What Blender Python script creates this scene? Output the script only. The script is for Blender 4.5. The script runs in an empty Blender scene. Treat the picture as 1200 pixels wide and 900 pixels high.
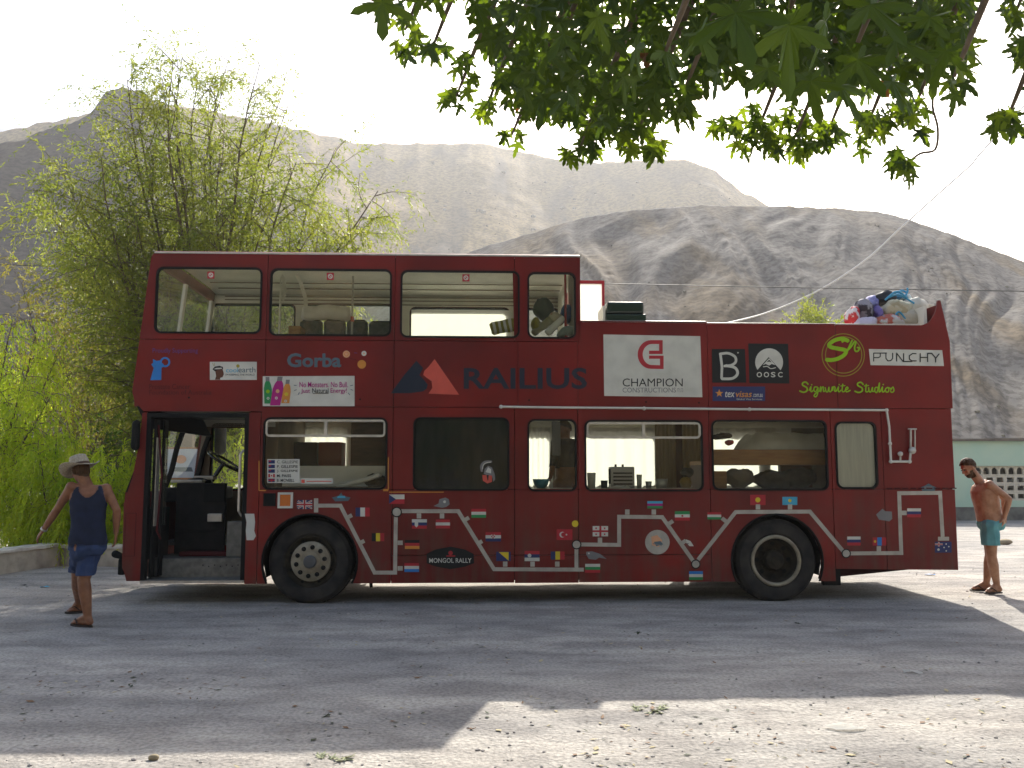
import bpy, bmesh, math, random
import numpy as np
from mathutils import Vector, Matrix, geometry, noise
rnd = random.Random(7)
S = bpy.context.scene
COL = S.collection
# ---------------------------------------------------------------- camera
FPX, HOR, CAMH = 1020.0, 555.0, 1.52           # focal length in 1200-wide pixels, horizon row, eye height
PITCH = math.atan((HOR - 450) / FPX)
cam_d = bpy.data.cameras.new("camera"); cam = bpy.data.objects.new("camera", cam_d); COL.objects.link(cam)
cam.location = (0, 0, CAMH); cam.rotation_euler = (math.radians(90) + PITCH, 0, 0)
cam_d.sensor_width = 36; cam_d.lens = 36 * FPX / 1200; cam_d.clip_start = 0.05; cam_d.clip_end = 9000
S.camera = cam
# ---------------------------------------------------------------- light
SUN_EL = math.radians(36.5); SUN_AZ = math.atan2(1.22, 5.5)     # azimuth clockwise from +Y, the sun is ahead and to the right
W = bpy.data.worlds.new("World"); S.world = W; W.use_nodes = True
wn = W.node_tree.nodes; wl = W.node_tree.links
sky = wn.new('ShaderNodeTexSky'); sky.sky_type = 'NISHITA'; sky.sun_disc = False
sky.sun_elevation = SUN_EL; sky.sun_rotation = SUN_AZ; sky.dust_density = 3.0; sky.air_density = 1.0; sky.ozone_density = 1.0
bg = wn['Background']; bg.inputs[1].default_value = 0.125
wl.new(sky.outputs[0], bg.inputs[0])
sun_d = bpy.data.lights.new("sun", 'SUN'); sun_d.energy = 4.8; sun_d.angle = math.radians(0.5); sun_d.color = (1, .95, .86)
sun = bpy.data.objects.new("sun", sun_d); COL.objects.link(sun)
sdir = Vector((math.sin(SUN_AZ) * math.cos(SUN_EL), math.cos(SUN_AZ) * math.cos(SUN_EL), math.sin(SUN_EL)))
sun.rotation_euler = sdir.to_track_quat('Z', 'Y').to_euler(); sun.location = (20, 60, 60)
S.view_settings.view_transform = 'Standard'; S.view_settings.look = 'None'; S.view_settings.gamma = 1
S.view_settings.exposure = 1.08
S.cycles.max_bounces = 9; S.cycles.diffuse_bounces = 4; S.cycles.glossy_bounces = 3; S.cycles.transmission_bounces = 4
S.cycles.transparent_max_bounces = 16; S.cycles.volume_bounces = 1; S.cycles.use_denoising = True
S.cycles.sample_clamp_indirect = 8; S.cycles.caustics_reflective = False; S.cycles.caustics_refractive = False

# ---------------------------------------------------------------- helpers
def ray(px, py):
    a = (px - 600) / FPX; b = (450 - py) / FPX
    return Vector((a, math.cos(PITCH) - b * math.sin(PITCH), math.sin(PITCH) + b * math.cos(PITCH)))
def at(px, py, Y):                              # point at world depth Y
    d = ray(px, py); s = Y / d.y
    return Vector((d.x * s, Y, CAMH + d.z * s))
def gp(px, py, z=0):                            # point on the ground
    d = ray(px, py); s = (z - CAMH) / d.z
    return Vector((d.x * s, d.y * s, z))
BUS_Y, BUS_A = 10.5, math.radians(2.2)
UX, UY = math.cos(BUS_A), math.sin(BUS_A)
def bp(px, py, v=0.0):                          # (u, z) on a plane parallel to the side of the bus, v metres inside it
    d = ray(px, py); nx, ny = -UY, UX
    s = (BUS_Y * ny + v) / (d.x * nx + d.y * ny)
    X, Y, Z = d.x * s, d.y * s, CAMH + d.z * s
    return (X * UX + (Y - BUS_Y) * UY, Z)

def tag(o, label=None, cat=None, group=None, kind=None):
    if label: o['label'] = label
    if cat: o['category'] = cat
    if group: o['group'] = group
    if kind: o['kind'] = kind
    return o
def empty(name, loc=(0, 0, 0), rz=0, label=None, cat=None, group=None):
    o = bpy.data.objects.new(name, None); COL.objects.link(o); o.location = loc; o.rotation_euler = (0, 0, rz)
    o.empty_display_size = .2
    return tag(o, label, cat, group)
def copy_tree(o, parent=None):
    c = o.copy(); COL.objects.link(c); c.parent = parent
    for ch in list(o.children): copy_tree(ch, c)
    return c

class MB:
    def __init__(s): s.v = []; s.f = []; s.m = []
    def add(s, vs, fs, mi=0):
        n = len(s.v); s.v += [tuple(v) for v in vs]; s.f += [tuple(i + n for i in f) for f in fs]; s.m += [mi] * len(fs)
        return s
    def box(s, a, b, mi=0, bev=0):
        x0, y0, z0 = [min(p, q) for p, q in zip(a, b)]; x1, y1, z1 = [max(p, q) for p, q in zip(a, b)]
        if bev <= 0:
            vs = [(x, y, z) for x in (x0, x1) for y in (y0, y1) for z in (z0, z1)]
            return s.add(vs, [(0, 1, 3, 2), (4, 6, 7, 5), (0, 4, 5, 1), (2, 3, 7, 6), (0, 2, 6, 4), (1, 5, 7, 3)], mi)
        bm = bmesh.new(); bmesh.ops.create_cube(bm, size=1)
        for v in bm.verts:
            v.co = Vector(((x0 + x1) / 2 + v.co.x * (x1 - x0), (y0 + y1) / 2 + v.co.y * (y1 - y0), (z0 + z1) / 2 + v.co.z * (z1 - z0)))
        bmesh.ops.bevel(bm, geom=bm.edges[:], offset=bev, segments=2, profile=.6, affect='EDGES')
        return s.bm(bm, mi)
    def bm(s, bm, mi=0):
        bm.verts.index_update()
        s.add([v.co for v in bm.verts], [[v.index for v in f.verts] for f in bm.faces], mi); bm.free(); return s
    def tube(s, pts, r, n=8, mi=0, cap=True):
        pts = [Vector(p) for p in pts]; N = len(pts)
        rs = r if isinstance(r, (list, tuple)) else [r] * N
        vs = []; up = Vector((0, 0, 1)); prev = None
        for i, p in enumerate(pts):
            t = (pts[min(i + 1, N - 1)] - pts[max(i - 1, 0)])
            if t.length < 1e-9: t = Vector((0, 0, 1))
            t.normalize()
            a = prev if prev is not None else (Vector((1, 0, 0)) if abs(t.z) > .9 else up)
            x = (a - t * a.dot(t))
            if x.length < 1e-6: x = t.orthogonal()
            x.normalize(); y = t.cross(x); prev = x
            for k in range(n):
                an = 2 * math.pi * k / n
                vs.append(p + (x * math.cos(an) + y * math.sin(an)) * rs[i])
        fs = [(i * n + k, i * n + (k + 1) % n, (i + 1) * n + (k + 1) % n, (i + 1) * n + k) for i in range(N - 1) for k in range(n)]
        if cap: fs += [tuple(range(n))[::-1], tuple(range((N - 1) * n, N * n))]
        return s.add(vs, fs, mi)
    def lathe(s, prof, c=(0, 0, 0), n=24, axis='z', mi=0, cap=True):     # prof: list of (radius, height)
        vs = []
        for (r, h) in prof:
            for k in range(n):
                an = 2 * math.pi * k / n; a, b = r * math.cos(an), r * math.sin(an)
                p = {'z': (a, b, h), 'y': (a, h, b), 'x': (h, a, b)}[axis]
                vs.append((c[0] + p[0], c[1] + p[1], c[2] + p[2]))
        N = len(prof)
        fs = [(i * n + k, i * n + (k + 1) % n, (i + 1) * n + (k + 1) % n, (i + 1) * n + k) for i in range(N - 1) for k in range(n)]
        if cap and prof[0][0] > 1e-6: fs.append(tuple(range(n))[::-1])
        if cap and prof[-1][0] > 1e-6: fs.append(tuple(range((N - 1) * n, N * n)))
        return s.add(vs, fs, mi)
    def prism(s, outer, holes, v0, v1, mi=0, side=None):        # polygon in (u, z), extruded from v0 to v1
        loops = [list(outer)] + [list(h) for h in holes]
        flat = [p for l in loops for p in l]
        tris = geometry.tessellate_polygon([[Vector((p[0], p[1], 0)) for p in l] for l in loops])
        n = len(flat); out = []
        for t in tris:
            a, b, c = [flat[i] for i in t]
            cr = (b[0] - a[0]) * (c[1] - a[1]) - (b[1] - a[1]) * (c[0] - a[0])
            out.append(tuple(t) if cr > 0 else tuple(t[::-1]))       # facing -v
        s.add([(p[0], v0, p[1]) for p in flat], out, mi)
        if v1 is None: return s
        s.add([(p[0], v1, p[1]) for p in flat], [t[::-1] for t in out], mi if side is None else side)
        for li, l in enumerate(loops):
            ar = sum(l[i][0] * l[(i + 1) % len(l)][1] - l[(i + 1) % len(l)][0] * l[i][1] for i in range(len(l)))
            ccw = ar > 0
            if li: ccw = not ccw
            m = len(l); vs = [(p[0], v0, p[1]) for p in l] + [(p[0], v1, p[1]) for p in l]
            fs = [(i, (i + 1) % m, (i + 1) % m + m, i + m) for i in range(m)]
            if ccw: fs = [f[::-1] for f in fs]
            s.add(vs, fs, mi if side is None else side)
        return s
    def ell(s, c, r, n=12, mi=0, rot=None):
        bm = bmesh.new(); bmesh.ops.create_uvsphere(bm, u_segments=n, v_segments=max(6, n * 2 // 3), radius=1)
        for v in bm.verts:
            p = Vector((v.co.x * r[0], v.co.y * r[1], v.co.z * r[2]))
            if rot: p = rot @ p
            v.co = p + Vector(c)
        return s.bm(bm, mi)
    def capsule(s, a, b, ra, rb, n=12, mi=0):
        a = Vector(a); b = Vector(b); d = b - a; L = d.length
        prof = []; K = 4
        for i in range(K + 1):
            t = -math.pi / 2 + i * math.pi / 2 / K; prof.append((max(ra * math.cos(t), 1e-4), ra * math.sin(t)))
        for i in range(K + 1):
            t = i * math.pi / 2 / K; prof.append((max(rb * math.cos(t), 1e-4), L + rb * math.sin(t)))
        q = d.to_track_quat('Z', 'Y').to_matrix() if L > 1e-6 else Matrix.Identity(3)
        m = MB().lathe(prof, n=n)
        return s.add([q @ Vector(v) + a for v in m.v], m.f, mi)
    def mesh(s, name, mats, smooth=False):
        me = bpy.data.meshes.new(name); me.from_pydata(s.v, [], s.f)
        for m in (mats if isinstance(mats, (list, tuple)) else [mats]): me.materials.append(m)
        me.polygons.foreach_set('material_index', s.m)
        if smooth: me.polygons.foreach_set('use_smooth', [True] * len(s.f))
        me.update(); return me
    def build(s, name, mats, parent=None, smooth=False, label=None, cat=None, group=None, kind=None, fix=False):
        me = s.mesh(name, mats, smooth)
        if fix:
            bm = bmesh.new(); bm.from_mesh(me); bmesh.ops.recalc_face_normals(bm, faces=bm.faces[:]); bm.to_mesh(me); bm.free()
        o = bpy.data.objects.new(name, me); COL.objects.link(o)
        if smooth == 'auto' or (smooth and smooth is not True): pass
        if parent: o.parent = parent
        return tag(o, label, cat, group, kind)
def autosmooth(o, deg=35):
    me = o.data; me.polygons.foreach_set('use_smooth', [True] * len(me.polygons))
    me.set_sharp_from_angle(angle=math.radians(deg)); return o

def rr(x0, z0, x1, z1, r, n=5):                  # rounded rectangle outline, counter-clockwise in (u, z)
    out = []
    for cx, cz, a0 in ((x1 - r, z0 + r, -90), (x1 - r, z1 - r, 0), (x0 + r, z1 - r, 90), (x0 + r, z0 + r, 180)):
        for i in range(n + 1):
            a = math.radians(a0 + 90 * i / n); out.append((cx + r * math.cos(a), cz + r * math.sin(a)))
    return out
def rect(x0, z0, x1, z1): return [(x0, z0), (x1, z0), (x1, z1), (x0, z1)]
def inset(x0, z0, x1, z1, d): return (x0 + d, z0 + d, x1 - d, z1 - d)
def circ(cx, cz, r, n=20, rz=None): return [(cx + r * math.cos(2 * math.pi * i / n), cz + (rz or r) * math.sin(2 * math.pi * i / n)) for i in range(n)]

# ---------------------------------------------------------------- materials
def mat(name, base, rough=.6, base2=None, scale=8, bump=0, bscale=None, metal=0, spec=.5, detail=6, coat=0, stretch=None, lo=.35, hi=.65, sss=0):
    m = bpy.data.materials.new(name); m.use_nodes = True; N = m.node_tree.nodes; L = m.node_tree.links
    b = N['Principled BSDF']; b.inputs['Roughness'].default_value = rough; b.inputs['Metallic'].default_value = metal
    b.inputs['Specular IOR Level'].default_value = spec; b.inputs['Base Color'].default_value = (*base, 1)
    if coat: b.inputs['Coat Weight'].default_value = coat; b.inputs['Coat Roughness'].default_value = .15
    tc = N.new('ShaderNodeTexCoord'); mp = N.new('ShaderNodeMapping'); L.new(tc.outputs['Object'], mp.inputs[0])
    if stretch: mp.inputs['Scale'].default_value = stretch
    if base2:
        nz = N.new('ShaderNodeTexNoise'); nz.inputs['Scale'].default_value = scale; nz.inputs['Detail'].default_value = detail
        L.new(mp.outputs[0], nz.inputs[0])
        cr = N.new('ShaderNodeValToRGB'); cr.color_ramp.elements[0].position = lo; cr.color_ramp.elements[1].position = hi
        cr.color_ramp.elements[0].color = (*base, 1); cr.color_ramp.elements[1].color = (*base2, 1)
        L.new(nz.outputs[0], cr.inputs[0]); L.new(cr.outputs[0], b.inputs['Base Color'])
    if bump:
        n2 = N.new('ShaderNodeTexNoise'); n2.inputs['Scale'].default_value = bscale or scale * 3; n2.inputs['Detail'].default_value = 8
        L.new(mp.outputs[0], n2.inputs[0]); bu = N.new('ShaderNodeBump'); bu.inputs['Strength'].default_value = bump; bu.inputs['Distance'].default_value = .02
        L.new(n2.outputs[0], bu.inputs['Height']); L.new(bu.outputs[0], b.inputs['Normal'])
    return m
def leafmat(name, c1, c2, trans, scale=3.0, mixf=.5, rough=.5):
    m = bpy.data.materials.new(name); m.use_nodes = True; N = m.node_tree.nodes; L = m.node_tree.links
    b = N['Principled BSDF']; out = N['Material Output']; b.inputs['Roughness'].default_value = rough; b.inputs['Specular IOR Level'].default_value = .35
    tc = N.new('ShaderNodeNewGeometry'); nz = N.new('ShaderNodeTexNoise'); nz.inputs['Scale'].default_value = scale; nz.inputs['Detail'].default_value = 4
    L.new(tc.outputs['Position'], nz.inputs[0])
    wn_ = N.new('ShaderNodeMath'); wn_.operation = 'MULTIPLY_ADD'; wn_.inputs[1].default_value = .5; 
    L.new(tc.outputs['Random Per Island'], wn_.inputs[0]); 
    sc = N.new('ShaderNodeMath'); sc.operation = 'MULTIPLY_ADD'; sc.inputs[1].default_value = 1.6; sc.inputs[2].default_value = -.55
    L.new(nz.outputs[0], sc.inputs[0]); L.new(sc.outputs[0], wn_.inputs[2])
    mx = N.new('ShaderNodeMix'); mx.data_type = 'RGBA'; mx.clamp_factor = True; mx.inputs['A'].default_value = (*c1, 1); mx.inputs['B'].default_value = (*c2, 1)
    L.new(wn_.outputs[0], mx.inputs['Factor']); L.new(mx.outputs['Result'], b.inputs['Base Color'])
    tr = N.new('ShaderNodeBsdfTranslucent'); mt = N.new('ShaderNodeMix'); mt.data_type = 'RGBA'; mt.blend_type = 'MULTIPLY'; mt.inputs['Factor'].default_value = 1
    L.new(mx.outputs['Result'], mt.inputs['A']); mt.inputs['B'].default_value = (*trans, 1)
    L.new(mt.outputs['Result'], tr.inputs[0])
    ms = N.new('ShaderNodeMixShader'); ms.inputs[0].default_value = mixf
    L.new(b.outputs[0], ms.inputs[1]); L.new(tr.outputs[0], ms.inputs[2]); L.new(ms.outputs[0], out.inputs[0])
    return m
def glassmat(name, tint=(.96, .97, .93), dust=.02, gloss=.025, dustcol=(.6, .6, .52)):
    m = bpy.data.materials.new(name); m.use_nodes = True; N = m.node_tree.nodes; L = m.node_tree.links
    N.remove(N['Principled BSDF']); out = N['Material Output']
    t = N.new('ShaderNodeBsdfTransparent'); t.inputs[0].default_value = (*tint, 1)
    g = N.new('ShaderNodeBsdfGlossy'); g.inputs['Roughness'].default_value = .03; g.inputs[0].default_value = (.9, .95, .9, 1)
    d = N.new('ShaderNodeBsdfDiffuse'); d.inputs[0].default_value = (*dustcol, 1)
    tl = N.new('ShaderNodeBsdfTranslucent'); tl.inputs[0].default_value = (*dustcol, 1); dd = N.new('ShaderNodeAddShader'); 
    L.new(d.outputs[0], dd.inputs[0]); L.new(tl.outputs[0], dd.inputs[1])
    fr = N.new('ShaderNodeFresnel'); fr.inputs[0].default_value = 1.45
    mm = N.new('ShaderNodeMath'); mm.operation = 'ADD'; mm.inputs[1].default_value = gloss - .04; L.new(fr.outputs[0], mm.inputs[0])
    m1 = N.new('ShaderNodeMixShader'); L.new(mm.outputs[0], m1.inputs[0]); L.new(t.outputs[0], m1.inputs[1]); L.new(g.outputs[0], m1.inputs[2])
    tc = N.new('ShaderNodeTexCoord'); nz = N.new('ShaderNodeTexNoise'); nz.inputs['Scale'].default_value = 3; nz.inputs['Detail'].default_value = 5
    L.new(tc.outputs['Object'], nz.inputs[0]); mu = N.new('ShaderNodeMath'); mu.operation = 'MULTIPLY'; mu.inputs[1].default_value = dust * 2
    L.new(nz.outputs[0], mu.inputs[0])
    m2 = N.new('ShaderNodeMixShader'); L.new(mu.outputs[0], m2.inputs[0]); L.new(m1.outputs[0], m2.inputs[1]); L.new(dd.outputs[0], m2.inputs[2])
    L.new(m2.outputs[0], out.inputs[0]); return m
def clothmat(name, base, mixf=.5, base2=None, scale=5, stretch=None):      # thin cloth the light shines through
    m = mat(name, base, .9, base2, scale, stretch=stretch, bump=.3, bscale=scale * 4); N = m.node_tree.nodes; L = m.node_tree.links
    tr = N.new('ShaderNodeBsdfTranslucent'); tr.inputs[0].default_value = (*base, 1); ms = N.new('ShaderNodeMixShader'); ms.inputs[0].default_value = mixf
    L.new(N['Principled BSDF'].outputs[0], ms.inputs[1]); L.new(tr.outputs[0], ms.inputs[2]); L.new(ms.outputs[0], N['Material Output'].inputs[0])
    return m

M = {}
def redpaint():
    m = mat('red_paint', (.26, .013, .015), .34, spec=.3); N = m.node_tree.nodes; L = m.node_tree.links; b = N['Principled BSDF']
    tc = N.new('ShaderNodeTexCoord')
    n1 = N.new('ShaderNodeTexNoise'); n1.inputs['Scale'].default_value = .9; n1.inputs['Detail'].default_value = 5; L.new(tc.outputs['Object'], n1.inputs[0])
    c1 = N.new('ShaderNodeValToRGB'); c1.color_ramp.elements[0].position = .35; c1.color_ramp.elements[1].position = .68
    c1.color_ramp.elements[0].color = (.105, .006, .0065, 1); c1.color_ramp.elements[1].color = (.205, .0085, .0075, 1); L.new(n1.outputs[0], c1.inputs[0])
    # vertical drip streaks and road dust low on the panels
    mp = N.new('ShaderNodeMapping'); mp.inputs['Scale'].default_value = (9, 1, .5); L.new(tc.outputs['Object'], mp.inputs[0])
    n2 = N.new('ShaderNodeTexNoise'); n2.inputs['Scale'].default_value = 1.2; n2.inputs['Detail'].default_value = 7; L.new(mp.outputs[0], n2.inputs[0])
    sx = N.new('ShaderNodeSeparateXYZ'); L.new(tc.outputs['Object'], sx.inputs[0])
    mr = N.new('ShaderNodeMapRange'); mr.inputs['From Min'].default_value = 1.5; mr.inputs['From Max'].default_value = .25; mr.inputs['To Min'].default_value = .05; mr.inputs['To Max'].default_value = .85
    L.new(sx.outputs['Z'], mr.inputs['Value'])
    n3 = N.new('ShaderNodeTexNoise'); n3.inputs['Scale'].default_value = 3.5; n3.inputs['Detail'].default_value = 8; L.new(tc.outputs['Object'], n3.inputs[0])
    mu = N.new('ShaderNodeMath'); mu.operation = 'MULTIPLY'; L.new(mr.outputs[0], mu.inputs[0])
    ad = N.new('ShaderNodeMath'); ad.operation = 'ADD'; L.new(n2.outputs[0], ad.inputs[0]); L.new(n3.outputs[0], ad.inputs[1])
    cr = N.new('ShaderNodeMapRange'); cr.inputs['From Min'].default_value = .82; cr.inputs['From Max'].default_value = 1.35; L.new(ad.outputs[0], cr.inputs['Value'])
    L.new(cr.outputs[0], mu.inputs[1])
    mx = N.new('ShaderNodeMix'); mx.data_type = 'RGBA'; L.new(mu.outputs[0], mx.inputs['Factor']); L.new(c1.outputs[0], mx.inputs['A'])
    mx.inputs['B'].default_value = (.085, .05, .038, 1); L.new(mx.outputs['Result'], b.inputs['Base Color'])
    ro = N.new('ShaderNodeMapRange'); ro.inputs['To Min'].default_value = .28; ro.inputs['To Max'].default_value = .5; L.new(n3.outputs[0], ro.inputs['Value']); L.new(ro.outputs[0], b.inputs['Roughness'])
    n4 = N.new('ShaderNodeTexNoise'); n4.inputs['Scale'].default_value = 1.6; L.new(tc.outputs['Object'], n4.inputs[0])
    bu = N.new('ShaderNodeBump'); bu.inputs['Strength'].default_value = .6; bu.inputs['Distance'].default_value = .05; L.new(n4.outputs[0], bu.inputs['Height']); L.new(bu.outputs[0], b.inputs['Normal'])
    return m
M['red'] = redpaint()
M['reddark'] = mat('dark_red_seam', (.02, .004, .004), .8, spec=.1)
M['black'] = mat('black_rubber', (.010, .011, .011), .7, spec=.12)
M['blackm'] = mat('black_metal', (.010, .011, .012), .5, (.02, .02, .02), 9, spec=.1)
M['tyre'] = mat('tyre_rubber', (.02, .02, .02), .85, (.05, .046, .04), 5, bump=.3, bscale=40, spec=.15)
M['under'] = mat('underbody', (.008, .008, .008), .9, (.02, .018, .016), 6, spec=.05)
M['alu'] = mat('aluminium', (.55, .53, .48), .38, (.42, .4, .36), 12, metal=.6)
M['rim'] = mat('wheel_rim', (.33, .30, .22), .5, (.20, .17, .12), 9, metal=.2)
M['rimdark'] = mat('wheel_dish', (.02, .018, .015), .85, (.05, .043, .03), 10, spec=.08)
M['hub'] = mat('hub_cap', (.07, .075, .08), .4)
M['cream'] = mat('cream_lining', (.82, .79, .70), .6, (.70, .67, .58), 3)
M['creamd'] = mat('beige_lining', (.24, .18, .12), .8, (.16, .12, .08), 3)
M['greyfloor'] = mat('deck_floor', (.12, .12, .12), .7, (.2, .19, .17), 10)
M['step'] = mat('step_metal', (.22, .22, .20), .5, (.13, .13, .12), 14, metal=.3)
M['glass'] = glassmat('window_glass'); M['glassd'] = glassmat('dusty_glass', (.8, .82, .78), .16, .08, (.62, .61, .55)); M['screen'] = glassmat('windscreen_glass', (.93, .95, .92), .02, .0); M['glassc'] = glassmat('lower_glass', (.94, .95, .92), .014, .012)
M['curtain'] = clothmat('white_curtain', (.88, .87, .83), .7, (.74, .74, .71), 6, (4, 4, .3))
M['blind'] = mat('pale_blind', (.82, .80, .70), .85, (.7, .68, .6), 14, stretch=(4, 1, .2))
M['beigecloth'] = mat('beige_curtain', (.42, .32, .19), .9, (.3, .22, .12), 8, stretch=(4, 4, .3), bump=.3)
M['wood'] = mat('orange_wood', (.42, .2, .055), .6, (.3, .13, .035), 5, stretch=(1, 1, 6))
M['sheet'] = mat('white_sheet', (.8, .79, .75), .9, (.68, .66, .62), 6, bump=.6, bscale=7)
M['darkcloth'] = mat('dark_cloth', (.02, .02, .023), .95, (.05, .045, .045), 9, bump=.6, bscale=20)
M['seat'] = mat('charcoal_seat_fabric', (.06, .062, .06), .95, (.1, .1, .095), 24, bump=.3)
M['black_board'] = mat('dark_green_board', (.016, .02, .019), .7, (.032, .037, .034), 3, stretch=(3, 1, .6), spec=.15)
M['white'] = mat('white_vinyl', (.58, .58, .52), .5, (.5, .5, .44), 5)
M['route'] = mat('cream_route_vinyl', (.46, .44, .37), .55, (.34, .31, .26), 7)
def flatc(n, c, r=.55): M[n] = mat(n, c, r, tuple(x * .8 + .008 for x in c), 5, spec=.2, lo=.42, hi=.72, detail=9); return M[n]
for n, c in dict(v_black=(.015, .017, .017), v_grey=(.2, .2, .2), v_navy=(.018, .026, .042), v_teal=(.09, .14, .17), v_blue=(.03, .2, .55), v_dblue=(.03, .04, .13),
                 v_red=(.42, .03, .04), v_orange=(.62, .26, .05), v_yellow=(.65, .5, .03), v_lime=(.27, .5, .01), v_green=(.03, .25, .08), v_purple=(.10, .05, .22),
                 v_magenta=(.4, .02, .2), v_maroon=(.075, .008, .01), v_sky=(.07, .38, .55), v_coral=(.6, .1, .07), v_white=(.60, .60, .53), v_peach=(.68, .36, .2), v_brown=(.12, .05, .03), v_olive=(.3, .26, .03)).items():
    flatc(n, c)

# ---------------------------------------------------------------- text and flat print
def text_mesh(s, offset=0.0, shear=0.0, space=1.0):
    cu = bpy.data.curves.new('t', 'FONT'); cu.body = s; cu.offset = offset; cu.shear = shear; cu.space_character = space; cu.resolution_u = 3
    o = bpy.data.objects.new('t', cu); COL.objects.link(o)
    dg = bpy.context.evaluated_depsgraph_get(); me = bpy.data.meshes.new_from_object(o.evaluated_get(dg))
    vs = np.array([v.co[:] for v in me.vertices]) if len(me.vertices) else np.zeros((0, 3)); fs = [tuple(p.vertices) for p in me.polygons]
    bpy.data.objects.remove(o); bpy.data.curves.remove(cu); bpy.data.meshes.remove(me)
    return vs, fs
class Print:                                     # flat print on the side of the bus; coordinates are read off the photograph
    def __init__(s, v=-.003): s.mb = MB(); s.v = v; s.mats = []; s.lift = 0
    def mi(s, m):
        if m not in s.mats: s.mats.append(m)
        return s.mats.index(m)
    def P(s, p): return bp(p[0], p[1])
    def poly(s, pts, m, holes=(), up=0):
        s.lift += .0004
        o = [s.P(p) for p in pts]
        s.mb.prism(o, [[s.P(p) for p in h] for h in holes], s.v - s.lift - up, None, s.mi(m)); return s
    def rect(s, x0, y0, x1, y1, m): return s.poly([(x0, y1), (x1, y1), (x1, y0), (x0, y0)], m)
    def circ(s, x, y, r, m, hole=None, n=20, ry=None):
        c = [(x + r * math.cos(2 * math.pi * i / n), y + (ry or r) * math.sin(2 * math.pi * i / n)) for i in range(n)]
        h = [[(x + hole * math.cos(2 * math.pi * i / n), y + hole * (ry or r) / r * math.sin(2 * math.pi * i / n)) for i in range(n)]] if hole else []
        return s.poly(c, m, h)
    def text(s, t, x0, y0, x1, y1, m, offset=0.0, shear=0.0, rot=0, space=1.0):
        vs, fs = text_mesh(t, offset, shear, space); s.lift += .0004
        if not len(vs): return s
        mn, mxx = vs.min(0), vs.max(0); w = mxx - mn; pts = []
        cx, cy = (x0 + x1) / 2, (y0 + y1) / 2
        for v in vs:
            fx = (v[0] - mn[0]) / w[0]; fy = (v[1] - mn[1]) / max(w[1], 1e-6)
            X = x0 + fx * (x1 - x0); Y = y1 - fy * (y1 - y0) + rot * (X - cx)
            u, z = s.P((X, Y)); pts.append((u, s.v - s.lift, z))
        s.mb.add(pts, fs, s.mi(m)); return s
    def stroke(s, pts, w, m):                    # brush stroke of width w pixels
        s.lift += .0003; mi = s.mi(m)
        for i in range(len(pts) - 1):
            (ax, ay), (bx, by) = pts[i], pts[i + 1]; L = math.hypot(bx - ax, by - ay)
            if L < 1e-6: continue
            w0 = w[i] if isinstance(w, (list, tuple)) else w; w1 = w[i + 1] if isinstance(w, (list, tuple)) else w
            nx, ny = -(by - ay) / L / 2, (bx - ax) / L / 2; s.lift += .00006
            q = [(ax + nx * w0, ay + ny * w0), (bx + nx * w1, by + ny * w1), (bx - nx * w1, by - ny * w1), (ax - nx * w0, ay - ny * w0)]
            s.mb.prism([s.P(p) for p in q], [], s.v - s.lift, None, mi)
            s.lift += .00006
            s.mb.prism([s.P((bx + w1 / 2 * math.cos(k * math.pi / 4), by + w1 / 2 * math.sin(k * math.pi / 4))) for k in range(8)], [], s.v - s.lift, None, mi)
        return s
    def build(s, name, parent, label=None): return s.mb.build(name, [M[x] for x in s.mats], parent, label=label)
def curve_pts(ctrl, n=6):                        # Catmull-Rom through the control points
    c = [ctrl[0]] + list(ctrl) + [ctrl[-1]]; out = []
    for i in range(1, len(c) - 2):
        for k in range(n):
            t = k / n; r = []
            for d in range(len(c[0])):
                a, b, e, g = c[i - 1][d], c[i][d], c[i + 1][d], c[i + 2][d]
                r.append(.5 * (2 * b + (e - a) * t + (2 * a - 5 * b + 4 * e - g) * t * t + (3 * b - a - 3 * e + g) * t ** 3))
            out.append(tuple(r))
    out.append(tuple(ctrl[-1])); return out
# ================================================================= THE BUS
bus = empty('double_decker_bus', (0, BUS_Y, 0), BUS_A, 'red double decker bus with open rear top deck, sponsor stickers and a painted route map', 'bus')
def U(px, py): return bp(px, py)[0]
def Z(px, py): return bp(px, py)[1]
BW = 2.44                                        # body width
uF = [U(178, 297), U(155, 458)]                  # raked upper front
zRoof, zSill, zMid, zLow, zBot = 4.19, 3.12, 2.32, 1.335, .235
uS = [-2.965, -1.425, .035, .84]                  # seams between the upper panels
uBack = U(1117, 560)
WF = (U(363, 658), .485); WR = (U(911, 658), .475); WRAD = .5; ARCH = .56
def win(px0, py0, px1, py1):                     # rectangle from the photograph
    a = bp(px0, (py0 + py1) / 2)[0]; b = bp(px1, (py0 + py1) / 2)[0]; m = (px0 + px1) / 2
    return (a, bp(m, py1)[1], b, bp(m, py0)[1])
UW = [win(182, 313, 307, 391), win(316, 315, 459, 394), win(469, 317, 609, 396), win(618, 319, 675, 397)]
LW = [win(308, 489, 454, 574), win(484, 489, 597, 575), win(618, 491, 676, 576), win(685, 492, 824, 576), win(834, 492, 970, 575), win(979, 494, 1028, 573)]
uD0, uD1 = U(169, 560), U(290, 560); zDoor = Z(230, 484)
frontlow = [(U(167, 484), Z(167, 484)), (U(163, 520), Z(163, 520)), (U(155, 560), Z(155, 560)), (U(145, 590), Z(145, 590)), (U(143, 660), Z(143, 660)), (U(148, 681), Z(148, 681))]
G_ = .008
def arc(c, R, zb, n=14):                         # arch from the right foot over the top to the left foot
    a0 = math.asin((zb - c[1]) / R)
    return [(c[0] + R * math.cos(a0 + (math.pi - 2 * a0) * i / n), c[1] + R * math.sin(a0 + (math.pi - 2 * a0) * i / n)) for i in range(n + 1)]
def hole(w, d=0): return rr(w[0] + d, w[1] + d, w[2] - d, w[3] - d, .085 - d * .5)
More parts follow.
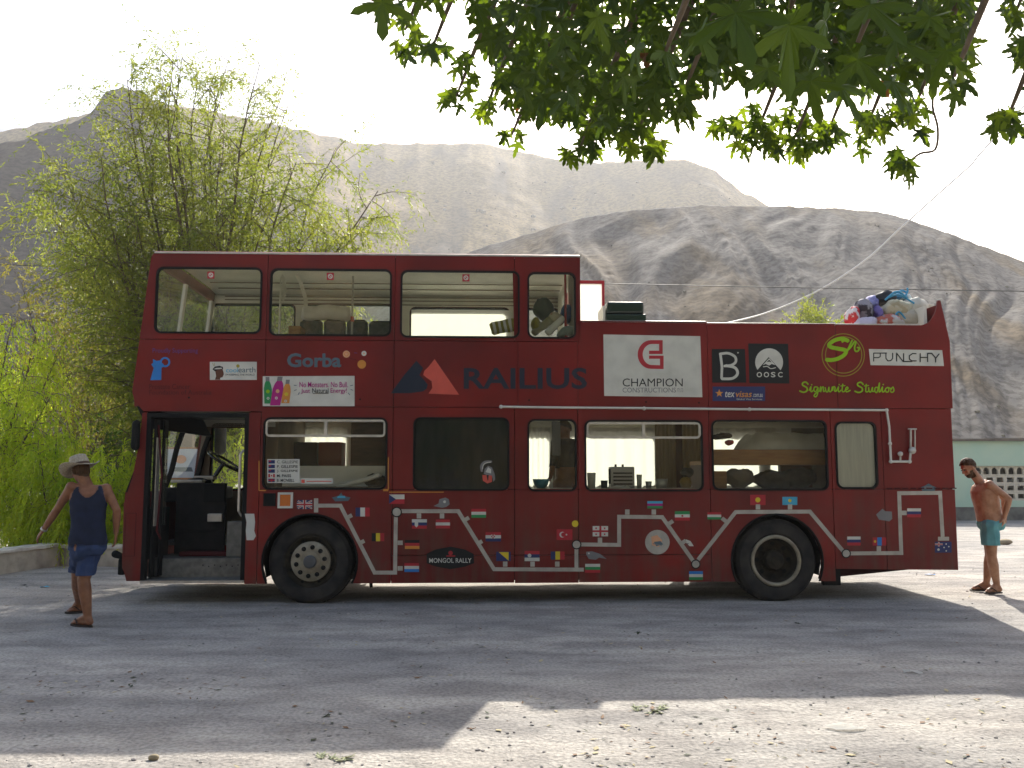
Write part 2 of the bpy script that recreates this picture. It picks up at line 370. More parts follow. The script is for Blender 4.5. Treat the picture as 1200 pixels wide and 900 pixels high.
side = []                                        # (outline, holes)
# roof and window band of the closed upper deck
x0 = uF[0]
def frontu(z): return uF[0] + (uF[1] - uF[0]) * (zRoof - z) / (zRoof - Z(155, 458))
side.append(([(frontu(zSill), zSill + G_), (uS[0] - G_, zSill + G_), (uS[0] - G_, zRoof), (uF[0] + .03, zRoof), (uF[0] - .005, zRoof - .06)], [hole(UW[0])]))
side.append((rect(uS[0], zSill + G_, uS[1] - G_, zRoof), [hole(UW[1])]))
side.append((rect(uS[1], zSill + G_, uS[2] - G_, zRoof), [hole(UW[2])]))
side.append((rect(uS[2], zSill + G_, uS[3], zRoof), [hole(UW[3])]))
# belt between the decks
u155 = U(155, 458)
side.append(([(U(168, 484) , zMid - .06), (uS[0] - G_, zMid - .06), (uS[0] - G_, zSill), (frontu(zSill), zSill), (u155, Z(155, 458)), (u155 + .03, Z(160, 470))], []))
side.append((rect(uS[0], zMid, uS[1] - G_, zSill), []))
side.append((rect(uS[1], zMid, .07, zSill), []))
side.append((rect(.075, zMid, .80, zSill), []))
# the open deck's high side, ending in the curved rear corner
zDeck = 3.355
tail = curve_pts([(U(1080, 383), zDeck), (U(1089, 377), Z(1089, 377)), (U(1096, 366), Z(1096, 366)), (U(1099, 352), Z(1099, 352))], 4)
side.append((rect(.805, zMid, 2.4, zDeck + .03), []))
side.append((rect(2.405, zMid, U(980, 430), zDeck + .012), []))
side.append(([(U(980, 430) + G_, zMid), (U(1116, 470), zMid), (U(1113, 400), Z(1113, 400)), (U(1102, 352), Z(1102, 352))] + tail[::-1] + [(U(980, 430) + G_, zDeck)], []))
# lower window band
uL = [U(305, 540), -1.425, .035, .80, 2.40, U(975, 540), U(1035, 540), uBack]
zt = zMid - G_
side.append(([(uD1, zDoor + G_), (uL[0] - G_, zDoor + G_), (uL[0] - G_, zBot), (uD1, zBot)], []))
side.append((rect(uL[0], zLow, uL[1] - G_, zt), [hole(LW[0])]))
side.append((rect(uL[1], zLow, uL[2] - G_, zt), [hole(LW[1])]))
side.append((rect(uL[2], zLow, uL[3] - G_, zt), [hole(LW[2])]))
side.append((rect(uL[3], zLow, uL[4] - G_, zt), [hole(LW[3])]))
side.append((rect(uL[4], zLow, uL[5] - G_, zt), [hole(LW[4])]))
side.append((rect(uL[5], zLow, uL[6] - G_, zt), [hole(LW[5])]))
side.append((rect(uL[6], zLow, U(1119, 570), zt), []))
# skirts with wheel arches
zb2 = zLow - G_
side.append(([(uL[0], zb2), (uL[0], zBot)] + arc(WF, ARCH, zBot)[::-1] + [(uL[1] - G_, zBot), (uL[1] - G_, zb2)], []))
for a, b, zz in ((uL[1], uL[2], .235), (uL[2], uL[3], .23), (uL[3], uL[4], .235)):
    side.append((rect(a, .56, b - G_, zb2), [])); side.append((rect(a, zz, b - G_, .56 - G_), []))
side.append(([(uL[4], zb2), (uL[4], zBot)] + arc(WR, ARCH, zBot)[::-1] + [(uL[5] - G_, zBot), (uL[5] - G_, zb2)], []))
side.append(([(uL[5], zb2), (uL[5], .38), (uL[6] - G_, .37), (uL[6] - G_, zb2)], []))
side.append(([(uL[6], zb2), (uL[6], .37), (U(1123, 668), Z(1123, 668)), (U(1119, 575), zb2)], []))
# the strip in front of the door
side.append(([frontlow[0]] + frontlow[1:] + [(uD0, Z(169, 681)), (uD0, zDoor + .01)], []))
for i, (o, h) in enumerate(side):
    p = MB().prism(o, h, 0, .03).build('side_panel', M['red'], bus)
# frame behind the panel gaps, and the light lining inside
holes = [hole(w, -.012) for w in UW]; lowholes = [hole(w, -.012) for w in LW]
archb = arc(WF, ARCH - .01, .26)[::-1]; archr = arc(WR, ARCH - .01, .26)[::-1]
frame_up = [(uF[0] + .06, zRoof - .03), (u155 + .06, 2.62), (u155 + .08, zDoor + .03), (uBack - .05, zDoor + .03), (uBack - .08, zDeck - .01), (uS[3] - .02, zDeck - .01), (uS[3] - .02, zRoof - .03)]
frame_lo = [(uD1 + .01, zDoor + .028), (uD1 + .01, .26)] + archb + archr + [(uBack - .2, .40), (uBack - .05, zDoor + .028)]
MB().prism(frame_up[::-1], holes, .032, .05).prism(frame_lo, lowholes, .032, .05).build('side_frame', M['reddark'], bus)
MB().prism(frame_up[::-1], holes, .052, .08).build('upper_lining', M['cream'], bus)
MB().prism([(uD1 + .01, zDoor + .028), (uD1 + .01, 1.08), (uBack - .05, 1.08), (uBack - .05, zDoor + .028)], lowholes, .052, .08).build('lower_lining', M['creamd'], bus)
# ---- near windows
def window(w, v=0.0, glass='glass', name='window', out=-1, seal='black', flat=False):
    r0 = rr(w[0], w[1], w[2], w[3], .085); r1 = rr(*inset(*w, .022), .07)
    va, vb = (v - .014, v + .03) if out < 0 else (v - .03, v + .014)
    f = MB().prism(r0, [r1], va, vb).build(name, M[seal], bus)
    g = MB().prism(rr(*inset(*w, .015), .07), [], v + .012, v + .018).build('pane', M[glass], f)
    return f
nw = [window(w) for w in UW]
lw_ = []
for i, w in enumerate(LW):
    f = window(w, glass=('glassc', 'glassc', 'glassc', 'glassc', 'glassc', 'glassc')[i]); lw_.append(f)
def hopper(w, f, px, y0, y1):                    # sliding top vent with aluminium frame
    a, zb, b, ztp = w; z1 = Z(px, y0); z0 = Z(px, y1); um = U(px, (y0 + y1) / 2)
    t = .022
    MB().prism(rr(a + .028, z0 - t, b - .028, z1 + .012, .055), [rr(a + .028 + t, z0 + .006, um - .018, z1 - .012, .02), rr(um + .018, z0 + .006, b - .028 - t, z1 - .012, .02)], -.022, .011).build('sliding_vent', M['alu'], f)
hopper(LW[0], lw_[0], 382, 493, 510); hopper(LW[3], lw_[3], 754, 496, 512)
for cx in (247, 387, 546):                        # small red round stickers inside the upper panes
    pr = Print(.004); pr.rect(cx - 4.2, 318 + (cx - 247) * .011, cx + 4.2, 326.5 + (cx - 247) * .011, 'v_red'); pr.circ(cx, 322.2 + (cx - 247) * .011, 2.9, 'v_white', 1.7); pr.stroke([(cx - 2, 320.3 + (cx - 247) * .011), (cx + 2, 324.2 + (cx - 247) * .011)], .9, 'v_white')
    pr.build('warning_sticker', nw[[247, 387, 546].index(cx)])
# ---- far side
def fwin(px0, py0, px1, py1=None, zb=None):
    a = bp(px0, py0, BW)[0]; b = bp(px1, py0, BW)[0]; z1 = bp((px0 + px1) / 2, py0, BW)[1]
    return (a, zb, b, z1)
FU = [fwin(249, 357, 347, zb=3.2), fwin(357, 357, 470, zb=3.2), fwin(481, 361, 597, zb=3.19), fwin(606, 362, 655, zb=3.19)]
FL = [fwin(249, 497, 291, zb=1.28), fwin(352, 503, 411, zb=1.36), fwin(425, 505, 530, zb=1.36), fwin(545, 506, 647, zb=1.36), fwin(664, 506, 769, zb=1.36), fwin(832, 507, 890, zb=1.36), fwin(899, 507, 928, zb=1.36)]
u0f = u155
archf = arc(WF, ARCH, .26)[::-1]; archq = arc(WR, ARCH, .26)[::-1]
zMF = zMid - .12
upo = [(uF[0], zRoof), (u155, 2.62), (u155 + .06, zMF), (uBack, zMF), (U(1102, 352), 3.62), (U(1090, 352), 3.62), (U(1080, 352), zDeck), (uS[3], zDeck), (uS[3], zRoof)]
ff = frontlow
loo = [(u155 + .06, zMF - G_), (ff[3][0], ff[3][1]), (ff[4][0], .3)] + [(WF[0] - ARCH, .3)] + arc(WF, ARCH, .3)[::-1] + [(WF[0] + ARCH + .1, .62), (WR[0] - ARCH - .2, .62), (WR[0] - ARCH - .1, .3)] + arc(WR, ARCH, .3)[::-1] + [(uL[5], .4), (U(1123, 668), .44), (uBack, zMF - G_)]
MB().prism(upo[::-1] if False else upo, [hole(w) for w in FU], BW - .03, BW, 0).build('far_upper_side', M['red'], bus, fix=True)
MB().prism(loo, [hole(w) for w in FL], BW - .03, BW, 0).build('far_lower_side', M['red'], bus, fix=True)
MB().prism([(uF[0] + .05, zRoof - .03), (u155 + .05, 2.64), (u155 + .08, zMF), (uBack - .05, zMF), (uBack - .1, zDeck - .02), (uS[3] - .02, zDeck - .02), (uS[3] - .02, zRoof - .03)], [hole(w, -.01) for w in FU], BW - .06, BW - .033).build('far_upper_lining', M['cream'], bus, fix=True)
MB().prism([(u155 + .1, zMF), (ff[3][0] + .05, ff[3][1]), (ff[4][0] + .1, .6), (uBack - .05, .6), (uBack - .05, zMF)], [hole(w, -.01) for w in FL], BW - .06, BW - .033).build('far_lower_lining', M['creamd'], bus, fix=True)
for i, w in enumerate(FU): window(w, BW, 'screen', out=1)
for i, w in enumerate(FL): window(w, BW, 'screen', out=1)
# grooves along the inside of the upper lining
g = MB()
for z in (4.02, 4.08, 4.13): g.box((uF[0] + .2, BW - .075, z), (uS[3] - .05, BW - .0605, z + .012))
g.build('lining_trim', M['creamd'], bus)
# ---- roof, floors, ends
roofp = [(0, zRoof), (.06, zRoof + .03), (.35, zRoof + .06), (BW / 2, zRoof + .075), (BW - .35, zRoof + .06), (BW - .06, zRoof + .03), (BW, zRoof)]
def slab(prof, u0, u1, th, name, m):
    mb = MB(); n = len(prof); vs = []
    for u in (u0, u1):
        for (v, z) in prof: vs.append((u, v, z))
        for (v, z) in prof: vs.append((u, v, z - th))
    fs = []
    for i in range(n - 1):
        fs += [(i, i + 1, 2 * n + i + 1, 2 * n + i), (n + i, 3 * n + i, 3 * n + i + 1, n + i + 1)]
        fs += [(i, n + i, n + i + 1, i + 1), (2 * n + i, 2 * n + i + 1, 3 * n + i + 1, 3 * n + i)]
    fs += [(0, 2 * n, 3 * n, n), (n - 1, 2 * n - 1, 4 * n - 1, 3 * n - 1)]
    mb.add(vs, fs); return mb.build(name, m, bus, fix=True)
slab([(v, z + .001) for v, z in roofp], uF[0] + .03, uS[3] - .001, .022, 'roof', M['red'])
slab([(min(max(v, .081), BW - .062), z - .04) for v, z in roofp], uF[0] + .06, uS[3] - .03, .012, 'ceiling', M['cream'])
c = MB()
for v in (.42, .8, 1.64, 2.02): c.box((uF[0] + .2, v, zRoof - .012), (uS[3] - .06, v + .015, zRoof + .0))
c.build('ceiling_trim', M['creamd'], bus)
MB().box((uF[0] + .03, -.004, zRoof - .012), (uS[3], .0, zRoof + .006)).build('roof_gutter', M['alu'], bus)
MB().box((u155 + .1, .082, 2.30), (uBack - .06, BW - .063, 2.36)).build('upper_floor', M['greyfloor'], bus)
MB().box((uD1 - .02, .082, 2.285), (uBack - .06, BW - .063, 2.297)).build('lower_ceiling', M['cream'], bus)
MB().box((uD1 - .3, .66, .6), (uBack - .1, BW - .063, .64)).box((WF[0] + .62, .082, .6), (WR[0] - .62, .658, .64)).build('lower_floor', M['greyfloor'], bus)
MB().box((uD0 - .35, 1.05, .6), (uD1 - .3, BW - .063, .64)).build('cab_floor', M['greyfloor'], bus)
MB().box((uD1 + .0, .05, .42), (WF[0] - .6, 2.3, .597)).box((WF[0] + .62, .35, .50), (WR[0] - .62, 2.2, .597)).box((WR[0] + .62, .1, .46), (uBack - .2, 2.3, .597)).box((-.6, .4, .42), (.9, 1.2, .51)).build('chassis', M['under'], bus)
# front end: raked upper screen, lower screen, bonnet
def quadwall(name, m, pts, v0, v1, holes=None, t=.04, par=None):   # wall across the bus from profile points (u, z)
    mb = MB(); vs = []
    for (u, z) in pts: vs += [(u, v0, z), (u, v1, z), (u + t, v1, z), (u + t, v0, z)]
    fs = []
    for i in range(len(pts) - 1):
        for k in range(4): fs.append((4 * i + k, 4 * i + (k + 1) % 4, 4 * i + 4 + (k + 1) % 4, 4 * i + 4 + k))
    fs += [(0, 1, 2, 3), tuple(4 * (len(pts) - 1) + k for k in (3, 2, 1, 0))]
    mb.add(vs, fs); return mb.build(name, m, par or bus, fix=True)
zc = 3.25
def sheet_(name, m, pts, v0, v1): return MB().add([(u, v, z) for (u, z) in pts for v in (v0, v1)], [(2 * i, 2 * i + 1, 2 * i + 3, 2 * i + 2) for i in range(len(pts) - 1)]).build(name, m, bus)
quadwall('upper_front_panel', M['red'], [(u155 + .02, zMid + .0), (u155, 2.62), (frontu(zc), zc)], .031, BW - .031)
quadwall('upper_front_header', M['red'], [(frontu(4.06), 4.06), (frontu(zRoof) + .01, zRoof)], .031, BW - .031)
for v0, v1 in ((.031, .12), (BW - .12, BW - .031), (BW / 2 - .04, BW / 2 + .04)): quadwall('upper_front_pillar', M['cream'], [(frontu(zc), zc), (frontu(4.06), 4.06)], v0, v1)
for v0, v1 in ((.12, BW / 2 - .04), (BW / 2 + .04, BW - .12)): sheet_('upper_windscreen', M['screen'], [(frontu(zc) + .01, zc), (frontu(4.06) + .01, 4.06)], v0, v1)
quadwall('destination_board', M['black'], [(ff[0][0] + .05, 2.06), (u155 + .05, 2.318)], .031, BW - .031, t=.05)
sheet_('windscreen', M['screen'], [(ff[3][0] + .02, 1.30), (ff[2][0] + .02, 1.55), (ff[1][0] + .03, 1.86), (ff[0][0] + .05, 2.06)], .1, BW - .1)
for v0, v1 in ((.031, .1), (BW - .12, BW - .031), (BW / 2 - .02, BW / 2 + .02)): quadwall('windscreen_pillar', M['black'], [(ff[3][0], 1.30), (ff[2][0], 1.55), (ff[1][0], 1.86), (ff[0][0] + .04, 2.06)], v0, v1, t=.06)
quadwall('front_panel', M['red'], [(ff[5][0] + .02, .27), (ff[4][0] - .01, .42), (ff[3][0] - .01, 1.13), (ff[3][0], 1.30)], .031, BW - .031)
MB().box((ff[4][0] - .09, .1, .33), (ff[4][0] - .012, BW - .1, .52), bev=.02).build('front_bumper', M['black'], bus)
MB().capsule((ff[4][0] + .0, .06, .54), (ff[4][0] - .10, .05, .58), .03, .045).build('wing_mirror_arm', M['black'], bus)
# rear end
quadwall('rear_panel', M['red'], [(U(1121, 668), .43), (U(1118, 575), zLow), (U(1115, 470), zMid), (U(1112, 400), 3.12), (U(1100, 352), 3.61)], .031, BW - .031, t=-.04)
MB().box((U(1092, 370) - .05, .10, 2.37), (U(1092, 370) - .01, BW - .1, 3.62)).build('rear_lining', M['cream'], bus)
# bulkhead closing the upper deck, with a red framed door standing open on the deck
bk = MB(); bk.box((uS[3] - .06, .082, 2.36), (uS[3] - .03, .9, 4.16)); bk.box((uS[3] - .06, 1.7, 2.36), (uS[3] - .03, BW - .063, 4.16)); bk.box((uS[3] - .06, .9, 4.0), (uS[3] - .03, 1.7, 4.16))
bk.build('bulkhead', M['cream'], bus)
bu0 = bp(679, 330, 1.72)[0]; bu1 = bp(708, 330, 1.72)[0]; bz1 = bp(690, 329, 1.72)[1]; 
bd = MB().prism(rect(uS[3] - .02, 2.4, bu1, bz1), [rect(uS[3] + .02, 2.5, bu1 - .035, bz1 - .045)], 1.70, 1.74).build('deck_door', M['v_red'], bus)
MB().box((uS[3] + .02, 1.715, 2.5), (bu1 - .035, 1.725, bz1 - .045)).build('door_pane', M['curtain'], bd)
MB().box((bu1 - .12, 1.67, zDeck + .02), (bu1 - .04, 1.70, zDeck + .1)).build('door_latch', M['black'], bd)
# striped red curtain inside the rear-most upper window
cu = MB()
for i in range(5):
    u = uS[3] - .14 + i * .012; 
    cu.box((u - .02, .30 + i * .11, 3.1), (u + .0, .40 + i * .11, 4.08), i % 2)
cu.build('striped_curtain', [M['v_red'], M['curtain']], bus)
# top rail along the open deck, catching the sun
MB().box((uS[3] + .01, .0, zDeck + .0005), (2.4, .05, zDeck + .036), bev=.008).box((2.402, .0, zDeck - .01), (U(1078, 380), .05, zDeck + .018), bev=.008).build('deck_rail', M['alu'], bus)
# ---- doorway
zst = Z(230, 680); dk = MB()
dk.box((uD0, .0, zst - .03), (uD1 - .01, .36, zst)).box((uD0, .33, zst), (uD1 - .01, .36, .50))
dk.box((uD0, .362, .47), (uD1 - .01, 1.05, .50)).build('entrance_step', M['step'], bus)
sb = MB(); 
for k in range(7): sb.lathe([(.008, -.004), (.008, .0)], (uD0 + .62 + k * .07, .328, .42 - .015 * (k % 2)), 6, 'y')
sb.build('step_bolt', M['black'], bus)
MB().box((uD0, -.006, zst - .035), (uD1 - .01, .03, zst - .005)).build('step_edge', M['alu'], bus)
MB().box((uD0, .0, zDoor - .05), (uD1, .08, zDoor + .0)).box((uD1 - .05, .0, zst), (uD1 - .002, .08, zDoor - .05)).box((uD0 + .002, .0, zst), (uD0 + .05, .08, zDoor - .05)).build('door_frame', M['black'], bus)
MB().box((uD0 + .05, 1.0, .64), (uD0 + .08, 2.3, 1.2)).box((ff[3][0] + .06, .1, .5), (uD0 + .0, .9, 1.1)).build('front_bulkhead', M['blackm'], bus)
for k, vv in enumerate((.10, .24)):              # door leaves folded in behind the front pillar
    d = MB().box((uD0 + .055 + .05 * k, vv, zst + .02), (uD0 + .085 + .05 * k, vv + .12, zDoor - .07), bev=.006).build('door_leaf', M['blackm'], bus)
    MB().box((uD0 + .05 + .05 * k + .04, vv - .0025, .9), (uD0 + .05 + .05 * k + .052, vv + .1, 1.95)).build('leaf_glass', M['alu'] if k == 0 else M['glass'], d)
MB().tube([(uD1 - .07, .06, 1.02), (uD1 - .10, .03, 1.08), (uD1 - .10, .03, 1.75), (uD1 - .07, .06, 1.80)], .016).build('grab_rail', M['alu'], bus)
MB().tube([(uD0 + .20, .06, .75), (uD0 + .16, .03, .85), (uD0 + .18, .06, 1.5), (uD0 + .10, .12, 2.1)], .012).build('grab_rail', M['v_maroon'], bus)
# driver's cab: partition, coin tray, dash, wheel, seat
u1, u2 = bp(206, 600, .75)[0], bp(276, 600, .75)[0]
MB().box((u1, .74, .52), (u1 + .62, .78, .80)).box((u1, .74, .80), (u1 + .62, .80, 1.40), bev=.01).box((u1, .8, .52), (u1 + .04, 1.9, 1.38)).build('cab_partition', M['blackm'], bus)
MB().box((u1 + .42, .66, .92), (u1 + .60, .74, 1.02), bev=.01).box((u1 + .47, .655, .975), (u1 + .56, .66, .985)).build('ticket_tray', M['alu'], bus)
MB().box((u1 + .35, .70, 1.16), (u1 + .62, .74, 1.38), bev=.01).build('ticket_machine', M['black'], bus)
ds = MB().box((u1 - .25, .9, 1.16), (u1 + .28, 2.3, 1.34), bev=.03); ds.ell((u1 + .1, 1.3, 1.40), (.17, .3, .07)); ds.build('dashboard', M['blackm'], bus)
MB().box((u1 - .15, .95, 1.40), (u1 + .25, 1.1, 1.44), bev=.01).box((u1 + .05, 1.25, 1.44), (u1 + .3, 1.45, 1.49), bev=.01).build('dash_tray', M['alu'], bus)
sw = MB(); sc_ = Vector((bp(263, 545, 1.65)[0], 1.65, bp(263, 541, 1.65)[1])); q = Matrix.Rotation(math.radians(32), 3, 'Y')
sw.tube([sc_ + q @ Vector((.25 * math.cos(a), .25 * math.sin(a), 0)) for a in [2 * math.pi * i / 28 for i in range(29)]], .017, 8, cap=False)
for a in (.5, 2.6, 4.7): sw.tube([sc_ + q @ Vector((0, 0, -.03)), sc_ + q @ Vector((.25 * math.cos(a), .25 * math.sin(a), 0))], .012)
sw.tube([sc_, sc_ + q @ Vector((0, 0, -.35))], .03)
autosmooth(sw.build('steering_wheel', mat('worn_black_plastic', (.02, .02, .02), .22), bus))
st = MB().box((uD1 - .38, 1.25, .95), (uD1 + .05, 1.9, 1.1), bev=.04).box((uD1 + .0, 1.25, 1.1), (uD1 + .13, 1.9, 1.75), bev=.05).box((uD1 - .25, 1.4, .65), (uD1 - .0, 1.75, .95)).build('driver_seat', M['seat'], bus)
MB().box((uD1 + .16, .65, .64), (uD1 + .2, BW - .07, 2.28)).build('cab_rear_wall', M['creamd'], bus)
MB().box((uD1 - .37, .52, .5), (uD1 - .06, .72, .93), bev=.01).build('cabin_box', M['step'], bus)
MB().box((uD0 + .25, .55, .5), (uD0 + .95, .72, .56), bev=.02).build('floor_mat', M['v_maroon'], bus)
mr_ = MB().capsule((bp(258, 512, 2.62)[0], 2.62, bp(258, 503, 2.62)[1]), (bp(258, 530, 2.62)[0], 2.62, bp(258, 526, 2.62)[1]), .09, .09)
mr_.tube([(bp(258, 500, 2.62)[0], 2.62, bp(258, 500, 2.62)[1] ), (bp(250, 490, 2.5)[0], 2.46, bp(250, 494, 2.5)[1])], .015)
autosmooth(mr_.build('wing_mirror', M['black'], bus))
MB().capsule((ff[1][0] - .02, -.06, 2.10), (ff[1][0] - .02, -.06, 1.84), .045, .05).tube([(ff[1][0], .0, 2.12), (ff[1][0] - .02, -.06, 2.14)], .015).build('wing_mirror', M['black'], bus)
# ---- wheels
def wheel(c, v, front):
    far = v > 1; s = 1 if not far else -1
    def L(prof, m, name, par, n=40, shift=0):
        mb = MB().lathe([(r, (h if not far else -h)) for r, h in prof], (c[0], v + shift * s, c[1]), n, 'y', cap=False); o = mb.build(name, m, par, fix=True); return autosmooth(o, 30)
    R = WRAD; w = .29
    t = L([(.30, .03), (.33, .0), (.40, -.012), (.455, .0), (.488, .03), (R, .07), (R, w - .06), (.48, w), (.3, w)], M['tyre'], 'wheel', bus)
    t['label'] = 'front wheel with pale nut ring' if front else 'rear wheel with recessed dark dish'
    L([(.455, -.0005), (.45, -.010), (.44, -.012), (.43, -.012)], M['tyre'], 'tyre_sidewall_ridge', t)
    tr = MB()
    for k in range(60):
        a = 2 * math.pi * k / 60; ca, sa = math.cos(a), math.sin(a)
        for vv in (.09, .17):
            tr.add([(c[0] + ca * rr_ - sa * d, v + s * (vv + e), c[1] + sa * rr_ + ca * d) for rr_ in (R - .004, R + .006) for d in (-.016, .016) for e in (0, .05)], [(0, 1, 3, 2), (4, 6, 7, 5), (0, 4, 5, 1), (2, 3, 7, 6), (0, 2, 6, 4), (1, 5, 7, 3)])
    tr.build('tread', M['tyre'], t, kind='stuff')
    if front:
        L([(.305, .02), (.295, .012), (.28, .03), (.26, .06), (.20, .085), (.16, .06)], M['rimdark'], 'rim', t)
        L([(.235, .055), (.232, .02), (.22, .012), (.125, .0), (.12, -.012), (.07, -.016), (.0001, -.016)], M['rim'], 'nut_ring', t)
        L([(.078, -.016), (.075, -.045), (.06, -.055), (.0001, -.057)], M['hub'], 'hub_cap', t, 20)
        for k in range(10):
            a = 2 * math.pi * (k + .3) / 10; cc = (c[0] + .168 * math.cos(a), v, c[1] + .168 * math.sin(a))
            n_ = MB().lathe([(.028, .01), (.027, -.004), (.02, -.008)], cc, 10, 'y').lathe([(.016, -.008), (.015, -.03), (.0001, -.032)], cc, 6, 'y').build('wheel_nut', M['blackm'], t)
        for k in range(8):
            a = 2 * math.pi * (k + .5) / 8; cc = (c[0] + .262 * math.cos(a), v + .048, c[1] + .262 * math.sin(a))
            MB().lathe([(.02, .02), (.019, -.002), (.0001, -.003)], cc, 8, 'y').build('rim_vent', M['black'], t)
    else:
        L([(.31, .03), (.305, .0), (.29, -.006), (.27, .0), (.262, .02)], M['rim'], 'rim', t)
        L([(.265, .02), (.25, .08), (.23, .13), (.15, .15), (.1, .145)], M['rimdark'], 'wheel_dish', t)
        L([(.12, .15), (.115, .06), (.10, .04), (.06, .03), (.055, .01), (.0001, .008)], M['rimdark'], 'hub_cap', t, 20)
        for k in range(8):
            a = 2 * math.pi * k / 8; MB().lathe([(.03, .012), (.029, -.002), (.0001, -.003)], (c[0] + .195 * math.cos(a), v + .135, c[1] + .195 * math.sin(a)), 8, 'y').build('rim_vent', M['black'], t)
        for k in range(10):
            a = 2 * math.pi * k / 10; MB().lathe([(.013, .03), (.012, -.0), (.0001, -.001)], (c[0] + .14 * math.cos(a), v + .12, c[1] + .14 * math.sin(a)), 6, 'y').build('wheel_nut', M['rimdark'], t)
    return t
for c_, fr in ((WF, True), (WR, False)):
    wheel(c_, .035, fr)
    t = MB().lathe([(.3, -.03), (.488, -.03), (WRAD, -.07), (WRAD, -.26), (.47, -.3), (.2, -.3), (.19, -.08), (.3, -.06)], (c_[0], BW - .02, c_[1]), 32, 'y').build('far_wheel', M['tyre'], bus, fix=True)
    MB().tube([(c_[0], .2, c_[1]), (c_[0], BW - .2, c_[1])], .07).build('axle', M['under'], bus)
    a = arc(c_, ARCH - .012, .3); k = len(a)                 # wheel well
    mb = MB(); mb.add([(p[0], .055, p[1]) for p in a] + [(p[0], .62, p[1]) for p in a], [(i, i + 1, i + 1 + k, i + k) for i in range(k - 1)])
    mb.add([(p[0], .62, p[1]) for p in a], [tuple(range(k))]); mb.build('wheel_well', M['under'], bus)
    lip = [(p[0], -.004, p[1]) for p in arc(c_, ARCH - .004, zBot, 26)]
    autosmooth(MB().tube(lip, .012, 6).build('arch_trim', M['black'], bus))
MB().box((WR[0] + .56, .03, .18), (WR[0] + .78, .1, .45), bev=.01).build('mud_flap', M['black'], bus)
MB().tube([(WF[0] + .68, .2, .5), (WF[0] + .70, .2, .16)], .02).tube([(WF[0] + .9, .25, .5), (WF[0] + .9, .25, .22)], .03).build('hanging_bracket', M['under'], bus)
# ---- outside shower pipe
def L3(px, py, v=-.045): u, z = bp(px, py); return (u, v, z)
pp = MB(); path = [L3(587, 477), L3(660, 478), L3(735, 478.5), L3(877, 480), L3(1037, 481), L3(1040, 500), L3(1042, 541), L3(1064, 541), L3(1065, 530)]
pp.tube(path[:5], .014).tube(path[4:7], .014).tube(path[6:8], .014).tube(path[7:], .014)
pipe = pp.build('water_pipe', M['v_white'], bus)
for p in (path[0], path[4], path[6], path[7], L3(877, 480), L3(754, 479), L3(1041, 520)):
    MB().ell(p, (.024, .024, .024), 8).tube([p, (p[0], 0, p[2])], .008).build('pipe_fitting', M['v_white'], pipe)
MB().tube([L3(1053, 541), L3(1053, 535)], .012).ell(L3(1053, 532), (.035, .02, .03), 8).build('tap', M['alu'], pipe)
MB().tube([L3(1065, 532), L3(1065, 503)], .012).tube([L3(1070, 528), L3(1070, 504)], .009).tube([L3(1062, 503), L3(1072, 503)], .009).ell(L3(1067, 528), (.045, .04, .045), 10).build('shower_valve', M['alu'], pipe)
# ---- lamps, patches, small marks low at the front
lp = MB().prism(rect(*win(309, 578, 323, 593)), [], -.02, 0).build('side_lamp', M['black'], bus)
a = win(326, 577, 343.5, 595.5); il = MB().prism(rect(*a), [rect(*inset(*a, .025))], -.03, 0).build('indicator_lamp', M['white'], bus)
MB().prism(rect(*inset(*a, .026)), [], -.022, -.001).build('lens', mat('orange_lens', (.55, .13, .01), .25), il)
MB().prism([bp(*p) for p in ((287, 602), (298, 602), (299, 612), (298, 622), (300, 628), (297, 633), (289, 633), (288, 622), (289, 612))][::-1], [], -.003, None).build('bare_patch', M['white'], bus, fix=False)
MB().prism(rect(*win(146, 601, 159, 652)), [rect(*inset(*win(146, 601, 159, 652), .008))], -.003, 0).build('locker_flap', M['v_maroon'], bus)
hg = MB()
for k in range(9): hg.box((uL[6] + .02 + k * .1, -.012, zLow - .0), (uL[6] + .09 + k * .1, -.0, zLow + .014))
hg.build('rear_hinge', M['v_maroon'], bus)
# yellowed sealant at the lower corners of window one
sl = Print(-.0015); 
for x0_, y0_, x1_, y1_ in ((303, 540, 304.2, 575), (304, 574, 312, 575.4), (449, 573, 455, 575.6), (454.5, 536, 455.6, 574), (456, 576.2, 520, 577.2)): sl.rect(x0_, y0_, x1_, y1_, 'v_orange')
sl.build('old_sealant', bus)
# ================================================================= PRINT ON THE BUS
def stick(name, fn, label=None, v=-.003):
    p = Print(v); fn(p); return p.build(name, bus, label)
def f_support(p): p.text('Proudly Supporting', 179, 408, 232, 415, 'v_purple')
stick('lettering', f_support, 'faded purple lettering')
def f_ribbon(p):
    p.poly([(160 + x / 7.5, 380 + y / 7.5) for x, y in ((145, 305), (175, 322), (205, 318), (218, 335), (240, 352), (238, 375), (220, 382), (218, 490), (122, 492), (138, 430), (152, 385), (130, 352), (146, 340))], 'v_blue')
    p.circ(193.6, 424.4, 6, 'v_blue', 3.9)
stick('ribbon_emblem', f_ribbon, 'blue ribbon figure emblem')
def f_found(p): p.text('Prostate Cancer', 175, 450, 223, 456, 'v_maroon')
stick('lettering', f_found, 'dark red lettering')
stick('lettering', lambda p: p.text('Foundation of Australia', 175, 457, 248, 462.5, 'v_maroon'), 'dark red lettering')
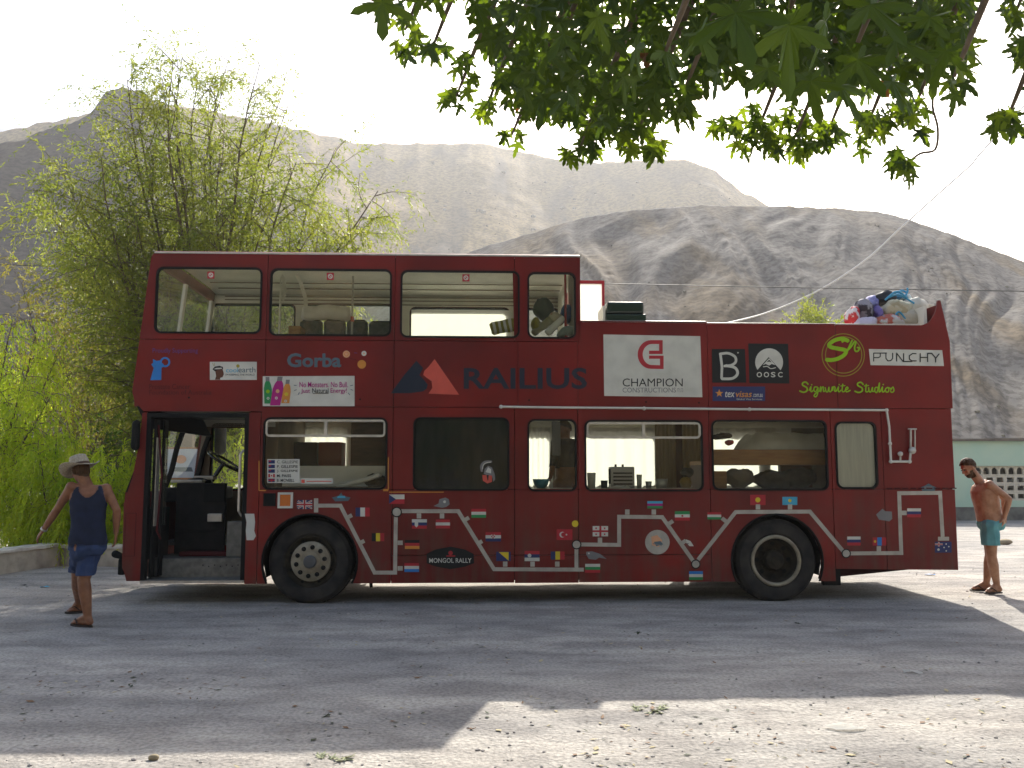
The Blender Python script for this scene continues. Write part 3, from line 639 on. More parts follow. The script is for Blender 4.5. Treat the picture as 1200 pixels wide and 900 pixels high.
def f_cool(p):
    p.rect(246, 424, 301, 445.2, 'v_white')
    X = lambda pts: [(160 + x / 7.5, 380 + y / 7.5) for x, y in pts]
    p.poly(X([(690, 400), (700, 385), (750, 380), (765, 420), (768, 440), (757, 465), (735, 472), (738, 487), (690, 487), (700, 455)]), 'v_brown'); p.poly(X([(668, 395), (690, 372), (730, 365), (760, 375), (762, 395), (720, 398), (690, 415)]), 'v_black'); p.poly(X([(680, 395), (700, 384), (750, 382), (752, 392), (705, 396)]), 'v_white')
    p.stroke(X([(668, 340), (680, 365)]), .5, 'v_olive'); p.stroke(X([(685, 340), (688, 365)]), .5, 'v_olive')
    p.text('cool', 265, 431, 279, 436.5, 'v_sky'); p.text('earth', 279.5, 430, 299.5, 436.5, 'v_teal'); p.circ(279, 429, 2, 'v_olive'); p.text("I'M KEEPING THE WORLD", 264.5, 438, 298.5, 440.3, 'v_navy')
stick('charity_sticker', f_cool, 'white sticker with a head in profile and the words cool earth')
def f_gorba(p):
    p.text('Gorba', 336.5, 414, 400, 430.5, 'v_teal', .03)
stick('lettering', f_gorba, 'teal lettering')
def f_dots(p):
    p.circ(406, 415, 4.2, 'v_peach'); p.circ(406, 415, 2.6, 'v_orange', 2.0); p.circ(426.6, 414.2, 3, 'v_white'); p.circ(426.6, 414.2, 1, 'v_peach'); p.circ(424, 427, 5.1, 'v_orange')
    p.stroke([(415, 413.5), (418.5, 413.8)], .7, 'v_purple'); p.stroke([(410, 420), (418, 422)], .6, 'v_maroon')
stick('dot_emblem', f_dots, 'three orange and cream dots')
def f_bottles(p):
    p.poly([(308, 441), (415.5, 440.5), (415.5, 476), (308, 476)][::-1], 'v_white')
    def bottle(cx, y0, y1, w, tilt, c, c2):
        T = lambda x, y: (cx + x + tilt * (y1 - y) / (y1 - y0), y)
        p.poly([T(-w, y1), T(w, y1), T(w * 1.05, y0 + 14), T(w * .8, y0 + 8), T(w * .4, y0 + 4), T(-w * .4, y0 + 4), T(-w * .8, y0 + 8), T(-w * 1.05, y0 + 14)], c)
        p.poly([T(-w * .5, y0 + 5), T(w * .5, y0 + 5), T(w * .5, y0), T(-w * .5, y0)], 'v_grey'); p.circ(*T(0, y0 + 17), 2.2, c2); p.circ(*T(0, y0 + 25), 1.6, 'v_white', .7)
    bottle(314.5, 441.8, 473, 4.5, -1, 'v_green', 'v_lime'); bottle(334.5, 445, 472.5, 4.6, 3, 'v_orange', 'v_yellow'); bottle(322.5, 441.5, 475.2, 6, 6, 'v_magenta', 'v_peach')
    p.text('No Monsters. No Bull.', 351, 447.5, 408, 454, 'v_magenta', .005); p.text('Just ', 353, 455.5, 363.5, 461.8, 'v_magenta', .005); p.text('Natural', 366, 455, 385, 460.4, 'v_black', .005); p.text('Energy!', 387.5, 455, 406.5, 462, 'v_magenta', .005)
    p.stroke([(366.5, 461.3), (385, 461)], .6, 'v_black')
    for a, b in (((344.5, 451.5), (347.5, 451.8)), ((345, 457.8), (347.6, 456.8)), ((349.6, 462.6), (351, 460)), ((410.5, 452.2), (413.6, 451.5)), ((411, 456.5), (413.6, 457.4)), ((408.2, 460.4), (410, 462.8))): p.stroke([a, b], .8, 'v_teal')
stick('drink_sticker', f_bottles, 'white sticker with three drink bottles')
def f_rail(p):
    X = lambda pts: [(420 + x / 3.75, 280 + y / 3.75) for x, y in pts]
    p.poly(X([(143, 678), (200, 600), (255, 535), (285, 568), (268, 598), (285, 615), (305, 640), (300, 658), (285, 670), (225, 678)]), 'v_navy')
    p.poly(X([(335, 528), (443, 685), (308, 680), (325, 655), (322, 625), (300, 610), (285, 598), (290, 580), (310, 560)]), 'v_coral')
    p.text('RAILIUS', 543.5, 431, 688, 456, 'v_navy', .02)
stick('railius_logo', f_rail, 'dark blue and coral mountains beside navy lettering')
def f_champ(p):
    p.poly([(707, 392), (820.5, 394), (823, 465.5), (708, 464)][::-1], 'v_white')
    X = lambda pts: [(680 + x / 3.75, 300 + y / 3.75) for x, y in pts]
    n = [(362, 370), (362, 432), (302, 432), (302, 415), (345, 415), (345, 387)]
    outer = [(362, 370)] + [(310 + 58 * math.cos(math.radians(a)), 433 + 63 * math.sin(math.radians(a))) for a in range(270, 89, -12)] + [(366, 497), (366, 438), (302, 438), (302, 452), (350, 452), (350, 480)] + \
        [(314 + 40 * math.cos(math.radians(a)), 433 + 46 * math.sin(math.radians(a))) for a in range(90, 271, 12)] + [(346, 387), (346, 416), (302, 416), (302, 431), (362, 431)]
    p.poly(X(outer), 'v_red')
    p.text('CHAMPION', 729.5, 443.5, 800, 453, 'v_black', 0); p.text('CONSTRUCTIONS', 729.5, 454.3, 792, 460, 'v_grey', .004); p.text('PTY LTD', 793.5, 455, 800.5, 459.5, 'v_grey')
stick('champion_sign', f_champ, 'large white sponsor sign with red C emblem')
def f_B(p):
    p.poly([(834, 409), (873, 409), (874.5, 448.5), (834.5, 448.5)][::-1], 'v_black')
    p.stroke([(844, 414), (846, 430), (845.5, 443)], 3, 'v_white'); p.stroke(curve_pts([(843, 415), (853, 414), (861, 418), (862, 424), (857, 428), (849, 429)]), 3, 'v_white')
    p.stroke(curve_pts([(850, 428.5), (861, 431), (864, 438), (858, 443.5), (846, 444)]), 3.2, 'v_white'); p.circ(864.5, 413.5, .9, 'v_white')
stick('square_sticker', f_B, 'black square sticker with white brushed B')
def f_oosc(p):
    p.poly([(876.7, 402.5), (923.5, 403), (925, 449.5), (878, 449)][::-1], 'v_black')
    cx, cy, r = 901.2, 424.5, 16.3
    c = [(cx + r * math.cos(math.radians(a)), cy + r * math.sin(math.radians(a))) for a in range(35, -216, -8)]
    p.poly(c + [(cx - .5, 418.5)], 'v_white')
    p.poly([(cx - 7.5, 428), (cx, 419.8), (cx + 7.5, 428), (cx + 3, 426.5), (cx, 428.5), (cx - 4, 426.5)], 'v_white'); p.poly([(cx - 3, 424.5), (cx, 421.5), (cx + 3, 424.8), (cx, 423.8)], 'v_black')
    p.stroke(curve_pts([(894, 430), (899, 429.5), (903, 432), (908.5, 431)]), 1, 'v_white')
    for i, ch in enumerate('OOSC'): p.text(ch, 886.5 + i * 8.3, 436, 892.7 + i * 8.3 - (.8 if ch in 'SC' else 0), 442.2, 'v_white', .02)
stick('square_sticker', f_oosc, 'black square sticker with white mountain disc')
def f_tex(p):
    p.rect(835, 453, 896.5, 470, 'v_dblue')
    p.poly([(842.8 + (5 if k % 2 == 0 else 2) * math.sin(k * math.pi / 5), 461 - (5 if k % 2 == 0 else 2) * math.cos(k * math.pi / 5)) for k in range(10)], 'v_orange')
    p.text('tex', 849.5, 458.5, 861, 465.5, 'v_white', .012, .2); p.text('visas', 862, 458.5, 881, 465.5, 'v_orange', .012, .2); p.text('.com.au', 882, 461.5, 893.5, 465.3, 'v_white'); p.text('Global Visa Services', 863, 466.8, 893, 468.8, 'v_white')
stick('visa_sticker', f_tex, 'blue sticker with an orange star')
def f_sr(p):
    p.circ(988, 416, 25.3, 'v_olive', 24.3, 40); p.circ(988.5, 416, 21.8, 'v_olive', 20.8, 40)
    X = lambda pts: [(920 + x / 6, 380 + y / 6) for x, y in pts]
    p.stroke(X(curve_pts([(445, 118), (400, 102), (350, 112), (310, 140), (318, 160), (370, 172), (425, 185), (415, 215), (375, 240), (330, 252), (292, 250)], 5)), 4.6, 'v_lime')
    p.stroke(X([(395, 125), (430, 105)]), 2.6, 'v_lime')
    p.stroke(X(curve_pts([(470, 112), (452, 150), (438, 182), (460, 160), (485, 125), (495, 128), (485, 165), (492, 190), (510, 188), (518, 168), (505, 165)], 4)), 1.9, 'v_lime')
stick('round_logo', f_sr, 'lime brushed letters inside thin rings')
CURS = {'S': ([(8, 3), (6, .6), (3.4, 1.2), (3.2, 3.6), (6.6, 6), (6.8, 9), (4, 10.6), (.8, 9.4)], 8.5), 'i': ([(0, 9), (1.6, 5), (1.4, 9), (2.2, 10), (3.6, 8.5)], 3.4), 'g': ([(3.8, 5.5), (1.2, 5.4), (.6, 8.6), (2.2, 10), (4, 6), (3.6, 12), (2.2, 15), (.6, 14), (2.2, 11.5), (5.4, 9)], 5.2),
        'n': ([(0, 10), (.9, 5), (1, 10), (2, 6), (3.2, 5.4), (3.2, 9.6), (4.8, 9)], 4.6), 'w': ([(0, 5.5), (.8, 9.6), (2.2, 9.8), (3.2, 5.5), (3.4, 9.6), (5, 9.4), (6, 5.2)], 6.2), 'r': ([(0, 9), (.8, 5), (2, 5.8), (1.8, 9.4), (3.4, 9)], 3.2),
        't': ([(1.8, 2), (1.2, 8.6), (2.2, 10), (3.8, 8.8)], 3.6), 'e': ([(0, 8.5), (2.4, 6.8), (1.8, 5.2), (.4, 7.2), (1.2, 10), (4.2, 8.6)], 4), 'u': ([(0, 5.4), (.4, 9), (1.8, 10), (3.2, 5.5), (3.2, 9.4), (4.8, 9)], 4.6),
        'd': ([(3.6, 5.6), (1, 5.6), (.6, 9.2), (2.4, 10), (4.4, 1), (4, 9.6), (5.4, 9)], 5.2), 'o': ([(2.4, 5.4), (.6, 7), (1.2, 9.8), (3, 9.6), (3.4, 6.6), (2.4, 5.4), (4.8, 6.4)], 4.6), 's': ([(0, 8.5), (2.2, 5), (3, 8.6), (1.6, 10.2), (.2, 9.6)], 3.6), ' ': (None, 3.4)}
def f_sign(p):
    x = 0
    for ch in 'Signwrite Studios':
        pts, adv = CURS[ch]
        if pts: p.stroke([(936 + (x + a) * 1.395, 447.2 + b * 1.18 + (x) * .012) for a, b in curve_pts(pts, 4)], 1.7 if ch == 'S' else 1.35, 'v_lime')
        if ch == 'i': p.circ(936 + (x + 2.2) * 1.395, 447.2 + 3.2 * 1.18, .8, 'v_lime', n=8)
        if ch == 't': p.stroke([(936 + (x - .2) * 1.395, 447.2 + 4.6 * 1.18), (936 + (x + 3.6) * 1.395, 447.2 + 4.2 * 1.18)], 1.1, 'v_lime')
        x += adv
stick('lettering', f_sign, 'lime handwritten lettering')
def f_punchy(p):
    p.poly([(1018, 409), (1104, 410.5), (1106, 429), (1020, 428)][::-1], 'v_white')
    X = lambda pts: [(920 + x / 6, 380 + y / 6) for x, y in pts]; w = 1.25
    for s in ([(622, 262), (622, 203), (690, 203)], [(622, 235), (655, 235), (668, 228), (668, 206)], [(708, 204), (708, 240), (722, 258), (742, 256), (755, 240), (755, 204)], [(690, 203), (712, 203)], [(783, 262), (783, 204), (828, 262), (890, 262)], [(832, 204), (832, 262)],
              [(922, 208), (895, 206), (872, 222), (872, 246), (890, 258), (920, 258)], [(948, 204), (948, 264)], [(948, 234), (1000, 234)], [(1000, 266), (1000, 205), (1030, 205)], [(1030, 207), (1056, 238)], [(1082, 207), (1056, 240), (1056, 266)]): p.stroke(X(s), w, 'v_black')
stick('punchy_sign', f_punchy, 'long white sign with thin black lettering')
# ---- painted route map
def f_route(p):
    W_ = 4.5
    for s in ([(370.5, 592.5), (399, 592.5), (439, 671), (463, 671), (464, 600)], [(470, 599), (537, 599), (579, 667), (684, 667.5)], [(675.5, 667), (675.5, 638)], [(680, 638), (725.5, 638.5), (725.5, 605.5), (776, 606), (812, 657)], [(818, 656), (862, 600), (949, 599.5), (988, 646)], [(996, 648.5), (1056, 648), (1053.5, 578), (1101.5, 577.5), (1104.5, 629)]):
        for a, b in zip(s[:-1], s[1:]):
            p.stroke([a, b], W_, 'route') if False else None
        L = []; R = []
        for i, (x, y) in enumerate(s):                       # mitred band
            d0 = Vector((s[i][0] - s[i - 1][0], s[i][1] - s[i - 1][1])).normalized() if i else None
            d1 = Vector((s[i + 1][0] - s[i][0], s[i + 1][1] - s[i][1])).normalized() if i < len(s) - 1 else None
            d0 = d0 or d1; d1 = d1 or d0; n0 = Vector((-d0.y, d0.x)); n1 = Vector((-d1.y, d1.x)); m = (n0 + n1).normalized(); k = W_ / 2 / max(m.dot(n0), .3)
            L.append((x + m.x * k, y + m.y * k)); R.append((x - m.x * k, y - m.y * k))
        p.poly(L + R[::-1], 'route')
    p.rect(368, 584, 373, 600.5, 'route'); p.rect(1099, 629, 1112, 633.5, 'route')
    for x, y in ((491, 604.5), (518, 604.5), (592, 661), (624, 661), (653, 661), (703, 633), (735, 600), (766, 600), (888, 594), (925.5, 594), (1029.5, 643)): p.rect(x - 2.6, y - 3, x + 2.6, y + 3, 'route')
    for x, y in ((469, 636), (469, 666), (1059, 601)): p.rect(x - 3, y - 2.6, x + 3, y + 2.6, 'route')
    for x, y, a in ((410, 605, -27), (424.5, 635, -27), (547, 608, -31), (562.5, 635.5, -31), (786, 612, -35), (801, 635, -35), (848, 609, 38)):
        c, s_ = math.cos(math.radians(a)), math.sin(math.radians(a)); p.poly([(x + i * c - j * s_, y + i * s_ + j * c) for i, j in ((-3, -2.3), (3, -2.3), (3, 2.3), (-3, 2.3))], 'route')
    for x, y, r in ((465, 600, 5.2), (675.5, 638, 4.8), (815, 661, 4.6), (991, 648.5, 4.6)): p.circ(x, y, r + 1, 'v_black', n=16); p.circ(x, y, r - .4, 'route', n=16)
stick('route_map', f_route, 'cream band of the painted route with stops', v=-.0015)
def flag(label, x, y, cols, vert=False, w=17.5, h=11, extra=None):
    if not extra: w *= .95; h *= .95
    def fn(p):
        n = len(cols)
        for i, c in enumerate(cols):
            if vert: p.rect(x - w / 2 + w * i / n, y - h / 2, x - w / 2 + w * (i + 1) / n, y + h / 2, c)
            else: p.rect(x - w / 2, y - h / 2 + h * i / n, x + w / 2, y - h / 2 + h * (i + 1) / n, c)
        if extra: extra(p)
    stick('flag_sticker', fn, label)
def uj(p, x, y, w, h):                           # union flag drawn in bands
    p.rect(x, y, x + w, y + h, 'v_dblue'); 
    for a, b in (((x, y), (x + w, y + h)), ((x, y + h), (x + w, y))):
        p.stroke([a, b], h * .22, 'v_white') if h > 8 else None
    p.rect(x + w * .40, y, x + w * .60, y + h, 'v_white'); p.rect(x, y + h * .33, x + w, y + h * .67, 'v_white'); p.rect(x + w * .45, y, x + w * .55, y + h, 'v_red'); p.rect(x, y + h * .41, x + w, y + h * .59, 'v_red')
def ujfull(p):
    x, y, w, h = 348, 586, 18, 10.5
    for a, b in (((x + 1, y + 1), (x + w - 1, y + h - 1)), ((x + 1, y + h - 1), (x + w - 1, y + 1))): p.stroke([a, b], 1.9, 'v_white'); p.stroke([a, b], .8, 'v_red')
    p.rect(x + 7, y, x + 11, y + h, 'v_white'); p.rect(x, y + 3.4, x + w, y + 7.1, 'v_white'); p.rect(x + 8, y, x + 10, y + h, 'v_red'); p.rect(x, y + 4.3, x + w, y + 6.2, 'v_red')
flag('British flag', 357, 591.2, ['v_dblue'], w=18, h=10.5, extra=ujfull)
flag('French flag', 425, 600, ['v_dblue', 'v_white', 'v_red'], True)
flag('black yellow and red upright flag', 443, 629.5, ['v_black', 'v_yellow', 'v_red'], True, 15.5, 10)
flag('Czech flag', 465, 585, ['v_white', 'v_red'], w=18, extra=lambda p: p.poly([(456, 579.5), (464, 585), (456, 590.5)], 'v_dblue'))
flag('Slovak flag', 491.5, 614, ['v_white', 'v_dblue', 'v_red'], extra=lambda p: p.poly([(486, 612), (490, 612), (490, 616), (488, 618), (486, 616)], 'v_white'))
flag('Austrian flag', 519, 614, ['v_red', 'v_white', 'v_red'])
flag('German flag', 483, 638, ['v_black', 'v_red', 'v_orange'], w=18)
flag('red white and blue flag', 482.5, 665, ['v_red', 'v_white', 'v_blue'], w=18)
flag('Hungarian flag', 561, 601.5, ['v_red', 'v_white', 'v_green'], w=18)
flag('Croatian flag', 578, 629, ['v_red', 'v_white', 'v_dblue'], w=18, extra=lambda p: [p.rect(575.5 + i * 1.5, 626.5 + j * 1.5, 577 + i * 1.5, 628 + j * 1.5, 'v_red' if (i + j) % 2 else 'v_white') for i in range(3) for j in range(3)])
flag('Bosnian flag', 590, 652, ['v_dblue'], w=17, extra=lambda p: p.poly([(584.5, 647), (596, 647), (596, 657)], 'v_yellow'))
flag('Serbian flag', 623.5, 651.5, ['v_red', 'v_dblue', 'v_white'], w=17.5, h=12, extra=lambda p: p.circ(620.5, 651, 2.2, 'v_white'))
flag('Romanian flag', 653.5, 651, ['v_dblue', 'v_yellow', 'v_red'], True, 17, 10)
flag('Turkish flag', 661.5, 626.5, ['v_red'], w=18.5, h=12.5, extra=lambda p: (p.circ(659, 626.5, 3.4, 'v_white'), p.circ(660.2, 626.5, 2.7, 'v_red'), p.circ(663.8, 626.5, 1, 'v_white')))
flag('Georgian flag', 703.5, 622.5, ['v_white'], w=18, h=12, extra=lambda p: (p.rect(702.3, 616.5, 704.7, 628.5, 'v_red'), p.rect(694.5, 621.4, 712.5, 623.6, 'v_red'), [p.rect(x - .9, y - .9, x + .9, y + .9, 'v_red') for x in (698.5, 708.5) for y in (619, 626)]))
flag('Bulgarian flag', 694.5, 666, ['v_white', 'v_green', 'v_red'], w=18.5)
flag('Azerbaijani flag', 767.5, 591.5, ['v_sky', 'v_magenta', 'v_green'], w=19, h=9)
flag('Iranian flag', 799.5, 604.5, ['v_green', 'v_white', 'v_red'], w=17.5, extra=lambda p: p.circ(799.5, 604.5, 1.2, 'v_red'))
flag('red white and green banner flag', 837, 604.5, ['v_red', 'v_white', 'v_green'], w=17, h=9)
flag('Uzbek flag', 815.5, 674.5, ['v_blue', 'v_white', 'v_green'], w=17)
flag('Kyrgyz flag', 888, 585.8, ['v_red'], w=18, h=12, extra=lambda p: p.circ(888, 585.8, 3, 'v_yellow'))
flag('Kazakh flag', 925.5, 587, ['v_sky'], w=17.5, h=9.5, extra=lambda p: p.circ(925.5, 586.6, 2, 'v_yellow'))
flag('Russian flag', 1000.5, 634, ['v_white', 'v_dblue', 'v_red'], w=16.5, label='') if False else flag('first Russian flag, behind the rear wheel', 1000.5, 634, ['v_white', 'v_dblue', 'v_red'], w=16.5)
flag('Mongolian flag', 1030.5, 634.5, ['v_red', 'v_blue', 'v_red'], True, 16, 9.5, extra=lambda p: p.circ(1025.3, 634.5, 1.5, 'v_yellow'))
flag('second Russian flag, beside the rear corner', 1071, 601, ['v_white', 'v_dblue', 'v_red'], w=17)
def f_aus(p): uj(p, 1095.5, 635, 9, 5.5); p.circ(1099.5, 644, 1.5, 'v_white', n=7); [p.circ(a, b, .9, 'v_white', n=7) for a, b in ((1108.5, 637.5), (1106, 641.5), (1111.5, 640.5), (1108.5, 645.5))]
flag('Australian flag', 1105.2, 641.2, ['v_dblue'], w=19.5, h=12.8, extra=f_aus)
def f_mongol(p):
    p.poly([(500, 649), (510, 644), (528, 640.5), (545, 644), (555, 649), (555.5, 660), (545, 664), (528, 667), (511, 664), (500, 660)][::-1], 'v_black'); p.text('MONGOL RALLY', 503, 654, 552.5, 659.5, 'v_white', .01); p.circ(528, 648, 2.6, 'v_red'); p.stroke([(523, 651.5), (533, 651.5)], 1.4, 'v_red')
stick('rally_badge', f_mongol, 'black rally badge')
stick('round_map_sticker', lambda p: (p.circ(770.3, 635.3, 14.4, 'route', n=28), p.poly([(763, 629), (770, 627), (776, 633), (772, 641), (764, 639)], 'v_peach'), p.poly([(766, 635), (774, 634), (777, 638), (769, 640)], 'v_teal'), p.stroke([(765, 637), (775, 639)], 1, 'v_grey')), 'round cream map sticker')
stick('yellow_dot', lambda p: p.circ(674, 613.7, 3.9, 'v_yellow'))
def animal(p, x, y, s=1): p.poly([(x - 10 * s, y + 3), (x - 4 * s, y), (x - 3 * s, y - 5), (x + 4 * s, y - 7), (x + 8 * s, y - 5), (x + 9 * s, y + 1), (x + 5 * s, y + 4), (x, y + 5)], 'v_grey'); p.circ(x + 3 * s, y - 2, 1.6, 'v_white')
stick('grey_tank_sticker', lambda p: animal(p, 518, 590)); 
stick('grey_crocodile_sticker', lambda p: (p.poly([(687, 646.5), (694, 646), (703, 649), (711, 655), (702, 653.5), (698, 656), (690, 655), (687, 650)], 'v_grey'), p.circ(690, 648.5, 1, 'v_white')))
stick('small_gun_sticker', lambda p: (p.poly([(803.5, 632), (809, 634), (813, 640), (808, 640), (804, 636)], 'v_white'), p.circ(806, 637, .9, 'v_grey')))
stick('blue_ship_sticker', lambda p: (p.poly([(389, 583), (397, 581), (400, 577), (402, 581), (411, 583), (408, 587), (393, 587.5)], 'v_teal'), p.poly([(396, 581.5), (404, 581), (405, 583.5), (395, 583.5)], 'v_sky')), 'blue ship sticker on the front')
stick('blue_ship_sticker', lambda p: (p.poly([(1079, 571), (1084, 569), (1088, 566.5), (1092, 569), (1097, 571), (1095, 576), (1081, 576)], 'v_teal'), p.poly([(1083, 570), (1092, 570), (1093, 572.5), (1082, 572.5)], 'v_grey')), 'grey blue ship sticker near the rear corner')
stick('bare_patch', lambda p: p.poly([(1026.5, 603), (1034, 596), (1037, 599), (1045, 599.5), (1045.5, 608), (1042, 611), (1030, 609)], 'v_grey'))
# little drain holes and bolts on the belt
for x, y in ((221.5, 466), (422, 468), (757, 471), (819, 472), (620, 469)): MB().lathe([(.012, -.004), (.0001, -.005)], (U(x, y), 0, Z(x, y)), 8, 'y').build('rivet', M['black'], bus)
# names board and notes inside window one, helmet and lettering on the dark window
def in_window(name, w, fn, v=.006):
    p = Print(v); fn(p); return p.build(name, w)
def f_names(p):
    p.rect(313, 538, 351, 566, 'v_white')
    for i, (nm, fl) in enumerate((('C. GILLESPIE', 'a'), ('P. GILLESPIE', 'a'), ('J. GILLESPIE', 'a'), ('M. PAISS', 'c'), ('B. MCNEILL', 'u'))):
        y = 541.2 + i * 5.4; p.text(nm, 324.5, y - 1.6, 324.5 + len(nm) * 2.05, y + 1.8, 'v_black', .01)
        if fl == 'a': p.rect(314.3, y - 2, 322, y + 2, 'v_dblue'); p.rect(314.8, y - 1.6, 317.5, y - .2, 'v_red')
        elif fl == 'c': p.rect(314.3, y - 2, 316.4, y + 2, 'v_red'); p.rect(320, y - 2, 322, y + 2, 'v_red'); p.circ(318.2, y, .9, 'v_red')
        else: p.rect(314.3, y - 2, 322, y + 2, 'v_dblue'); p.rect(317.4, y - 2, 319, y + 2, 'v_red'); p.rect(314.3, y - .7, 322, y + .7, 'v_red')
in_window('crew_name_board', lw_[0], f_names, .008)
in_window('paper_strip', lw_[0], lambda p: (p.rect(352, 560.5, 390, 567, 'v_white'), p.rect(353, 562, 357, 566, 'v_coral'), p.stroke([(359, 564), (388, 564)], 1, 'v_coral')), .008)
MB().prism(rr(*inset(*LW[1], .02), .06), [], .022, .03).build('blackout_board', M['black_board'], lw_[1])
in_window('lettering', lw_[1], lambda p: (p.text('TEAM', 511.5, 551, 532, 558.5, 'v_black', .02), p.text('COLUMBUS', 491, 560.5, 551, 570, 'v_black', .02)), .0215 - .012)
def f_helmet(p):
    X = lambda pts: [(440 + x / 3.75, 470 + y / 3.75) for x, y in pts]
    p.stroke(X(curve_pts([(468, 310), (465, 285), (480, 268), (508, 266)], 5)), 2.6, 'v_grey'); p.stroke(X(curve_pts([(470, 300), (474, 282), (486, 272), (506, 268)], 5)), 1, 'v_white')
    p.poly(X([(476, 320), (480, 298), (495, 284), (512, 292), (524, 320), (526, 345), (518, 355), (512, 328), (490, 326)]), 'v_grey'); p.poly(X([(484, 312), (495, 290), (508, 300), (508, 318)]), 'v_white')
    p.poly(X([(470, 325), (490, 325), (512, 328), (512, 355), (492, 362), (472, 350)]), 'v_coral'); p.poly(X([(488, 325), (498, 325), (496, 348), (492, 348)]), 'v_black')
in_window('helmet_emblem', lw_[1], f_helmet, .009)
MB().prism(rr(*inset(*LW[5], .02), .06), [], .03, .036).build('window_blind', M['blind'], lw_[5])
# ================================================================= PEOPLE
def bake(mb, voxel, smooth=6, extra=None):       # union of closed shapes as one continuous skin
    me = mb.mesh('t', [M['black']]); bm = bmesh.new(); bm.from_mesh(me); bmesh.ops.recalc_face_normals(bm, faces=bm.faces[:]); bm.to_mesh(me); bm.free()
    o = bpy.data.objects.new('t', me); COL.objects.link(o)
    r = o.modifiers.new('r', 'REMESH'); r.mode = 'VOXEL'; r.voxel_size = voxel
    s = o.modifiers.new('s', 'SMOOTH'); s.factor = .5; s.iterations = smooth
    res = bpy.data.meshes.new_from_object(o.evaluated_get(bpy.context.evaluated_depsgraph_get()))
    bpy.data.objects.remove(o); bpy.data.meshes.remove(me); res.materials.clear(); return res
def put(me, name, m, parent, label=None):
    me.name = name; me.materials.clear(); me.materials.append(m); me.polygons.foreach_set('use_smooth', [True] * len(me.polygons))
    o = bpy.data.objects.new(name, me); COL.objects.link(o); o.parent = parent; return tag(o, label)
def shell(src, pred, off, name, m, parent, label=None, thick=.0, ruffle=0):   # garment or hair: the part of the skin where pred holds, lifted off it
    bm = bmesh.new(); bm.from_mesh(src)
    bmesh.ops.delete(bm, geom=[f for f in bm.faces if not pred(f.calc_center_median())], context='FACES')
    bm.normal_update()
    for v in bm.verts:
        k = off if not callable(off) else off(v.co)
        if ruffle: k += ruffle * noise.noise(v.co * 11)
        v.co += v.normal * k
    me = bpy.data.meshes.new(name); bm.to_mesh(me); bm.free()
    return put(me, name, m, parent, label)
def loft(mb, secs, right, fwd, n=20):            # secs: (centre, half width, half depth)
    vs = []
    for c, a, b in secs:
        c = Vector(c)
        for k in range(n):
            t = 2 * math.pi * k / n; ca, sa = math.cos(t), math.sin(t)
            ca = math.copysign(abs(ca) ** .85, ca); sa = math.copysign(abs(sa) ** .85, sa)
            vs.append(c + right * (a * ca) + fwd * (b * sa))
    N = len(secs)
    fs = [(i * n + k, i * n + (k + 1) % n, (i + 1) * n + (k + 1) % n, (i + 1) * n + k) for i in range(N - 1) for k in range(n)] + [tuple(range(n))[::-1], tuple(range((N - 1) * n, N * n))]
    mb.add(vs, fs)
def limb(mb, pts, rs):
    for a, b, ra, rb in zip(pts[:-1], pts[1:], rs[:-1], rs[1:]): mb.capsule(a, b, ra, rb, 14)
def hand(mb, wrist, d, palmn, side, curl=.5, s=1.0):   # d: direction of the fingers, palmn: palm normal, side: towards the thumb
    d = d.normalized(); palmn = (palmn - d * palmn.dot(d)).normalized(); side = (side - d * side.dot(d)).normalized()
    c = wrist + d * .05 * s
    for k in (-1.3, -.45, .45, 1.3): mb.capsule(wrist + side * k * .012 * s, wrist + d * .085 * s + side * k * .0175 * s, .0135 * s, .0118 * s, 8)
    for k, L in ((1.3, .072), (.45, .082), (-.45, .077), (-1.3, .06)):
        p = wrist + d * .088 * s + side * k * .019 * s; dd = d
        for j, f in enumerate((.45, .32, .23)):
            a = curl * (.35 + .3 * j); dd = (dd * math.cos(a) + palmn * math.sin(a)).normalized(); q = p + dd * L * f * s
            mb.capsule(p, q, (.0092 - .0008 * j) * s, (.0085 - .0008 * j) * s, 8); p = q
    t0 = wrist + d * .025 * s + side * .022 * s; t1 = t0 + (d * .6 + side * .75 + palmn * .25).normalized() * .042 * s; t2 = t1 + (d * .9 + side * .25 + palmn * .3).normalized() * .032 * s
    mb.capsule(t0, t1, .014 * s, .0105 * s, 8).capsule(t1, t2, .0105 * s, .009 * s, 8)
def foot(mb, ankle, toe):
    d = (toe - ankle); d.z = 0; d.normalize(); g = toe.z
    heel = Vector((ankle.x, ankle.y, g)) - d * .035; sd = Vector((-d.y, d.x, 0))
    mb.capsule(ankle, heel + Vector((0, 0, .035)), .038, .034, 12)
    mb.capsule(heel + Vector((0, 0, .034)), toe - d * .05 + Vector((0, 0, .024)), .034, .026, 12)
    mb.capsule(ankle + d * .02, toe - d * .07 + Vector((0, 0, .03)), .036, .026, 12)
    for k in (-1.7, -.8, 0, .9, 1.7): mb.capsule(toe - d * (.06 + .006 * abs(k)) + sd * k * .017 + Vector((0, 0, .018)), toe - d * .012 * (1 + abs(k)) + sd * k * .017 + Vector((0, 0, .012)), .012, .010, 8)
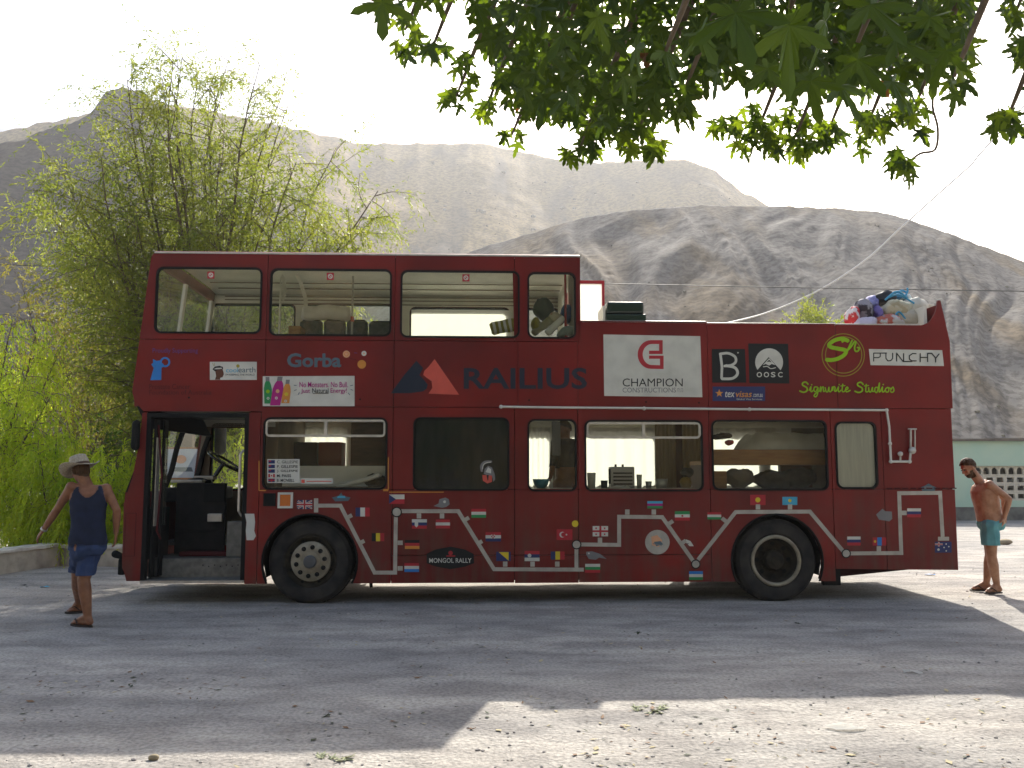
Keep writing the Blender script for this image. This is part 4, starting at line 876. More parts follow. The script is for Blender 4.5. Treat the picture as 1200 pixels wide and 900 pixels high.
def headshape(mb, c, fwd, up):                    # c: middle of the skull
    rt = fwd.cross(up).normalized(); R = Matrix((rt, fwd, up)).transposed()
    mb.ell(c + up * .02 - fwd * .012, (.074, .094, .098), 18, rot=R)
    mb.ell(c - up * .045 + fwd * .028, (.058, .062, .072), 16, rot=R)
    mb.ell(c - up * .095 + fwd * .055, (.030, .028, .024), 12, rot=R)             # chin
    mb.capsule(c + fwd * .082 + up * .012, c + fwd * .103 - up * .026, .010, .0145, 8)   # nose
    mb.ell(c + fwd * .070 + up * .032, (.052, .02, .012), 12, rot=R)              # brow
    mb.ell(c + fwd * .080 - up * .058, (.024, .014, .012), 10, rot=R)             # lips
    for s in (-1, 1):
        mb.ell(c + rt * s * .076 - up * .012 - fwd * .01, (.010, .018, .031), 10, rot=R)
        mb.ell(c + rt * s * .042 + fwd * .060 - up * .025, (.022, .018, .020), 10, rot=R)
def skin_mat(name, a, b):
    m = mat(name, a, .5, b, 14, bump=.15, bscale=60, spec=.4); bb = m.node_tree.nodes['Principled BSDF']; bb.inputs['Subsurface Weight'].default_value = .08; bb.inputs['Subsurface Radius'].default_value = (.02, .008, .004); return m
M['skin1'] = skin_mat('tanned_skin', (.28, .125, .06), (.20, .08, .038)); M['skin2'] = skin_mat('sunburnt_skin', (.40, .21, .12), (.29, .135, .07))
M['navy'] = mat('navy_cotton', (.010, .017, .045), .95, (.007, .012, .03), 12, bump=.4, bscale=14); M['denim'] = mat('blue_denim', (.035, .06, .15), .95, (.024, .042, .10), 10, bump=.5, bscale=12)
M['teal'] = mat('teal_cotton', (.12, .33, .35), .9, (.08, .25, .27), 8, bump=.6, bscale=10); M['straw'] = mat('straw', (.48, .42, .31), .85, (.3, .25, .17), 60, bump=.5); M['hair'] = mat('brown_hair', (.05, .028, .015), .6, (.09, .05, .025), 60, bump=.8, bscale=90, stretch=(1, 1, .3), spec=.1)
M['sandal'] = mat('dark_sandal', (.03, .02, .016), .7)

def flipflop(parent, ankle, toe, name='flip_flop'):
    d = toe - ankle; d.z = 0; d.normalize(); g = toe.z; sd = Vector((-d.y, d.x, 0)); mb = MB()
    heel = Vector((ankle.x, ankle.y, 0)) - d * .075; L = (Vector((toe.x, toe.y, 0)) - heel).length + .012; o = []
    for i in range(24):
        t = 2 * math.pi * i / 24; w = .046 - .010 * (math.cos(t) < -.1); o.append(heel + d * (L / 2 + L / 2 * math.cos(t)) + sd * w * math.sin(t))
    z0, z1 = g - .016, g + .002
    mb.add([(p.x, p.y, z0) for p in o] + [(p.x, p.y, z1) for p in o], [tuple(range(24))[::-1], tuple(range(24, 48))] + [(i, (i + 1) % 24, 24 + (i + 1) % 24, 24 + i) for i in range(24)])
    a = Vector((toe.x, toe.y, g + .03)) - d * .035
    for s in (-1, 1): mb.tube([a, a - d * .05 + sd * s * .030 + Vector((0, 0, .028)), a - d * .10 + sd * s * .048 - Vector((0, 0, .012))], .006, 6)
    return mb.build(name, M['sandal'], parent)

def person(base, label, J, fwd, skin, hair=None, voxel=.0075):
    """J: joints in world space"""
    root = empty('person', base, 0, label, 'person'); inv = Vector(base)
    fwd = fwd.normalized(); right = fwd.cross(Vector((0, 0, 1))).normalized()
    J = {k: (Vector(v) - inv if isinstance(v, Vector) and k not in ('up', 'look', 'chestright') and k[:2] not in ('hd', 'hn', 'hs') else v) for k, v in J.items()}
    mb = MB(); P, C, Nk, H = J['pelvis'], J['chest'], J['neck'], J['head']
    tilt = (C - P).normalized(); f2 = (fwd - tilt * fwd.dot(tilt)).normalized(); ct = J.get('chestright', None)
    r2 = f2.cross(tilt).normalized()
    if ct is not None: r3 = ct.normalized(); f3 = tilt.cross(r3).normalized()
    else: r3, f3 = r2, f2
    a, b, c_, d_ = J['torso']                     # half widths and depths
    loft(mb, [(P - tilt * .11, a * .55, b * .6), (P - tilt * .05, a * .92, b * .98), (P, a, b), (P.lerp(C, .35), a * .90, d_ * 1.02), (P.lerp(C, .6), a * .95, d_), (P.lerp(C, .85), c_ * .92, d_ * 1.03), (C, c_, d_ * 1.02), (C + tilt * .07, c_ * 1.0, d_ * .95), (C + tilt * .13, c_ * .86, d_ * .72), (C + tilt * .165, c_ * .5, d_ * .5)], r3, f3)
    mb.capsule(C + tilt * .12, H - J['up'] * .05 - J['look'] * .015, .062, .056, 14)
    for s in 'lr':
        sh, el, wr = J['sh' + s], J['el' + s], J['wr' + s]
        mb.capsule(C + tilt * .11, sh, .055, .05, 12); mb.ell(sh, (.056, .056, .058), 14)
        limb(mb, [sh, sh.lerp(el, .4), el, el.lerp(wr, .3), wr], [.050, .047, .038, .041, .026])
        hand(mb, wr, J['hd' + s], J['hn' + s], J['hs' + s], J.get('curl', .5))
        hp, kn, an, to = J['hp' + s], J['kn' + s], J['an' + s], J['to' + s]
        limb(mb, [hp, hp.lerp(kn, .5), kn, kn.lerp(an, .3), an], [.094, .080, .060, .064, .037])
        mb.ell(kn.lerp(an, .28) - f2 * .016, (.042, .046, .085), 12); foot(mb, an, to)
    headshape(mb, H, J['look'], J['up'])
    me = bake(mb, voxel); body = put(me, 'body', skin, root)
    return root, body, J, dict(tilt=tilt, r=r3, f=f3, P=P, C=C)

# ---- the man in the hat, walking away to the left
YL = gp(97, 735).y
def JL(x, y, dy=0): return at(x, y, YL + dy)
g1 = gp(84, 733); g2 = gp(77, 719)
base = Vector((gp(97, 733).x, YL, 0))
def tz(p, z=.018): return Vector((p.x, p.y, z))
look = Vector((-.75, .55, -.35)).normalized(); upv = Vector((-.25, .1, .95)); upv = (upv - look * upv.dot(look)).normalized()
fw = Vector((-.55, .85, 0))
J1 = dict(pelvis=JL(103, 636, .03), chest=JL(103.5, 588, .05), neck=JL(98, 562, .05), head=JL(94.5, 551.5, .06), up=upv, look=look, torso=(.155, .115, .172, .115),
          chestright=Vector((.93, .36, 0)),
          shl=JL(83.5, 571, -.02), ell=JL(67, 597, .02), wrl=JL(51, 621, .06), hdl=Vector((-.6, .1, -.75)), hnl=Vector((.5, .5, -.3)), hsl=Vector((-.5, .7, .2)),
          shr=JL(124.5, 573, .12), elr=JL(137, 598, .08), wrr=JL(136, 624, .12), hdr=Vector((-.05, .1, -1)), hnr=Vector((-.9, .2, 0)), hsr=Vector((-.2, .9, 0)),
          hpl=JL(96, 643, -.02), knl=JL(91, 677, .38), anl=Vector((at(92.5, 711, g2.y + .05).x, g2.y + .05, .10)), tol=tz(g2),
          hpr=JL(108, 643, .10), knr=JL(98, 679, .0), anr=Vector((JL(103, 722).x, YL + .0, .10)), tor=tz(g1), curl=.7)
p1, b1, J_, F = person(base, 'man walking away in wide straw hat, navy tank top and blue shorts', J1, fw, M['skin1'])
P_, C_, T_, R_, F_ = F['P'], F['C'], F['tilt'], F['r'], F['f']
def tank(co):
    d = co - C_; h = d.dot(T_); x = d.dot(R_); y = d.dot(F_)
    if h > .145 or (co - P_).dot(T_) < -.02 or abs(x) > .185: return False
    lim = .172 if h < -.06 else .172 - (h + .06) * .27
    return abs(x) < lim and (abs(x) > .085 or h < .035 + .075 * (abs(x) / .085) ** 2)
shell(b1.data, tank, lambda co: .010 + .018 * max(0, min(1, (C_.z - co.z - .1) / .25)), 'tank_top', M['navy'], p1, ruffle=.011)
def shorts(J, P, T, R, F, w, dpt, zb, name, m, root, gap=.012, rad=(.10, .098, .092)):
    mb = MB(); loft(mb, [(P + T * .03, w * .94, dpt * .95), (P, w, dpt), (P - T * .06, w * 1.02, dpt * 1.02), (P - T * .12, w * .8, dpt * .8)], R, F)
    for s in 'lr':
        hp, kn = J['hp' + s], J['kn' + s]; t = (hp.z - zb) / max(hp.z - kn.z, .01); e = hp.lerp(kn, t + .06)
        limb(mb, [hp, hp.lerp(e, .5), e], list(rad))
    me = bake(mb, .009, 5); bm = bmesh.new(); bm.from_mesh(me)
    bmesh.ops.bisect_plane(bm, geom=bm.verts[:] + bm.edges[:] + bm.faces[:], plane_co=(0, 0, zb), plane_no=(0, 0, -1), clear_outer=True)
    for v in bm.verts: v.co += Vector((noise.noise(v.co * 9), noise.noise(v.co * 9 + Vector((5, 3, 1))), 0)) * .016 + Vector((noise.noise(Vector((v.co.x * 26, v.co.y * 26, v.co.z * 5))), noise.noise(Vector((v.co.y * 26, v.co.x * 26, v.co.z * 5))), 0)) * .010
    bm.to_mesh(me); bm.free(); return put(me, name, m, root)
shorts(J_, P_, T_, R_, F_, .168, .128, JL(95, 674).z, 'shorts', M['denim'], p1)
flipflop(p1, J_['anl'], J_['tol']); flipflop(p1, J_['anr'], J_['tor'])
# straw hat worn low
shell(b1.data, lambda co: (co - J_['head']).length < .16 and (co - J_['head']).dot(upv) > -.035 + .8 * (co - J_['head']).dot(look), .006, 'hair', M['hair'], p1)
hc = J_['head'] + upv * .035; R = Matrix((look.cross(upv).normalized(), look, upv)).transposed(); hm = MB()
prof = [(.0001, .128), (.045, .130), (.078, .118), (.094, .06), (.100, .0), (.13, -.006), (.165, -.004), (.190, .008), (.191, .012), (.165, .002), (.13, .0), (.103, .006)]
L_ = MB().lathe(prof, n=40); 
def brim(v):
    r = math.hypot(v[0], v[1]); z = v[2] + (.06 * max(0, (r - .1)) / .09 * (v[0] / .19) ** 2 * .6 - .05 * max(0, r - .1) / .09 * (v[1] / .19) ** 2)
    return R @ Vector((v[0] * .98, v[1] * 1.08, z)) + hc
hm.add([brim(v) for v in L_.v], L_.f); hat = hm.build('straw_hat', M['straw'], p1, smooth=True)
bnd = MB().lathe([(.1015, .0), (.1005, .03)], n=40, cap=False); MB().add([brim(v) for v in bnd.v], bnd.f).build('hat_band', mat('brown_band', (.09, .05, .03), .8), hat)
w_ = J_['wrl']; dv = (J_['wrl'] - J_['ell']).normalized(); qq = dv.to_track_quat('Z', 'Y').to_matrix()
wb = MB().lathe([(.031, -.01), (.034, -.01), (.034, .01), (.031, .01)], n=16, cap=False); MB().add([qq @ Vector(v) + w_ - dv * .01 for v in wb.v], wb.f).build('wrist_watch', M['alu'], p1)

# ---- the bare-chested man looking down behind the bus
YR = gp(1160, 695).y
def JR(x, y, dy=0): return at(x, y, YR + dy)
base = Vector((gp(1162, 694).x, YR, 0)); look = Vector((-.84, -.12, -.50)).normalized(); upv = Vector((-.5, 0, .84)); upv = (upv - look * upv.dot(look)).normalized()
fw = Vector((-1, -.12, 0))
J2 = dict(pelvis=JR(1160.5, 611), chest=JR(1154, 580.5), neck=JR(1147, 563), head=JR(1134.5, 548), up=upv, look=look, torso=(.165, .142, .18, .142),
          shl=JR(1160, 568, -.17), ell=JR(1182.5, 585, -.20), wrl=JR(1177, 606, -.15), hdl=Vector((-.15, .1, -1)), hnl=Vector((-.8, .5, 0)), hsl=Vector((-.7, -.7, 0)),
          shr=JR(1155, 567, .17), elr=JR(1177, 584, .24), wrr=JR(1177, 604, .16), hdr=Vector((-.3, -.3, -1)), hnr=Vector((-.8, -.4, 0)), hsr=Vector((-.7, .7, 0)),
          hpl=JR(1160.5, 616, -.085), knl=JR(1162, 652, -.10), anl=Vector((JR(1166, 688).x, YR - .05, .10)), tol=Vector((gp(1146, 694).x, YR - .09, .018)),
          hpr=JR(1160, 616, .085), knr=JR(1160, 650, .13), anr=Vector((JR(1164, 688).x, YR + .16, .10)), tor=Vector((gp(1144, 694).x, YR + .22, .018)), curl=.9)
p2, b2, J_, F = person(base, 'bare-chested bearded man in teal shorts bending his head beside the rear of the bus', J2, fw, M['skin2'])
P_, C_, T_, R_, F_ = F['P'], F['C'], F['tilt'], F['r'], F['f']
shorts(J_, P_ + T_ * .0, T_, R_, F_, .17, .142, JR(1160, 638).z, 'shorts', M['teal'], p2, rad=(.105, .105, .108))
flipflop(p2, J_['anl'], J_['tol']); flipflop(p2, J_['anr'], J_['tor'])
def headpred(fn):
    H = J_['head']; lk, u = look, upv; rt = lk.cross(u)
    return lambda co: (co - H).length < .16 and fn((co - H).dot(rt), (co - H).dot(lk), (co - H).dot(u))
shell(b2.data, headpred(lambda x, f, u: u > (.030 + .55 * f if f > 0 else .030 + 1.2 * f) and u > -.075), lambda co: .012 + .006 * noise.noise(co * 60), 'hair', M['hair'], p2)
shell(b2.data, headpred(lambda x, f, u: u < -.035 and f > .0 and (u < -.062 or (abs(x) > .05 and f < .045)) and u > -.135 and not (abs(x) < .022 and -.066 < u < -.05) and f > -.0), lambda co: .005 + .003 * noise.noise(co * 80), 'beard', M['hair'], p2)
for s in (-1, 1):
    rt = look.cross(upv); MB().ell(J_['head'] + rt * s * .031 + look * .079 + upv * .006, (.011, .011, .008), 10, rot=Matrix((rt, look, upv)).transposed()).build('eye', M['v_black'], p2)

# ---- dark figure standing inside the bus behind the narrow window
BY = 11.75
def JB(x, y, dy=0): return at(x, y, BY + dy)
base = Vector((JB(660, 600).x, BY, .64)); look = Vector((-.85, -.35, -.3)).normalized(); upv = Vector((-.15, 0, .95)); upv = (upv - look * upv.dot(look)).normalized()
x_ = base.x; fl = .66
J3 = dict(pelvis=Vector((x_ + .03, BY, 1.42)), chest=JB(662, 528), neck=JB(662, 512), head=JB(661, 503.5), up=upv, look=look, torso=(.15, .11, .17, .12),
          shl=JB(651, 519, -.08), ell=JB(648, 545, -.15), wrl=JB(645, 560, -.35), hdl=Vector((-.6, -.5, -.5)), hnl=Vector((0, 0, -1)), hsl=Vector((.5, -.6, 0)),
          shr=JB(672, 520, .08), elr=JB(677, 547, .05), wrr=JB(672, 566, -.12), hdr=Vector((-.3, -.3, -1)), hnr=Vector((-.9, 0, 0)), hsr=Vector((0, -1, 0)),
          hpl=Vector((x_ - .05, BY - .03, 1.38)), knl=Vector((x_ - .06, BY - .05, 1.02)), anl=Vector((x_ - .05, BY, .74)), tol=Vector((x_ - .16, BY - .08, fl)),
          hpr=Vector((x_ + .11, BY + .03, 1.38)), knr=Vector((x_ + .12, BY + .05, 1.02)), anr=Vector((x_ + .12, BY + .1, .74)), tor=Vector((x_ + .02, BY + .02, fl)))
p3, b3, J_, F = person(base, 'dark-haired person in a dark shirt standing inside the bus at the narrow window', J3, Vector((-.8, -.6, 0)), M['skin1'], voxel=.012)
P_, C_, T_, R_, F_ = F['P'], F['C'], F['tilt'], F['r'], F['f']
shell(b3.data, lambda co: (co - P_).dot(T_) > -.06 and (co - C_).dot(T_) < .15 and abs((co - C_).dot(R_)) < .30 and co.z > J_['elr'].z, .012, 'shirt', M['darkcloth'], p3)
shorts(J_, P_, T_, R_, F_, .165, .125, .95, 'shorts', M['darkcloth'], p3)
H3 = J_['head']; shell(b3.data, lambda co: (co - H3).length < .16 and (co - H3).dot(upv) > .03 + .9 * (co - H3).dot(look), lambda co: .012 + .004 * noise.noise(co * 60), 'hair', M['hair'], p3)
# ================================================================= THINGS IN AND ON THE BUS
def bw(u, v, z): return Vector((u * UX - v * UY, BUS_Y + u * UY + v * UX, z))      # bus coordinates to world
def thing_mesh(name, mb, mats, label, cat, group=None, smooth=False, jig=0, seed=0):
    """mb is in bus coordinates; the origin goes to the middle of its base"""
    a = np.array(mb.v); c = (a.min(0) + a.max(0)) / 2; c[2] = a[:, 2].min()
    if jig:
        nv = []
        for v in mb.v:
            p = Vector(v) + Vector((seed, seed, 0)); nv.append(Vector(v) + noise.noise_vector(p * 7) * jig + noise.noise_vector(p * 22) * jig * .45)
        mb.v = nv
    mb.v = [(v[0] - c[0], v[1] - c[1], v[2] - c[2]) for v in mb.v]
    o = mb.build(name, mats, smooth=smooth, label=label, cat=cat, group=group); o.location = bw(*c); o.rotation_euler = (0, 0, BUS_A); return o
def bx(px0, py0, px1, py1, v): a = bp(px0, (py0 + py1) / 2, v)[0]; b = bp(px1, (py0 + py1) / 2, v)[0]; m = (px0 + px1) / 2; return a, bp(m, py1, v)[1], b, bp(m, py0, v)[1]
# upper deck: seats and a rolled mattress
FLOOR_U = 2.362
def seat_row(px0, px1, py, v, lab):
    u0, _, u1, z = bx(px0, py, px1, py + 5, v); n = 0
    t = empty('bus_seat', bw((u0 + u1) / 2, v + .2, FLOOR_U), BUS_A, lab, 'bus seat', 'dark seats on the upper deck')
    w = (u1 - u0) / 2; h = z - FLOOR_U
    MB().box((-w, -.22, h - .55), (w, -.12, h), bev=.04).build('backrest', M['seat'], t)
    MB().box((-w, -.12, .34), (w, .28, .46), bev=.03).build('seat', M['seat'], t)
    for s in (-1, 1): MB().box((s * w * .8 - .02, -.1, 0), (s * w * .8 + .02, .2, .34)).build('leg', M['alu'], t)
    MB().tube([(-w + .03, -.17, h - .01), (-w + .05, -.17, h + .012), (w - .05, -.17, h + .012), (w - .03, -.17, h - .01)], .011, 6).build('seat_rail', M['blackm'], t)
for i, (a, b, y) in enumerate(((351, 378, 376), (379, 405, 375.5), (406, 431, 376), (432, 468, 377.5))):
    seat_row(a, b, y, .95, ['dark seat back nearest the front in the second upper window', 'dark seat back under the left half of the rolled mattress', 'dark seat back under the right end of the rolled mattress', 'dark seat back at the right end of the second upper window'][i])
mb = MB(); u0, z0, u1, z1 = bx(355, 358, 411, 376, 1.0)
mb.tube([(u0 + (u1 - u0) * t, 1.0 + .0, (z0 + z1) / 2 - .01 * math.sin(t * 9)) for t in np.linspace(0, 1, 15)], [(z1 - z0) / 2 * (.82 if i in (0, 14) else 1) * (.94 if i % 7 == 4 else 1) for i in range(15)], 18)
thing_mesh('rolled_mattress', mb, M['sheet'], 'white rolled mattress lying on the dark seat backs upstairs', 'mattress', smooth=True)
# standing fan
fu, fz = bp(338, 337, .8); fn = empty('standing_fan', bw(fu - .1, .8, FLOOR_U), BUS_A, 'white fan on a stand in the second upper window', 'fan'); h = fz - FLOOR_U
MB().tube([(0, 0, .02), (0, 0, h - .05)], .014).build('pole', M['cream'], fn); MB().lathe([(.17, 0), (.17, .02), (.03, .05)], n=20).build('base', M['cream'], fn)
hd = MB(); 
for r in (.05, .09, .13, .165): hd.tube([(.03 + (.02 if r < .1 else 0), r * math.cos(a), h + r * math.sin(a)) for a in np.linspace(0, 2 * math.pi, 25)], .005, 5, cap=False)
for k in range(16): a = k * math.pi / 8; hd.tube([(.06, 0, h), (.03, .165 * math.cos(a), h + .165 * math.sin(a))], .003, 4)
hd.build('cage', M['cream'], fn); MB().ell((-.05, 0, h), (.09, .05, .05), 12).build('motor', M['cream'], fn)
bl = MB()
for k in range(3):
    a = k * 2.094; bl.add([(.03, .02 * math.cos(a + s) + r * math.cos(a + s * .5), h + .02 * math.sin(a + s) + r * math.sin(a + s * .5)) for r in (.02, .14) for s in (-.6, .6)], [(0, 1, 3, 2)])
bl.build('blade', M['cream'], fn)
MB().tube([(bp(413, 360, .9)[0], .9, FLOOR_U), (bp(413, 360, .9)[0], .9, 4.12)], .014).build('stanchion', M['alu'], bus)
MB().tube([(bp(413, 380, .9)[0], .9, bp(413, 377, .9)[1]), (bp(413, 360, .9)[0], .9, bp(413, 371, .9)[1])], .022).build('bell_push', M['v_coral'], bus)
# curved grey curtain edge beside the fan
cb = MB(); pts = [bp(x, y, 1.25) for x, y in ((346, 316), (354, 330), (360, 350), (361, 372), (357, 392))]
for i in range(4): cb.add([(pts[i][0] - .05, 1.25, pts[i][1]), (pts[i][0], 1.25, pts[i][1]), (pts[i + 1][0], 1.25, pts[i + 1][1]), (pts[i + 1][0] - .05, 1.25, pts[i + 1][1]), (pts[i][0], 1.27, pts[i][1]), (pts[i + 1][0], 1.27, pts[i + 1][1])], [(0, 1, 2, 3), (1, 4, 5, 2)])
cb.build('grey_screen', M['cream'], bus)
thing_mesh('cardboard_box', MB().box((bp(338, 392, .6)[0], .6, FLOOR_U + .0), (bp(352, 392, .6)[0], .9, bp(345, 382, .6)[1])), M['wood'], 'small orange box at the lower left of the second upper window', 'box')
# bags on a bunk behind windows three and four
bunk = MB().box((bp(478, 395, .5)[0], .35, FLOOR_U + .0), (uS[3] - .08, 1.3, 3.08)).build('upper_bunk', M['creamd'], bus)
def blob(name, px, py, v, rx, ry, rz, m, label, cat, jig=.03, seed=0, group='luggage in the rear upper windows', tilt=0):
    u, z = bp(px, py, v); mb = MB().ell((u, v, z), (rx, ry, rz), 30, rot=Matrix.Rotation(tilt, 3, 'Y'))
    mats = m if isinstance(m, list) else [m]
    return thing_mesh(name, mb, mats, label, cat, group, smooth=True, jig=jig, seed=seed)
def roll(name, p0, p1, v, r, m, label, cat, stripes=None, group='luggage in the rear upper windows'):
    a, b = bp(*p0, v), bp(*p1, v); mb = MB(); N = 12
    pts = [Vector((a[0] + (b[0] - a[0]) * t, v, a[1] + (b[1] - a[1]) * t)) for t in np.linspace(0, 1, N + 1)]
    mb.tube(pts, [r * (.7 if i in (0, N) else 1) for i in range(N + 1)], 12)
    if stripes:
        mb.m = [(f // 12) % 2 if f < N * 12 else 0 for f in range(len(mb.f))]
    return thing_mesh(name, mb, stripes or [m], label, cat, group, smooth=True, jig=.012)
roll('sleeping_bag', (575, 385), (612, 379), .55, .085, None, 'olive striped sleeping bag roll at the right of the third upper window', 'sleeping bag', [M['v_olive'], M['sheet']])
MB_ = MB().box((bp(484, 395, .75)[0], .5, 3.085), (bp(580, 395, .75)[0], 1.1, 3.20), bev=.04); thing_mesh('thin_mattress', MB_, M['sheet'], 'pale thin mattress lying along the third upper window', 'mattress', jig=.01)
blob('rucksack', 637, 362, .62, .14, .13, .14, mat('dark_green_canvas', (.03, .045, .028), .9, (.05, .06, .04), 10, bump=.5), 'dark green round rucksack in the narrow upper window', 'bag', .03)
blob('duffel_bag', 665, 368, .62, .10, .14, .12, M['v_dblue'] if False else mat('blue_nylon', (.02, .09, .32), .5, (.015, .05, .2), 8, bump=.4), 'bright blue duffel bag at the right of the narrow upper window', 'bag', .02)
blob('pillow', 651, 374, .48, .11, .08, .09, mat('floral_cotton', (.55, .5, .35), .9, (.4, .2, .12), 12, lo=.55, hi=.62), 'cream pillow with an orange patch in the narrow upper window', 'pillow', .02, tilt=.5)
roll('rolled_mat', (624, 391), (645, 375), .38, .05, mat('khaki_foam', (.3, .27, .16), .9), 'khaki rolled mat leaning in the narrow upper window', 'mat')
roll('rolled_blanket', (640, 391), (661, 372), .34, .045, M['sheet'], 'white rolled blanket leaning in the narrow upper window', 'blanket')
blob('soft_bag', 664, 389, .36, .13, .09, .06, mat('grey_green_nylon', (.22, .27, .25), .8, (.3, .34, .3), 8, bump=.4), 'grey green soft bag lying at the foot of the narrow upper window', 'bag', .02, tilt=-.4)
blob('soft_bag', 628, 380, .40, .06, .08, .09, M['v_olive'], 'small olive bag at the left edge of the narrow upper window', 'bag', .02)
# lower deck, window one: cabinets, board and papers
def inbox(name, px0, py0, px1, py1, v, d, m, lab, cat, floor=None, bev=.01):
    u0, z0, u1, z1 = bx(px0, py0, px1, py1, v); return thing_mesh(name, MB().box((u0, v, floor if floor is not None else z0), (u1, v + d, z1), bev=bev), m, lab, cat)
inbox('black_cabinet', 343, 518, 371, 546, 1.6, .4, M['blackm'], 'black cabinet with a bright top edge inside the first lower window', 'cabinet', .642)
inbox('red_cabinet', 373, 518, 400, 546, 1.6, .4, mat('brick_red_paint', (.25, .04, .02), .6), 'brick red cabinet beside the black one inside the first lower window', 'cabinet', .642)
inbox('wooden_cupboard', 411, 495, 452, 546, 1.5, .5, mat('dark_wood', (.10, .05, .035), .6, (.06, .03, .02), 6, stretch=(1, 1, 6)), 'dark wooden cupboard at the right of the first lower window', 'cupboard', .642)
cnt = MB().box((LW[0][0] + .05, .12, 1.09), (LW[0][2] - .02, .62, 1.36)).build('side_counter', M['creamd'], bus)
MB().box((LW[0][0] + .1, .62, 1.2), (LW[0][2] - .02, .66, bp(400, 546, .62)[1])).build('counter_back', M['cream'], bus)
roll('rolled_awning', (395, 571), (447, 556), .3, .03, M['sheet'], 'pale rolled awning lying on the counter in the first lower window', 'awning', group=None)
blob('jacket', 440, 563, .42, .16, .1, .07, M['darkcloth'], 'dark jacket heaped on the counter in the first lower window', 'jacket', .03, group=None)
# kitchen counter under windows three and four
ku0, ku1 = LW[2][0] - .1, LW[3][2] + .03; kz = LW[3][1] + .035
MB().box((ku0, .11, .642), (ku1, .6, kz)).build('kitchen_counter', M['alu'], bus)
u, z = bp(634, 566, .35); bl = MB().lathe([(.0001, 0), (.05, 0), (.085, .04), (.105, .11), (.1, .112), (.08, .05), (.0001, .015)], (u, .35, kz), 24, cap=False)
thing_mesh('mixing_bowl', bl, mat('turquoise_enamel', (.03, .25, .33), .35), 'turquoise bowl on the counter in the narrow lower window', 'bowl', smooth=True)
def cup(px, pyt, v, r, m, lab, name='cup', cat='cup'):
    u, zt = bp(px, pyt, v); thing_mesh(name, MB().lathe([(.0001, 0), (r * .85, 0), (r, zt - kz), (r * .92, zt - kz), (r * .8, .01), (.0001, .01)], (u, v, kz), 16, cap=False), m, lab, cat, smooth=True)
cup(693, 554, .4, .055, M['cream'], 'pale tall tub at the left end of the counter in the wide lower window', 'storage_tub', 'tub')
cup(749, 556, .45, .035, M['v_white'], 'white cup beside the metal toaster'); cup(708, 563, .45, .045, M['v_navy'], 'dark blue mug beside the tall tub'); cup(760, 564, .3, .04, M['alu'], 'small steel tin right of the white cup', 'steel_tin', 'tin')
cup(775, 561, .35, .08, M['alu'], 'round steel cooking pot on the counter', 'cooking_pot', 'pot')
blob('kitchen_cloth', 725, 572, .25, .15, .06, .035, M['sheet'], 'crumpled white cloth in front of the metal toaster', 'cloth', .03, group=None)
u0, z0, u1, z1 = bx(716, 547, 744, 571, .4); to = empty('toaster', bw((u0 + u1) / 2, .5, kz), BUS_A, 'boxy metal toaster with slatted front on the counter', 'toaster'); w = (u1 - u0) / 2; h = z1 - kz
MB().box((-w, -.09, 0), (w, .12, h), bev=.015).build('body', mat('brushed_steel', (.25, .25, .26), .35, metal=.7), to)
for k in range(4): MB().box((-w + .03, -.1, .04 + k * .045), (w - .03, -.092, .06 + k * .045)).build('slat', M['blackm'], to)
for s in (-.5, .1): MB().lathe([(.014, h), (.014, h + .03), (.0001, h + .032)], (w * s, 0, 0), 8).build('knob', M['black'], to)
MB().box((-w - .02, -.05, h * .2), (-w, -.02, h * .9)).build('handle', M['black'], to)
# beige curtains on the right of window four and the wooden bunk in window five
def drape(px0, px1, v, m, name, z0=.9, z1=2.27):
    a, b = bp(px0, 540, v)[0], bp(px1, 540, v)[0]; n = 24; mb = MB(); vs = []
    for i in range(n + 1):
        u = a + (b - a) * i / n; d = .02 * math.sin(i * 1.5) + .008 * math.sin(i * 3.7); vs += [(u, v + d, z0), (u, v + d * .6, z1)]
    mb.add(vs, [(2 * i, 2 * i + 2, 2 * i + 3, 2 * i + 1) for i in range(n)]); return mb.build(name, m, bus, smooth=True)
drape(768, 792, 1.9, M['beigecloth'], 'beige_curtain'); drape(800, 828, 1.9, M['beigecloth'], 'beige_curtain')
MB().box((bp(792, 540, 1.95)[0], 1.95, .65), (bp(801, 540, 1.95)[0], 2.0, 2.28)).build('dark_post', M['v_brown'], bus)
drape(664, 768, BW - .09, M['curtain'], 'white_curtain', 1.2, 2.2); drape(612, 648, BW - .09, M['curtain'], 'white_curtain', 1.2, 2.2); drape(352, 412, BW - .09, M['curtain'], 'white_curtain', 1.2, 2.2); drape(834, 928, BW - .09, M['curtain'], 'white_curtain', 1.2, 2.2)
mb = MB(); a, b = bp(482, 380, BW - .09)[0], bp(600, 380, BW - .09)[0]; mb.add([(a, BW - .1, 3.1), (b, BW - .1, 3.1), (b, BW - .1, 3.95), (a, BW - .1, 3.95)], [(0, 1, 2, 3)]).build('plastic_sheet', M['curtain'], bus)
blob('bread_bag', 803, 566, .4, .075, .07, .08, mat('mustard_paper', (.4, .25, .06), .8), 'mustard coloured bag at the right end of the kitchen counter', 'bag', .02, group=None); blob('bread_bag', 806, 553, .55, .09, .08, .06, M['darkcloth'], 'dark bag behind the mustard coloured bag', 'bag', .03, group=None)
hg_ = MB(); a, b = bp(647, 520, .8)[0], bp(657, 520, .8)[0]; hg_.box((a, .8, 1.75), (b, .86, 2.2), bev=.02); thing_mesh('hanging_towel', hg_, mat('grey_towel', (.25, .26, .28), .95, bump=.5), 'grey towel hanging left of the person inside the bus', 'towel', jig=.015)
u0, z0, u1, z1 = bx(836, 525, 968, 540, .5)
